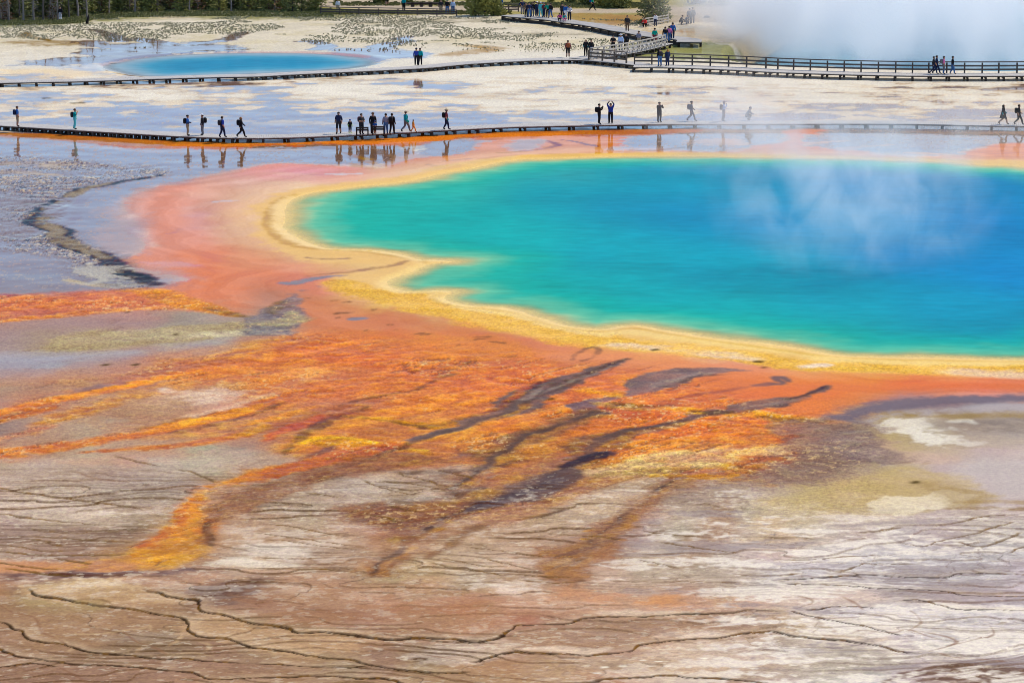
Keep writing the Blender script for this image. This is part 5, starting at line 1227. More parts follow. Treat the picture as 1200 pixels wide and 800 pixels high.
def boardwalk(name, label, front_px, deck_z, width, spacing, parent=None, sleepers=True, posts_h=0.2, rail=None, rail_range=None, rail_side='back', rail_mat=None, flip=False, deck_px=False, skirt=0.0):
    """a plank walkway; front_px is the foot of its viewer-side edge"""
    root = parent or empty(name, gp(*front_px[len(front_px) // 2]))
    if parent is None: tag(root, label, 'boardwalk')
    inv = Matrix.Translation(-root.location)
    p = spline(front_px, False, 8)
    line = [gp(a, b, 0.0) for a, b in p] if not deck_px else [Vector((*gp(a, b, deck_z).xy, 0)) for a, b in p]
    st = resample(line, 0.16); N = normals(st)
    if flip: N = [-n for n in N]
    W = width
    loc = lambda v: tuple(v - root.location)
    # decking planks, slightly uneven
    mb = MB()
    for i in range(len(st) - 1):
        a, b = st[i], st[i + 1]
        g = 0.007
        t = (b - a).normalized() * g
        dz = rng.uniform(-0.006, 0.006)
        e0, e1 = rng.uniform(-.02, .02), rng.uniform(-.02, .02)
        z0, z1 = deck_z - 0.045 + dz, deck_z + dz
        P = [a + t - N[i] * (0.06 + e0), b - t - N[i + 1] * (0.06 + e0), b - t + N[i + 1] * (W + e1), a + t + N[i] * (W + e1)]
        if (P[1] - P[0]).cross(P[3] - P[0]).z < 0: P = P[::-1]
        mb.hexa([loc(Vector((q.x, q.y, z0))) for q in P] + [loc(Vector((q.x, q.y, z1))) for q in P])
    o = mb.build('decking', wood_deck, root); o['kind'] = 'stuff'
    # edge beams in bays and a support under every joint
    x_of = lambda v: to_px(v.x, v.y)[0]
    pos = 0.0; marks = [0]; last = st[0]; acc = 0.0
    for i in range(1, len(st)):
        acc += (st[i] - st[i - 1]).length
        sp = spacing(float(x_of(st[i]))) if callable(spacing) else spacing
        if acc >= sp: marks.append(i); acc = 0.0
    for k, i in enumerate(marks):
        j = marks[k + 1] if k + 1 < len(marks) else len(st) - 1
        if j > i:
            for off, nm in ((0.02, 'edge_beam'), (W - 0.06, 'edge_beam')):
                mb = MB()
                a, b = st[i] + N[i] * off, st[j] + N[j] * off
                h = 0.10
                a = Vector((a.x, a.y, deck_z - 0.048 - h / 2)); b = Vector((b.x, b.y, deck_z - 0.048 - h / 2))
                mb.bar(loc(a), loc(b), 0.07, h - 0.002); mb.build(nm, wood_dark, root)
        if sleepers:
            mb = MB()
            c = st[i] + N[i] * (W / 2)
            rz = math.atan2(N[i].y, N[i].x)
            top = deck_z - 0.15
            mb.box(loc(Vector((c.x, c.y, top - 0.06))), (W + 0.05, 0.16, 0.12), rz)
            for off in (0.12, W - 0.12):
                q = st[i] + N[i] * off
                mb.box(loc(Vector((q.x, q.y, (top - 0.12) / 2 - 0.06))), (0.24, posts_h, top - 0.12 + 0.12), rz)
            mb.build('support', wood_dark, root)
    if skirt:
        mb = MB()
        for i in range(0, len(st) - 6, 6):
            a, b = st[i] + N[i] * 0.1, st[i + 6] + N[i + 6] * 0.1
            mb.bar(loc(Vector((a.x, a.y, skirt / 2 - .1))), loc(Vector((b.x, b.y, skirt / 2 - .1))), 0.05, skirt + .2)
        mb.build('skirt_board', wood_dark, root)
    if rail:
        railing(root, st, N, deck_z, rail_range, W - 0.10 if rail_side == 'back' else 0.05, rail_mat or wood_rail)
    return root, st, N

def railing(root, st, N, z, rng_px, off, mat, spacing=1.75, height=1.08, brace=False):
    loc = lambda v: tuple(v - root.location)
    idx = [i for i in range(len(st)) if rng_px[0] <= float(to_px(st[i].x, st[i].y)[0]) <= rng_px[1]]
    i0, i1 = idx[0], idx[-1]
    acc = 1e9; posts = []
    for i in range(i0, i1 + 1):
        if i > i0: acc += (st[i] - st[i - 1]).length
        if acc >= spacing: posts.append(i); acc = 0
    for i in posts:
        mb = MB(); q = st[i] + N[i] * off
        mb.box(loc(Vector((q.x, q.y, z + height / 2 - 0.05))), (0.13, 0.14, height - 0.06), math.atan2(N[i].y, N[i].x)); 
        if brace:
            r_ = q - N[i] * 0.42
            mb.bar(loc(Vector((r_.x, r_.y, z - 0.05))), loc(Vector((q.x, q.y, z + height * .75))), 0.07, 0.07)
        mb.build('post', mat, root)
    for zz, w, h, nm in ((height, 0.20, 0.09, 'top_rail'), (height * 0.66, 0.05, 0.16, 'middle_rail'), (height * 0.33, 0.05, 0.16, 'lower_rail')):
        mb = MB()
        for a, b in zip(posts, posts[1:]):
            o_ = off if nm == 'top_rail' else off - 0.095
            p, q = st[a] + N[a] * o_, st[b] + N[b] * o_
            mb.bar(loc(Vector((p.x, p.y, z + zz))), loc(Vector((q.x, q.y, z + zz))), w, h)
        mb.build(nm, mat, root)

NEAR = [(-75,150),(0,153),(75,157.5),(150,162),(220,166),(280,167.6),(330,167.3),(380,165.5),(430,163.5),(460,162),(485,160.5),(530,158),(600,154.6),(660,153.2),(720,152),(780,151.2),(850,151),(900,151),(1000,150.8),(1060,151),(1100,151.6),(1150,152.7),(1200,153.6),(1285,155.2)]
boardwalk('boardwalk', 'low grey plank boardwalk on dark posts running the whole width just beyond the spring', NEAR, 0.42, 2.2,
          lambda x: 0.72 if x < 190 else (1.25 if x < 320 else 1.95))
FAR = [(-75,105.6),(0,102.4),(100,100.2),(200,97),(250,95.6),(300,94.6),(350,92),(400,89.6),(450,87.2),(500,84.4),(550,79.8),(600,77),(640,75.2),(680,75.2),(710,77.6),(745,81.2)]
boardwalk('boardwalk', 'straight low plank boardwalk without railing passing in front of the small turquoise pool', FAR, 0.42, 2.2, lambda x: 1.55 if x < 300 else 1.05)
RAILED = [(742,85),(780,85.4),(830,87),(870,88.8),(900,90.6),(950,92.5),(1000,94),(1060,95.2),(1100,95.5),(1160,95.6),(1200,95.4),(1290,95)]
rw, rst, rN = boardwalk('boardwalk', 'plank boardwalk with a dark three-bar railing in front of the steaming crater', RAILED, 0.55, 2.6, 1.75, rail=True, rail_range=(735, 1290))
# the railing carries on over the end of the straight boardwalk
loc0 = [gp(a, b, 0.5) for a, b in spline([(690,69.6),(705,70.6),(722,72.2),(745,74.4)], False, 6)]
r2 = empty('railing', loc0[0]); tag(r2, 'short dark railing closing the bend where the two boardwalks meet', 'railing')
s2 = [Vector((v.x, v.y, 0)) for v in resample(loc0, 0.15)]
railing(r2, s2, normals(s2), 0.45, (680, 760), 0.0, wood_rail, 1.6)
# hairpin ramp climbing away from the junction, pale railing on its viewer side
RAMP = [(688,69.5),(705,67.4),(725,64.5),(745,61.2),(762,57.6),(778,53.6),(788,50.8)]
rmp, s3, N3 = boardwalk('boardwalk', 'sloping hairpin boardwalk with a pale sunlit railing above the junction', RAMP, 0.5, 2.4, 1.7, deck_px=True, sleepers=True)
railing(rmp, s3, N3, 0.5, (692, 783), 0.03, wood_pale, 1.1, 1.08, brace=True)
UPPER = [(793,49.4),(794,47.0),(786,45.6),(770,44.2),(750,41.6),(735,38.6),(718,36),(700,32.4),(680,28.8),(662,26.6),(640,23.2),(620,21.4),(600,19.8),(588,18.2)]
boardwalk('boardwalk', 'winding raised boardwalk crossing the sage flat with a crowd at its far end', UPPER[::-1], 0.6, 2.6, 2.2, deck_px=True, skirt=0.35)

# rail fence / far boardwalk railing along the meadow
def rail_fence(name, label, pts_px, z, spacing, mat, height=0.95):
    line = [gp(a, b, 0) for a, b in spline(pts_px, False, 6)]
    root = empty(name, line[0]); tag(root, label, 'fence')
    s = resample(line, 0.3)
    railing(root, s, normals(s), z, (-1e5, 1e5), 0.0, mat, spacing, height)
rail_fence('rail_fence', 'long dark rail fence below the grey path, left of the round conifers', [(376,17),(420,18),(460,18.6),(500,19.4),(540,20),(556,20.2)], 0.1, 2.3, wood_rail, 0.8)
rail_fence('rail_fence', 'short rail fence right of the round conifers where the crowd gathers', [(585,17.8),(592,17.6),(600,17.4),(610,17.2)], 0.35, 1.0, wood_rail, 0.9)
rail_fence('rail_fence', 'pale slanting handrail beneath the big conifer by the steam', [(754,31.5),(764,30),(774,28.4),(784,26.8),(792,26.4)], 0.0, 1.0, wood_pale, 0.9)

# ------------------------------------------------------------------ benches
bench_mat = simple_mat('dark_bench_plastic', (0.02, 0.017, 0.015), 0.6, 0.2)
def bench(px, py, label, w=1.05):
    c = gp(px, py, 0.425)
    root = empty('bench', c); tag(root, label, 'bench', 'benches on the near boardwalk')
    for nm, off, d in (('seat', (0, 0.18, 0.42), (w, 0.16, 0.05)), ('seat', (0, 0.36, 0.42), (w, 0.16, 0.05)), ('backrest', (0, -0.02, 0.66), (w, 0.05, 0.14)), ('backrest', (0, -0.02, 0.50), (w, 0.05, 0.10)),
                       ('leg', (-w / 2 + .06, 0.0, 0.33), (0.09, 0.09, 0.66)), ('leg', (w / 2 - .06, 0.0, 0.33), (0.09, 0.09, 0.66)), ('leg', (-w / 2 + .06, 0.36, 0.2), (0.09, 0.09, 0.395)), ('leg', (w / 2 - .06, 0.36, 0.2), (0.09, 0.09, 0.395))):
        if nm == 'backrest': off = (off[0], -0.075, off[2])
        mb = MB(); mb.box(off, d); mb.build(nm, bench_mat, root)
bench(424.5, 159.2, 'dark bench with a backrest standing left of its twin on the near boardwalk')
bench(443.2, 158.2, 'dark bench with a backrest behind which the small child in a blue cap stands')

# ------------------------------------------------------------------ people
def pose_joints(kind):
    J = dict(pelvis=(0, 0, .95), belly=(0, .01, 1.10), chest=(0, .0, 1.30), neck=(0, .01, 1.47), head=(0, .03, 1.57), crown=(0, .02, 1.67))
    for s, n in ((1, 'R'), (-1, 'L')):
        J['sho' + n] = (s * .17, 0, 1.39); J['elb' + n] = (s * .235, -.03, 1.12); J['wri' + n] = (s * .235, .08, .89); J['han' + n] = (s * .225, .11, .80)
        J['hip' + n] = (s * .095, 0, .90); J['kne' + n] = (s * .105, .03, .50); J['ank' + n] = (s * .11, -.02, .09); J['toe' + n] = (s * .125, .15, .045)
    def S(**k):
        for a, v in k.items(): J[a] = v
    if kind == 'walk':
        S(kneR=(.10, .20, .53), ankR=(.10, .30, .10), toeR=(.11, .46, .07), kneL=(-.10, .0, .50), ankL=(-.10, -.34, .16), toeL=(-.10, -.20, .05), elbR=(.24, -.15, 1.13), wriR=(.25, -.06, .90), hanR=(.25, -.02, .82), elbL=(-.24, .08, 1.12), wriL=(-.23, .26, .95), hanL=(-.22, .32, .90))
    elif kind == 'stroll':
        S(kneR=(.10, .12, .51), ankR=(.10, .17, .09), toeR=(.11, .34, .05), kneL=(-.10, .0, .50), ankL=(-.10, -.20, .11), toeL=(-.10, -.05, .04), elbR=(.24, -.10, 1.12), wriR=(.25, .04, .90), hanR=(.25, .08, .82))
    elif kind == 'photo':
        S(elbR=(.27, .14, 1.20), wriR=(.10, .28, 1.46), hanR=(.05, .29, 1.54), elbL=(-.27, .14, 1.20), wriL=(-.10, .28, 1.46), hanL=(-.05, .29, 1.54))
    elif kind == 'onehand':
        S(elbR=(.27, .14, 1.22), wriR=(.12, .22, 1.48), hanR=(.07, .18, 1.58), kneL=(-.10, -.02, .5), ankL=(-.10, -.12, .09), toeL=(-.11, .05, .04))
    elif kind == 'armsup':
        S(shoR=(.17, 0, 1.43), shoL=(-.17, 0, 1.43), elbR=(.26, .06, 1.66), wriR=(.11, .12, 1.88), hanR=(.05, .13, 1.95), elbL=(-.26, .06, 1.66), wriL=(-.11, .12, 1.88), hanL=(-.05, .13, 1.95))
    elif kind == 'hold':
        S(elbR=(.26, .02, 1.12), wriR=(.10, .25, 1.10), hanR=(.03, .28, 1.13), elbL=(-.26, .02, 1.12), wriL=(-.10, .25, 1.08), hanL=(-.03, .28, 1.10))
    elif kind == 'hips':
        S(elbR=(.36, -.08, 1.16), wriR=(.20, .06, 1.0), hanR=(.15, .08, .98), elbL=(-.36, -.08, 1.16), wriL=(-.20, .06, 1.0), hanL=(-.15, .08, .98))
    elif kind == 'crouch':
        S(pelvis=(0, -.10, .38), belly=(0, -.02, .52), chest=(0, .10, .70), neck=(0, .17, .86), head=(0, .21, .96), crown=(0, .22, 1.06))
        for s, n in ((1, 'R'), (-1, 'L')):
            S(**{'sho' + n: (s * .17, .12, .79), 'elb' + n: (s * .24, .26, .58), 'wri' + n: (s * .12, .42, .52), 'han' + n: (s * .06, .47, .55), 'hip' + n: (s * .11, -.10, .36), 'kne' + n: (s * .16, .28, .46), 'ank' + n: (s * .13, .02, .09), 'toe' + n: (s * .14, .20, .04)})
    return J
BONES = [('pelvis', 'belly'), ('belly', 'chest'), ('chest', 'neck'), ('neck', 'head'), ('head', 'crown')]
for n in 'RL':
    BONES += [('chest', 'sho' + n), ('sho' + n, 'elb' + n), ('elb' + n, 'wri' + n), ('wri' + n, 'han' + n), ('pelvis', 'hip' + n), ('hip' + n, 'kne' + n), ('kne' + n, 'ank' + n), ('ank' + n, 'toe' + n)]
RAD = dict(pelvis=(.175, .135), belly=(.170, .130), chest=(.195, .140), neck=(.062, .064), head=(.090, .102), crown=(.086, .094), sho=(.088, .082), elb=(.064, .062), wri=(.044, .042), han=(.046, .032), hip=(.118, .118), kne=(.086, .086), ank=(.062, .066), toe=(.052, .042))
ZONE = {'neck': 0, 'head': 0, 'crown': 0, 'han': 0}      # slots: 0 skin, 1 top, 2 forearm, 3 trousers, 4 calf, 5 shoe
def body_meshes(kinds):
    """every pose as ONE continuous skinned surface, coloured by which bone is nearest"""
    tmp = []
    for k in kinds:
        J = pose_joints(k); names = list(J)
        me = bpy.data.meshes.new('body_' + k)
        me.from_pydata([J[n] for n in names], [(names.index(a), names.index(b)) for a, b in BONES], [])
        o = bpy.data.objects.new('tmp_body', me); COL.objects.link(o)
        o.modifiers.new('s', 'SKIN')
        lay = me.skin_vertices[0].data if me.skin_vertices else None
        if lay is None:
            bm = bmesh.new(); bm.from_mesh(me); bm.verts.layers.skin.verify(); bm.to_mesh(me); bm.free(); lay = me.skin_vertices[0].data
        for n, sv in zip(names, lay):
            sv.radius = RAD.get(n) or RAD[n[:-1]]
            sv.use_root = n == 'pelvis'
        sub = o.modifiers.new('d', 'SUBSURF'); sub.levels = 1; sub.render_levels = 1
        tmp.append((k, J, o))
    bpy.context.view_layer.update()
    dg = bpy.context.evaluated_depsgraph_get()
    out = {}
    for k, J, o in tmp:
        me = bpy.data.meshes.new_from_object(o.evaluated_get(dg)); me.name = 'body_' + k
        cen = np.array([p.center[:] for p in me.polygons])
        best = np.full(len(cen), 9e9); zone = np.zeros(len(cen), int)
        for a, b in BONES:
            A, B = np.array(J[a]), np.array(J[b])
            t = np.clip(((cen - A) @ (B - A)) / ((B - A) @ (B - A) + 1e-9), 0, 1)
            d = np.linalg.norm(cen - A - t[:, None] * (B - A), axis=1) - 0.5 * (RAD.get(a) or RAD[a[:-1]])[0]
            if b in ('neck',): z = np.where(t > .75, 0, 1)
            elif b in ('head', 'crown') or b[:3] == 'han': z = np.zeros(len(cen), int)
            elif b[:3] == 'wri': z = np.full(len(cen), 2)
            elif b[:3] in ('hip', 'kne'): z = np.full(len(cen), 3)
            elif b[:3] == 'ank': z = np.where(t > .92, 5, 4)
            elif b[:3] == 'toe': z = np.full(len(cen), 5)
            elif b == 'belly': z = np.where(t < .35, 3, 1)
            else: z = np.ones(len(cen), int)
            kk = d < best; best = np.where(kk, d, best); zone = np.where(kk, z, zone)
        me.materials.clear()
        for i in range(6): me.materials.append(None)
        me.polygons.foreach_set('material_index', zone.astype(np.int32)); me.polygons.foreach_set('use_smooth', np.ones(len(zone), bool))
        me.update()
        out[k] = (me, J)
        old = o.data; bpy.data.objects.remove(o); bpy.data.meshes.remove(old)
    return out
BODY = body_meshes(['stand', 'walk', 'stroll', 'photo', 'onehand', 'armsup', 'hold', 'hips', 'crouch'])

def ball(mb, c, r, squash=(1, 1, 1), cut=None, nu=10, nv=7):
    base = len(mb.v)
    for j in range(nv + 1):
        ph = math.pi * j / nv
        for i in range(nu):
            th = 2 * math.pi * i / nu
            x, y, z = math.sin(ph) * math.cos(th), math.sin(ph) * math.sin(th), math.cos(ph)
            if cut: x, y, z = cut(x, y, z)
            mb.v.append((c[0] + r * squash[0] * x, c[1] + r * squash[1] * y, c[2] + r * squash[2] * z))
    for j in range(nv):
        for i in range(nu):
            i2 = (i + 1) % nu
            mb.f.append((base + j * nu + i, base + (j + 1) * nu + i, base + (j + 1) * nu + i2, base + j * nu + i2))
PARTS = {}
def part_mesh(kind):
    if kind in PARTS: return PARTS[kind]
    mb = MB()
    if kind == 'short_hair': ball(mb, (0, -.018, .035), .112, (.92, 1.05, .95), lambda x, y, z: (x, y if z > .15 or y < .1 else .1 + .2 * (y - .1), max(z, -.45 if y < 0.1 else .15)))
    elif kind == 'long_hair': ball(mb, (0, -.03, -.03), .115, (1.0, 1.0, 1.0), lambda x, y, z: (x, (y if z > .55 else min(y, .12)), z if z > 0 else z * 2.3))
    elif kind == 'cap':
        ball(mb, (0, -.005, .055), .118, (.92, 1.02, .72), lambda x, y, z: (x, y, max(z, 0)))
        mb.box((0, .15, .06), (.15, .12, .015))
    elif kind == 'hat':
        ball(mb, (0, -.0, .055), .112, (.95, 1.0, .85), lambda x, y, z: (x, y, max(z, 0)))
        mb.tube([(0, 0, .05), (0, 0, .065)], [.19, .185], 12)
    elif kind == 'backpack': ball(mb, (0, -.20, -.02), .20, (.82, .62, 1.15), lambda x, y, z: tuple(math.copysign(abs(v) ** .6, v) for v in (x, y, z)), 12, 8)
    elif kind == 'shoulder_bag': ball(mb, (.20, .08, -.40), .13, (.9, .5, .8), lambda x, y, z: tuple(math.copysign(abs(v) ** .6, v) for v in (x, y, z)), 10, 7)
    elif kind == 'skirt': mb.tube([(0, 0, .16), (0, 0, -.05), (0, -.02, -.42)], [.15, .19, .27], 12)
    PARTS[kind] = mb.mesh(kind, None, True)
    return PARTS[kind]
CLOTH = {'black': (.012, .012, .015), 'charcoal': (.03, .03, .035), 'navy': (.015, .025, .07), 'blue': (.02, .10, .34), 'royal': (.02, .05, .30), 'teal': (.0, .27, .30), 'turquoise': (.10, .50, .52), 'green': (.0, .32, .22), 'lime': (.35, .62, .08), 'grey': (.16, .16, .18), 'lightgrey': (.42, .42, .46),
         'khaki': (.32, .26, .17), 'tan': (.46, .36, .24), 'white': (.78, .78, .80), 'paleblue': (.45, .58, .80), 'pink': (.70, .18, .38), 'magenta': (.45, .03, .22), 'red': (.60, .03, .03), 'maroon': (.16, .03, .04), 'orange': (.70, .26, .03), 'yellow': (.80, .70, .12), 'jeans': (.05, .13, .30), 'brown': (.13, .075, .045), 'plaid': (.22, .22, .28), 'ghost': (.12, .12, .14), 'rust': (.30, .08, .03)}
def cloth(c): return simple_mat(c + '_cloth', CLOTH[c], .9, .2, 6.0)
skin = simple_mat('skin', (.42, .23, .15), .6, .1, 4.0)
hair_m = {'dark': simple_mat('dark_hair', (.015, .011, .009), .6), 'brown': simple_mat('brown_hair', (.09, .045, .022), .6), 'ginger': simple_mat('ginger_hair', (.28, .11, .03), .6), 'grey': simple_mat('grey_hair', (.4, .38, .36), .6), 'fair': simple_mat('fair_hair', (.38, .25, .11), .6)}
NEARG, FARG, UPG = 'visitors on the near boardwalk', 'visitors on the far boardwalks', 'visitors on the raised boardwalk and paths'
def person(px, py, z, face, pose, top, legs, label, group, hair='dark', head='short_hair', hat=None, pack=None, sleeve=None, calf=None, bag=None, size=1.0, skirt=None, shoe='black'):
    """face: direction the person looks, degrees, 0 = away from the viewer, 90 = to the left, -90 = to the right"""
    p = gp(px, py, z)
    root = empty('person', p, math.radians(face))
    root.scale = (size * 1.12, size * 1.12, size)
    tag(root, label, 'person', group)
    me, J = BODY[pose]
    o = link(bpy.data.objects.new('body', me), root)
    sl = cloth(sleeve) if sleeve else skin; cf = cloth(calf) if calf else skin
    if sleeve is None: sl = skin
    for i, m in enumerate((skin, cloth(top), sl, cloth(legs), cf, cloth(shoe))):
        o.material_slots[i].link = 'OBJECT'; o.material_slots[i].material = m
    def piece(kind, name, m, at):
        q = link(bpy.data.objects.new(name, part_mesh(kind)), root)
        q.location = at
        if not q.data.materials: q.data.materials.append(None)
        q.material_slots[0].link = 'OBJECT'; q.material_slots[0].material = m
    h = J['head']; h = (h[0], h[1], h[2] + .03)
    piece(head, 'hair', hair_m[hair], h)
    if hat: piece(hat[0], 'hat', cloth(hat[1]), (h[0], h[1], h[2] + .03))
    if pack: piece('backpack', 'backpack', cloth(pack), (J['chest'][0], J['chest'][1], J['chest'][2] - .05))
    if bag: piece('shoulder_bag', 'shoulder_bag', cloth(bag), (J['chest'][0], J['chest'][1], J['chest'][2]))
    if skirt: piece('skirt', 'skirt', cloth(skirt), J['pelvis'])
    return root
ZN = 0.43
R_, L_, AW, TO = -90, 90, 0, 180
# near boardwalk, left to right
person(20.5, 148.6, ZN, -75, 'stand', 'blue', 'khaki', 'person in blue shirt and tan shorts with dark backpack, leftmost on the near boardwalk', NEARG, pack='navy', hair='brown')
person(88, 151.6, ZN, R_, 'onehand', 'teal', 'turquoise', 'person in turquoise trousers and teal top raising a hand to the face', NEARG, pack='charcoal', calf='turquoise', head='short_hair', hair='brown')
person(220, 159.4, ZN, R_, 'hold', 'blue', 'khaki', 'person in blue jacket and khaki trousers, left end of the loose row of four', NEARG, pack='black', sleeve='navy', calf='khaki')
person(237.5, 158.6, ZN, L_ + 20, 'stand', 'charcoal', 'grey', 'person in white cap and dark jacket turned left, second in the row of four', NEARG, hat=('cap', 'white'), pack='black', sleeve='charcoal', calf='grey')
person(260.5, 161.2, ZN, -60, 'stroll', 'royal', 'navy', 'person in bright blue top and navy trousers, third in the row of four', NEARG, pack='charcoal', calf='navy')
person(282.5, 161.2, ZN, R_, 'walk', 'black', 'black', 'person in black with loose light brown hair striding right, last in the row of four', NEARG, hair='ginger', head='long_hair', pack='black', sleeve='black', calf='black')
person(397, 156.8, ZN, 170, 'stroll', 'navy', 'charcoal', 'tall person in navy t-shirt and dark shorts left of the child in lime stripes', NEARG, size=1.04)
person(410.2, 156.2, ZN, -160, 'stand', 'black', 'black', 'child in black with lime trim and a blue cap beside the benches', NEARG, hat=('cap', 'royal'), size=.66, sleeve='lime', shoe='lime')
person(423.5, 157.6, ZN, -140, 'hold', 'charcoal', 'charcoal', 'person with large maroon backpack and folded arms behind the left bench', NEARG, pack='maroon', calf='charcoal')
person(437, 156.6, ZN, -170, 'stand', 'black', 'charcoal', 'person in black with a brown hat behind the right bench', NEARG, hat=('hat', 'brown'), sleeve='black', calf='charcoal')
person(439.5, 157.2, ZN, 160, 'hold', 'blue', 'brown', 'small child in a blue cap just behind the right bench', NEARG, hat=('cap', 'royal'), size=.62)
person(452.3, 157.6, ZN, 20, 'stand', 'plaid', 'jeans', 'person in grey checked hoodie and blue jeans right of the benches', NEARG, sleeve='plaid', calf='jeans')
person(459.4, 157.4, ZN, -20, 'stroll', 'black', 'black', 'person all in black with black backpack beside the checked hoodie', NEARG, pack='black', sleeve='black', calf='black')
person(475.5, 154.8, ZN, -60, 'walk', 'teal', 'grey', 'person in teal shirt and tan hat walking with a child in orange', NEARG, hat=('cap', 'tan'), sleeve='teal', calf='grey', bag='green')
person(484.3, 155.0, ZN, -70, 'walk', 'orange', 'orange', 'small child dressed in orange hurrying along the boardwalk', NEARG, size=.60, sleeve='orange', calf='orange')
person(523, 152.2, ZN, -80, 'stroll', 'maroon', 'navy', 'person in dark top and tan hat with backpack, alone right of the benches', NEARG, hat=('hat', 'tan'), pack='black', calf='navy', bag='teal')
person(702, 145.5, ZN, R_ + 10, 'photo', 'black', 'black', 'person in black with backpack photographing to the right, beside raised arms', NEARG, pack='black', sleeve='black', calf='black', hair='dark')
person(715.5, 145.0, ZN, 175, 'armsup', 'royal', 'black', 'person in royal blue top with both arms raised overhead taking a picture', NEARG, sleeve='navy', calf='black')
person(772.5, 143.4, ZN, -150, 'photo', 'charcoal', 'charcoal', 'person in dark grey holding a camera up, alone on the near boardwalk', NEARG, calf='charcoal', sleeve='charcoal')
person(810, 142.2, ZN, R_, 'walk', 'ghost', 'grey', 'person striding right with backpack, veiled by thin steam', NEARG, pack='grey', sleeve='grey', calf='grey')
person(848, 142.6, ZN, R_, 'onehand', 'paleblue', 'grey', 'person in pale blue top touching the face, veiled by thin steam', NEARG, pack='charcoal', sleeve='paleblue', calf='grey', hat=('cap', 'maroon'))
person(876, 141.2, ZN, R_, 'crouch', 'ghost', 'charcoal', 'crouching person veiled by steam, right of the striding pair', NEARG, sleeve='ghost', calf='charcoal', size=1.05)
person(1175.5, 146.0, ZN, R_, 'walk', 'black', 'black', 'person with long dark hair and black skirt walking right near the frame edge', NEARG, head='long_hair', skirt='black', sleeve='teal')
person(1193.5, 146.6, ZN, R_, 'walk', 'black', 'black', 'person in black trousers at the right edge following the black skirt', NEARG, calf='black', pack='black')
# far boardwalks
person(488, 76.8, ZN, 0, 'stand', 'royal', 'black', 'person in royal blue jacket, left of the pair beside the small turquoise pool', FARG, sleeve='royal', calf='black', hat=('cap', 'navy'))
person(492.3, 76.8, ZN, -10, 'stroll', 'teal', 'black', 'person in turquoise jacket, right of the pair beside the small turquoise pool', FARG, sleeve='teal', calf='black')
person(665.5, 67.2, ZN, 5, 'stand', 'maroon', 'black', 'person in dark shorts with a rusty red backpack seen from behind', FARG, pack='rust')
person(686.5, 65.8, .5, 160, 'stand', 'black', 'black', 'person in black vest with turquoise sleeves at the boardwalk junction', FARG, sleeve='teal', calf='black', head='long_hair', hair='fair')
person(692.6, 66.0, .5, -160, 'stand', 'black', 'navy', 'person in black jacket and navy trousers at the junction by the railing end', FARG, sleeve='black', calf='navy')
person(773.2, 78.0, .56, 20, 'stand', 'black', 'jeans', 'person in black jacket and blue jeans at the left end of the long railing', FARG, pack='charcoal', sleeve='black', calf='jeans', size=1.04)
person(782.2, 77.8, .56, 30, 'stand', 'navy', 'navy', 'person with ginger hair in navy carrying a white bag by the railing', FARG, hair='ginger', head='long_hair', bag='white', sleeve='navy', calf='navy')
person(1093.8, 87.2, .56, R_, 'walk', 'charcoal', 'navy', 'person in dark clothes, left of the close pair on the railed boardwalk', FARG, sleeve='charcoal', calf='navy')
person(1097.2, 87.0, .56, R_, 'walk', 'navy', 'navy', 'person in navy with bare arms, right of the close pair on the railed boardwalk', FARG, calf='navy', size=1.04)
person(1105.6, 87.0, .56, R_, 'stand', 'pink', 'grey', 'person in pink top on the railed boardwalk between dark-clad walkers', FARG, calf='jeans', pack='grey')
person(1116, 87.0, .56, R_, 'stroll', 'black', 'jeans', 'person in black top and blue jeans, rightmost on the railed boardwalk', FARG, sleeve='black', calf='jeans')
# on the hairpin ramp and the raised boardwalk
person(718.5, 61.0, .5, 170, 'hold', 'black', 'black', 'person in black, leftmost behind the pale ramp railing', UPG, size=1.0)
person(727.3, 59.6, .5, 170, 'stand', 'paleblue', 'grey', 'person in pale blue shirt and white hat behind the pale ramp railing', UPG, hat=('hat', 'white'), sleeve='paleblue', calf='grey')
person(733.6, 58.6, .5, 170, 'stand', 'black', 'black', 'person in black beside the pale blue shirt behind the ramp railing', UPG, sleeve='black', calf='black')
person(748.5, 55.6, .5, 150, 'hold', 'plaid', 'khaki', 'person in grey patterned top halfway along the pale ramp railing', UPG, sleeve='plaid', calf='khaki')
person(767.2, 52.0, .5, 0, 'stand', 'green', 'maroon', 'person in green t-shirt behind the upper end of the ramp railing', UPG, calf='maroon')
person(779.5, 50.4, .5, 10, 'stroll', 'black', 'jeans', 'person in black top and jeans, left of three walking up the hairpin', UPG, sleeve='black', calf='jeans')
person(784.2, 49.4, .5, 10, 'stroll', 'pink', 'jeans', 'person in pink top, middle of three walking up the hairpin', UPG, sleeve='pink', calf='jeans')
person(788.2, 46.4, .5, 0, 'stroll', 'blue', 'navy', 'person in blue jacket, right of three walking up the hairpin', UPG, sleeve='teal', calf='navy', size=1.06)
person(735, 36.6, .6, 180, 'stand', 'charcoal', 'brown', 'lone person in dark clothes on the raised boardwalk below the big conifer', UPG, sleeve='charcoal', calf='brown')
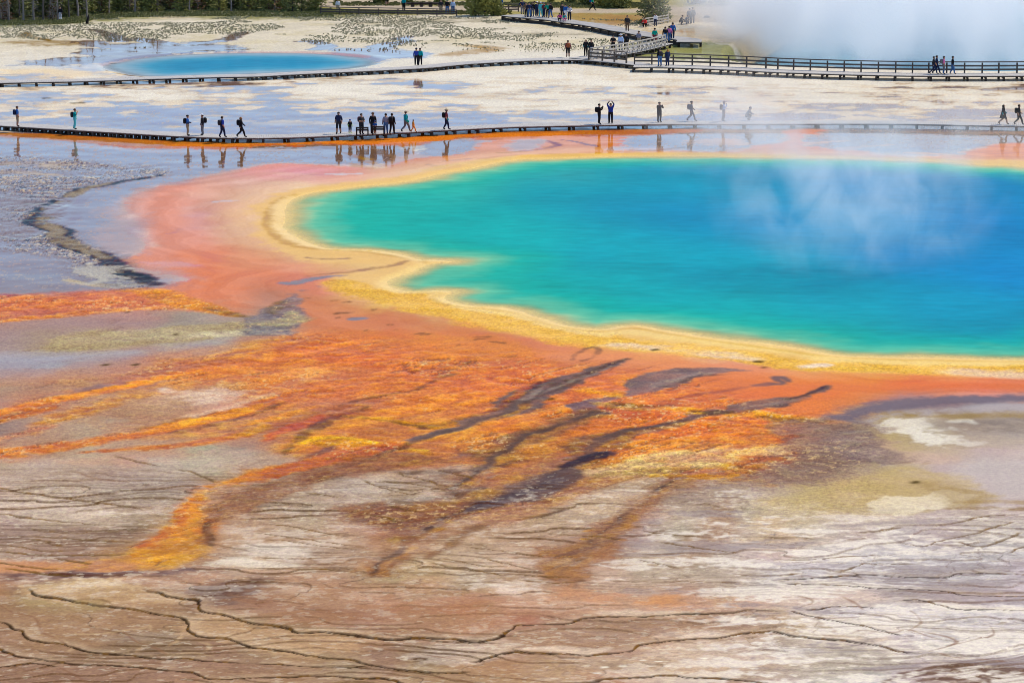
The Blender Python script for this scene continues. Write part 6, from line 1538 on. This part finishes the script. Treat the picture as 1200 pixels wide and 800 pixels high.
crowd = [(612, 17.0, 'navy', 'grey', 'person with an orange pack, leftmost of the crowd on the raised boardwalk', dict(pack='orange', sleeve='navy', calf='grey')),
         (616.5, 20.4, 'brown', 'black', 'person in brown top in front of the crowd at the short fence', dict(sleeve='brown', calf='black')),
         (620.2, 20.5, 'navy', 'jeans', 'person in navy top and jeans, third from left in the crowd', dict(sleeve='navy', calf='jeans')),
         (624, 19.6, 'black', 'grey', 'person in black beside the yellow top in the crowd', dict(sleeve='black', calf='grey')),
         (626.4, 18.8, 'yellow', 'grey', 'person in pale yellow top in the middle of the crowd', dict(sleeve='yellow', calf='grey')),
         (629.2, 19.6, 'navy', 'navy', 'person in dark blue with a light cap between yellow and turquoise tops', dict(hat=('cap', 'white'), sleeve='navy', calf='navy')),
         (633.8, 20.0, 'turquoise', 'turquoise', 'person dressed in turquoise with a white hat in the crowd', dict(hat=('cap', 'white'), sleeve='turquoise', calf='turquoise')),
         (637.6, 20.4, 'maroon', 'navy', 'person in maroon top right of the turquoise figure', dict(sleeve='maroon', calf='navy', hat=('cap', 'grey'))),
         (642, 20.8, 'green', 'black', 'person in black and green second from right in the crowd', dict(sleeve='black', calf='black', pack='black')),
         (645.2, 21.2, 'black', 'jeans', 'person in black top and blue jeans, rightmost of the crowd', dict(sleeve='black', calf='jeans'))]
for x, y, t, l, lab, kw in crowd:
    person(x, y, .6, rng.uniform(120, 240), rng.choice(['stand', 'hold', 'hips', 'stroll']), t, l, lab, UPG, **kw)
person(659, 21.6, .6, 180, 'stand', 'charcoal', 'black', 'person in charcoal standing behind the two crouching children', UPG, sleeve='charcoal', calf='black')
person(662.8, 22.6, .6, 150, 'stand', 'blue', 'white', 'person in blue top and white trousers behind the crouching children', UPG, sleeve='blue', calf='white')
person(667.4, 24.0, .6, -170, 'hold', 'lightgrey', 'charcoal', 'person in grey and black right of the crouching children', UPG, sleeve='white', calf='charcoal', pack='black')
person(656.2, 25.2, .6, 160, 'crouch', 'magenta', 'charcoal', 'crouching child in magenta at the edge of the raised boardwalk', UPG, sleeve='magenta', calf='charcoal', size=.85)
person(660.8, 25.4, .6, -160, 'crouch', 'teal', 'pink', 'crouching child in teal and pink at the edge of the raised boardwalk', UPG, sleeve='teal', calf='pink', size=.85)
# on the paths and behind the fence
person(586.8, 13.5, .0, 160, 'stand', 'blue', 'black', 'person in light blue right of the round conifers behind the short fence', UPG, sleeve='blue', calf='black', pack='black')
person(694.2, 12.8, .0, R_, 'walk', 'green', 'black', 'person with blue backpack and green top walking the grey path', UPG, pack='royal', calf='black')
person(516.8, 16.4, .0, 170, 'stand', 'charcoal', 'khaki', 'person in charcoal with a blue cap, left of three behind the long fence', UPG, hat=('cap', 'blue'), calf='khaki')
person(524.2, 17.0, .0, 170, 'stroll', 'black', 'jeans', 'person in black with a green cap, middle of three behind the long fence', UPG, hat=('cap', 'green'), calf='jeans')
person(530.8, 16.8, .0, -170, 'stand', 'paleblue', 'jeans', 'person in pale shirt, right of three behind the long fence', UPG, hair='ginger', sleeve='white', calf='jeans')
person(473.2, 13.6, .0, -30, 'stand', 'teal', 'black', 'person in teal with a red cap on the path left of the log benches', UPG, hat=('cap', 'red'), calf='black')
person(453.4, 6.4, .0, 0, 'stroll', 'red', 'black', 'person in bright red on the upper path near the small pines', UPG, sleeve='red')
person(396, 14.4, .0, 180, 'stand', 'white', 'tan', 'person in white by the left end of the long fence', UPG, sleeve='white', calf='tan', hat=('cap', 'blue'), size=.9)
person(71, 24.6, .0, 150, 'stand', 'black', 'lightgrey', 'person in black top and pale trousers at the edge of the left wood', UPG, sleeve='black', calf='white')
person(808, 28.2, .0, 0, 'stand', 'ghost', 'ghost', 'taller left figure of the pair in the steam beyond the big conifer', UPG, sleeve='ghost', calf='ghost', size=1.05)
person(811.6, 27.6, .0, 0, 'stand', 'ghost', 'ghost', 'right figure of the pair in the steam beyond the big conifer', UPG, sleeve='ghost', calf='ghost', size=1.08)
person(803.6, 28.8, .0, R_, 'crouch', 'ghost', 'ghost', 'crouching figure left of the pair in the steam', UPG, sleeve='ghost', calf='ghost')
person(797.6, 29.2, .0, R_, 'crouch', 'charcoal', 'black', 'crouching dark figure right of the pale slanting handrail', UPG, sleeve='charcoal', calf='black')
person(768.2, 31.0, .0, 150, 'stand', 'white', 'navy', 'person in white shirt under the big conifer beside the pale handrail', UPG, sleeve='white', calf='navy', size=.85)
person(756, 32.2, .0, 150, 'crouch', 'red', 'black', 'crouching person in red at the foot of the pale handrail', UPG, sleeve='red', calf='black')
print('people done')
# ------------------------------------------------------------------ trees
def foliage_mat(name, a, b):
    m, nt, p = new_mat(name)
    geo = nt.nodes.new('ShaderNodeNewGeometry'); oi = nt.nodes.new('ShaderNodeObjectInfo')
    n = noise_node(nt, geo.outputs['Position'], 1.1, 3, .6)
    f = math_node(nt, 'ADD', math_node(nt, 'MULTIPLY', math_node(nt, 'SUBTRACT', n, .5), 1.6), math_node(nt, 'MULTIPLY', oi.outputs['Random'], .8), clamp=True)
    mx = nt.nodes.new('ShaderNodeMix'); mx.data_type = 'RGBA'
    mx.inputs[6].default_value = (*a, 1); mx.inputs[7].default_value = (*b, 1)
    nt.links.new(f, mx.inputs[0]); nt.links.new(mx.outputs[2], p.inputs['Base Color'])
    p.inputs['Roughness'].default_value = .7; p.inputs['Specular IOR Level'].default_value = .2
    return m
F_DARK = foliage_mat('dark_conifer_needles', (.10, .125, .042), (.26, .26, .085))
F_OLIVE = foliage_mat('olive_conifer_needles', (.16, .18, .05), (.38, .35, .09))
F_RUST = foliage_mat('rusty_dying_needles', (.10, .06, .025), (.22, .10, .04))
BARK = simple_mat('grey_pine_bark', (.24, .21, .19), .9, .5, 2.0)
BARK_D = simple_mat('dark_pine_bark', (.10, .085, .072), .9, .5, 2.0)

def conifer_meshes(seed, h, r, low, n_br, clump, fol, bark, sparse=1.0):
    rg = random.Random(seed)
    tr = MB()
    lean = (rg.uniform(-.15, .15), rg.uniform(-.15, .15))
    pts = [(lean[0] * t * t, lean[1] * t * t, h * t) for t in (0, .25, .5, .75, 1)]
    tr.tube(pts, [.16 * h / 9, .13 * h / 9, .1 * h / 9, .06 * h / 9, .015], 8)
    cr = MB()
    for i in range(n_br):
        t = low + (1 - low) * (i + rg.random()) / n_br
        z = h * t
        L = r * (1 - t) ** .7 * rg.uniform(.65, 1.15) + .15
        a = rg.uniform(0, 2 * math.pi)
        cx, cy = lean[0] * t * t, lean[1] * t * t
        droop = rg.uniform(-.28, .12)
        tip = (cx + math.cos(a) * L, cy + math.sin(a) * L, z + droop * L)
        tr.tube([(cx, cy, z), tip], [.035, .008], 4)
        k = max(3, int(L * clump * sparse))
        for j in range(k):
            s = (j + rg.random()) / k
            if s < .12: continue
            q = Vector((cx + math.cos(a) * L * s, cy + math.sin(a) * L * s, z + droop * L * s)) + Vector((rg.gauss(0, .13), rg.gauss(0, .13), rg.gauss(.02, .10)))
            u = Vector((math.cos(a) + rg.gauss(0, .5), math.sin(a) + rg.gauss(0, .5), rg.gauss(.05, .4))).normalized()
            v = u.cross(Vector((rg.gauss(0, 1), rg.gauss(0, 1), rg.gauss(0, 1)))).normalized()
            su, sv = rg.uniform(.14, .28), rg.uniform(.06, .13)
            cr.quad(q - u * su - v * sv * .4, q + u * su * .2 - v * sv, q + u * su, q + u * su * .1 + v * sv)
    return tr.mesh('trunk', bark), cr.mesh('crown', fol)

def snag_meshes(seed, h, bark):
    rg = random.Random(seed)
    tr = MB(); cr = MB()
    pts = [(rg.uniform(-.04, .04) * i, rg.uniform(-.04, .04) * i, h * i / 5) for i in range(6)]
    tr.tube(pts, [.13, .115, .10, .085, .06, .03], 8)
    for i in range(34):
        t = rg.uniform(.06, .95); z = h * t
        a = rg.uniform(0, 6.28); L = rg.uniform(.25, 1.0)
        b = Vector((math.cos(a) * L, math.sin(a) * L, z + rg.uniform(-.3, .25)))
        cr.tube([(0, 0, z), tuple(b)], [.022, .006], 4)
        for j in range(3):
            s = rg.uniform(.4, 1); q = Vector((0, 0, z)).lerp(b, s)
            cr.tube([tuple(q), tuple(q + Vector((rg.gauss(0, .22), rg.gauss(0, .22), rg.gauss(0, .15))))], [.010, .004], 3)
    return tr.mesh('trunk', bark), cr.mesh('crown', bark)

def bush_meshes(seed, h, r, fol, bark, n=900):
    rg = random.Random(seed)
    tr = MB(); cr = MB()
    tr.tube([(0, 0, 0), (0, 0, h * .5), (.05, 0, h * .9)], [.12, .08, .02], 6)
    lobes = [(rg.uniform(-.5, .5) * r, rg.uniform(-.5, .5) * r, rg.uniform(.12, .8) * h, rg.uniform(.35, .6) * r) for _ in range(11)]
    for i in range(n):
        lx, ly, lz, lr = rg.choice(lobes)
        d = Vector((rg.gauss(0, 1), rg.gauss(0, 1), rg.gauss(0, 1))).normalized()
        q = Vector((lx, ly, lz)) + d * lr * rg.uniform(.55, 1.08)
        if q.z < .05: continue
        u = (d + Vector((rg.gauss(0, .6), rg.gauss(0, .6), rg.gauss(.3, .5)))).normalized()
        v = u.cross(Vector((rg.gauss(0, 1), rg.gauss(0, 1), rg.gauss(0, 1)))).normalized()
        su, sv = rg.uniform(.12, .24), rg.uniform(.05, .11)
        cr.quad(q - u * su, q + v * sv, q + u * su, q - v * sv)
    return tr.mesh('trunk', bark), cr.mesh('crown', fol)

KIND = {
    'dark': [conifer_meshes(1, 5.4, 1.7, .03, 90, 11, F_DARK, BARK_D), conifer_meshes(2, 4.8, 1.6, .05, 80, 11, F_DARK, BARK_D)],
    'olive': [conifer_meshes(3, 4.6, 1.7, .02, 85, 12, F_OLIVE, BARK_D), conifer_meshes(4, 4.0, 1.6, .02, 75, 13, F_OLIVE, BARK_D)],
    'rust': [conifer_meshes(5, 4.4, 1.2, .05, 55, 7, F_RUST, BARK, .7)],
    'snag': [snag_meshes(6, 5.5, BARK), snag_meshes(7, 5.0, BARK), snag_meshes(8, 6.0, BARK_D)],
    'round': [bush_meshes(9, 3.8, 1.5, F_OLIVE, BARK_D, 1500), bush_meshes(10, 3.4, 1.4, F_OLIVE, BARK_D, 1400)],
    'shrub': [bush_meshes(11, 1.7, 1.2, F_OLIVE, BARK_D, 700), bush_meshes(12, 1.3, 1.1, F_DARK, BARK_D, 600)],
    'big': [conifer_meshes(13, 7.0, 2.9, .10, 110, 14, F_DARK, BARK_D)],
}
tc = {}
WOOD = 'trees of the wood at the upper left'
def where(x):
    return 'in the corner of the wood at the far left' if x < 40 else 'in the wood just left of the charred stump' if x < 100 else 'in the wood right of the charred stump' if x < 180 else 'in the wood above the small turquoise pool' if x < 290 else 'at the right end of the upper left wood'

def tree(px, py, kind, label, group, s=1.0, name='pine_tree', cat='tree'):
    if px < -30: return
    if group == WOOD: label = label + ' ' + where(px)
    p = gp(px, py, 0.0)
    tc[kind] = tc.get(kind, -1) + 1
    tm, cm = KIND[kind][tc[kind] % len(KIND[kind])]
    root = empty(name, p - Vector((0, 0, .05)), rng.uniform(0, 6.28)); s *= rng.uniform(.88, 1.12)
    root.scale = (s, s, s)
    tag(root, label, cat, group)
    link(bpy.data.objects.new('trunk', tm), root); link(bpy.data.objects.new('crown', cm), root)
WOOD = 'trees of the wood at the upper left'
r3 = random.Random(21)
def edge_y(x): return float(np.interp(x, [0, 60, 95, 110, 150, 200, 260, 320, 370], [26.5, 25.5, 23.5, 19, 16, 14.5, 14.5, 15, 15.5]))
lab_d = 'dense dark green conifer'
lab_o = 'olive green young conifer'
lab_r = 'thin rusty brown conifer'
lab_s = 'bare grey dead pine trunk'
for x in range(-70, 100, 8): tree(x + r3.uniform(-3, 3), edge_y(x) - r3.uniform(4, 9), 'dark', lab_d, WOOD, .9)
for x in range(-74, 376, 13): tree(x + r3.uniform(-5, 5), edge_y(x) - r3.uniform(9, 18), 'dark', lab_d, WOOD, 1.0)
for x in range(-70, 112, 10): tree(x + r3.uniform(-3, 3), edge_y(x) - r3.uniform(0, 4), 'snag', lab_s, WOOD, r3.uniform(.85, 1.1))
for x in range(100, 372, 9):
    k_ = r3.random() < .72
    tree(x + r3.uniform(-4, 4), edge_y(x) - r3.uniform(0.5, 5), 'olive' if k_ else 'dark', lab_o if k_ else lab_d, WOOD, .8)
for x in (4, 9, 62, 118, 152, 186, 205, 232, 291, 322): tree(x, edge_y(x) - 1.5, 'rust', lab_r, WOOD, .85)
for x in (128, 158, 184, 222, 271): tree(x, edge_y(x) - .5, 'snag', lab_s, WOOD, .8)
RND = 'round conifers at the middle of the fence'
tree(557, 18.6, 'round', 'left of the three round olive conifers rising beside the fence', RND, 1.0)
tree(568, 18.9, 'round', 'middle of the three round olive conifers rising beside the fence', RND, 1.08)
tree(578, 18.6, 'round', 'right of the three round olive conifers rising beside the fence', RND, .95)
tree(587, 18.8, 'shrub', 'low green shrub touching the right side of the round conifers', RND, .7, 'shrub', 'shrub')
PTH = 'small pines along the grey path'
for x, y, s, lab in ((443, 4.4, 1.0, 'small pine on the strip between the two paths, left of the red figure'), (448, 4.0, .8, 'smaller pine touching the one left of the red figure'), (479, 4.6, .9, 'small pine behind the log benches'), (516, 4.8, .9, 'small pine right of the log benches'),
                     (606, 4.0, .8, 'pine shrub behind the crowd, left one'), (646, 3.5, .8, 'pine shrub behind the crowd, right one'), (668, 3.8, .9, 'pine shrub just right of the crowd at the top edge'), (702, 8.6, .9, 'pine shrub left of the walker with the blue backpack'), (688, 6.4, 1.1, 'bushy pine above the grey path at the walker with the blue backpack'),
                     (716, 9.4, 1.2, 'left bushy pine between the walker and the big conifer'), (730, 9.6, 1.2, 'right bushy pine between the walker and the big conifer'), (396, 3.0, .7, 'dark shrub by the left end of the path'), (820, 5.0, 1.2, 'grey-green pine half lost in steam at the top'), (848, 6.0, 1.3, 'pine at the edge of the steam column')):
    tree(x, y, 'shrub', lab, PTH, s, 'pine_shrub', 'shrub')
tree(764, 27.0, 'big', 'big dark conifer with open branches at the edge of the steam', 'conifers by the steam', .8)
tree(774, 25.0, 'olive', 'paler conifer growing against the right side of the big dark one', 'conifers by the steam', .95)
for x, y in ((1052, 8), (1064, 7), (1074, 8.5), (1186, 10), (1194, 11), (1204, 9), (905, 4), (940, 3)):
    tree(x, y - 26, 'dark', 'dark conifer showing through gaps in the steam behind the crater', 'trees behind the crater', 1.0)

# charred stump, boulder, log benches, small dark stakes
sm = MB(); sm.tube([(0, 0, -.05), (.05, 0, .35), (.16, .02, .75), (.22, .02, 1.05)], [.20, .15, .12, .07], 8)
for a in (0.3, 2.4, 4.1): sm.tube([(0, 0, .08), (math.cos(a) * .35, math.sin(a) * .35, -.04)], [.09, .03], 5)
st_ = sm.build('tree_stump', simple_mat('charred_wood', (.016, .014, .013), .9, .4), None, True); st_.location = gp(102, 28.2)
tag(st_, 'leaning charred stump alone on the pale flat below the wood', 'stump')
def rock(px, py, s, label, name='boulder'):
    bm = bmesh.new(); bmesh.ops.create_icosphere(bm, subdivisions=3, radius=1)
    rg = random.Random(int(px * 7 + py)); ph = [rg.uniform(0, 6) for _ in range(6)]
    for v in bm.verts:
        c = v.co.copy(); k = 1 + .16 * math.sin(3 * c.x + ph[0]) * math.cos(2.5 * c.y + ph[1]) + .12 * math.sin(5 * c.z + ph[2] + 2 * c.x) + .05 * math.sin(9 * c.y + ph[3])
        v.co = Vector((c.x * k * s, c.y * k * s * .8, max(c.z * k * s * .62, -.12 * s)))
    me = bpy.data.meshes.new(name); bm.to_mesh(me); bm.free(); me.materials.append(simple_mat('dark_rhyolite', (.07, .06, .06), .9, .6, 2.5))
    o = link(bpy.data.objects.new(name, me)); o.location = gp(px, py); tag(o, label, 'rock')
rock(828, 21.0, .42, 'dark boulder on grey ground at the edge of the steam')
def log_bench(x, label):
    root = empty('log_bench', gp(x, 8.2)); tag(root, label, 'bench', 'log benches along the grey path')
    mb = MB(); mb.tube([(-.75, 0, .42), (.75, 0, .42)], [.13, .13], 8); mb.build('seat', wood_dark, root)
    for dx in (-.5, .5):
        mb = MB(); mb.tube([(dx, 0, -.05), (dx, 0, .32)], [.15, .15], 8); mb.build('leg', wood_dark, root)
for x, lab in ((478, 'dark log bench, leftmost of four beside the grey path'), (489, 'dark log bench, second from left beside the grey path'), (499, 'dark log bench, third from left beside the grey path'), (510, 'dark log bench, rightmost of four beside the grey path')): log_bench(x, lab)

# sage and grass tufts over the far flat: too many to count
tmat = foliage_mat('sage_leaves', (.33, .32, .20), (.52, .48, .34))
rg = np.random.default_rng(5)
n = 30000
tx = rg.uniform(-70, 760, n); ty = 14 + rg.beta(1.15, 1.7, n) * 48
wx_, wy_ = G(tx, ty)
dn = fbm(wx_, wy_, 11, 3, 301) + .5 * fbm(wx_, wy_, 3, 2, 302)
bare = (np.abs(tx - 275) < 170) & (ty > 57 + 3 * np.abs(tx - 275) / 170)
lim = np.interp(ty, [14, 30, 44, 54, 62], [-.5, -.30, -.12, .25, .7])
keep = (dn > lim) & ~bare & ~((tx < 90) & (ty > 38) & (dn < .4)) & (ty > np.interp(tx, [0, 100, 200, 370, 760], [27, 21, 15.5, 17, 24]))
wx_, wy_ = wx_[keep], wy_[keep]
V = []; Fq = []
for x, y in zip(wx_, wy_):
    s = rg.uniform(.03, .10); hh = rg.uniform(.05, .16)
    for k in range(3):
        a = rg.uniform(0, 6.28); ca, sa = math.cos(a) * s, math.sin(a) * s
        b = len(V)
        V += [(x - ca * .4, y - sa * .4, -.01), (x + ca * .4, y + sa * .4, -.01), (x + ca * .9 + rg.normal(0, .05), y + sa * .9, hh), (x - ca * .7, y - sa * .7 + rg.normal(0, .05), hh * .8)]
        Fq.append((b, b + 1, b + 2, b + 3))
me = bpy.data.meshes.new('sage_tufts'); me.from_pydata(V, [], Fq); me.update(); me.materials.append(tmat)
tag(link(bpy.data.objects.new('sage_tufts', me)), 'low sage and grass tufts dotted over the pale far flat', 'grass', kind='stuff')
# meadow grass at the wood's edge and along the paths
V = []; Fq = []
gmat = foliage_mat('meadow_grass', (.17, .175, .055), (.33, .30, .12))
for _ in range(9000):
    x = rg.uniform(-70, 760)
    if x < 390: y = rg.uniform(edge_y(min(max(x, 0), 370)) - 4, edge_y(min(max(x, 0), 370)) + (4 if x < 120 else 5))
    else: y = rg.choice([rg.uniform(3.5, 7), rg.uniform(13.5, 17.5)]) if x < 600 else rg.uniform(4, 9.5)
    wx, wy = G(x, y); s = rg.uniform(.12, .3); hh = rg.uniform(.08, .22)
    for k in range(3):
        a = rg.uniform(0, 6.28); ca, sa = math.cos(a) * s, math.sin(a) * s
        b = len(V)
        V += [(wx - ca * .5, wy - sa * .5, -.01), (wx + ca * .5, wy + sa * .5, -.01), (wx + ca * .8, wy + sa * .8, hh), (wx - ca * .8, wy - sa * .8, hh)]
        Fq.append((b, b + 1, b + 2, b + 3))
me = bpy.data.meshes.new('meadow_grass'); me.from_pydata(V, [], Fq); me.update(); me.materials.append(gmat)
tag(link(bpy.data.objects.new('meadow_grass', me)), 'green grass fringe along the wood and the grey paths', 'grass', kind='stuff')

# ------------------------------------------------------------------ steam
def steam(name, label, centre, size, dens, scale, cut, seed, soft=1.0, aniso=0.0, colour=(.97, .98, 1.0), rise=0.0):
    bm = bmesh.new(); bmesh.ops.create_icosphere(bm, subdivisions=3, radius=1)
    me = bpy.data.meshes.new(name); bm.to_mesh(me); bm.free()
    m = bpy.data.materials.new(name); m.use_nodes = True
    nt = m.node_tree; nt.nodes.remove(nt.nodes['Principled BSDF'])
    L = nt.links
    tcn = nt.nodes.new('ShaderNodeTexCoord')
    ln = nt.nodes.new('ShaderNodeVectorMath'); ln.operation = 'LENGTH'; L.new(tcn.outputs['Object'], ln.inputs[0])
    fall = nt.nodes.new('ShaderNodeMapRange'); fall.interpolation_type = 'SMOOTHSTEP'
    fall.inputs['From Min'].default_value = 1.0; fall.inputs['From Max'].default_value = max(0.0, 1.0 - soft)
    L.new(ln.outputs['Value'], fall.inputs['Value'])
    geo = nt.nodes.new('ShaderNodeNewGeometry')
    mp = nt.nodes.new('ShaderNodeMapping'); mp.inputs['Location'].default_value = (seed * 13.1, seed * 7.7, seed * 3.3); mp.inputs['Scale'].default_value = (1, .6, .75)
    L.new(geo.outputs['Position'], mp.inputs['Vector'])
    nz = noise_node(nt, mp.outputs[0], 1.0 / scale, 5, .58, .6)
    thr = nt.nodes.new('ShaderNodeMapRange'); thr.interpolation_type = 'SMOOTHSTEP'
    thr.inputs['From Min'].default_value = cut; thr.inputs['From Max'].default_value = cut + .28
    L.new(nz, thr.inputs['Value'])
    d = math_node(nt, 'MULTIPLY', math_node(nt, 'MULTIPLY', fall.outputs[0], thr.outputs[0]), dens)
    v = nt.nodes.new('ShaderNodeVolumePrincipled')
    v.inputs['Color'].default_value = (*colour, 1); v.inputs['Anisotropy'].default_value = aniso
    L.new(d, v.inputs['Density']); L.new(v.outputs[0], nt.nodes['Material Output'].inputs['Volume'])
    me.materials.append(m)
    o = link(bpy.data.objects.new(name, me)); o.location = centre; o.scale = size
    tag(o, label, 'steam', kind='stuff')
    return o
c = gp(1060, 44); steam('steam_plume', 'thick white steam rising from the crater at the upper right', (c.x + 5, c.y + 4, 4.5), (36, 40, 10.5), .34, 6.0, .40, 1, .7, .35)
c = gp(905, 46); steam('steam_plume', 'soft edge of the crater steam drifting over its left bank', (c.x + 3, c.y + 6, 3.5), (13, 22, 7.5), .16, 6.0, .32, 5, .9, .35)
c = gp(1000, 312); steam('steam_wisp', 'thin pale steam wisp drifting over the blue of the spring', (c.x, c.y - 2, 4.8), (11, 9, 6.2), .15, 2.6, .40, 2, .95, .3)
c = gp(868, 182); steam('steam_wisp', 'faint steam veil over the far shore hiding three walkers', (c.x + .5, c.y + 2, 2.4), (10, 11, 5.0), .11, 4.0, .34, 3, .95, .3)
c = gp(1010, 200); steam('steam_wisp', 'low steam veil along the far edge of the spring', (c.x + 1, c.y, 1.8), (23, 13, 4.6), .075, 3.5, .36, 4, .95, .3)
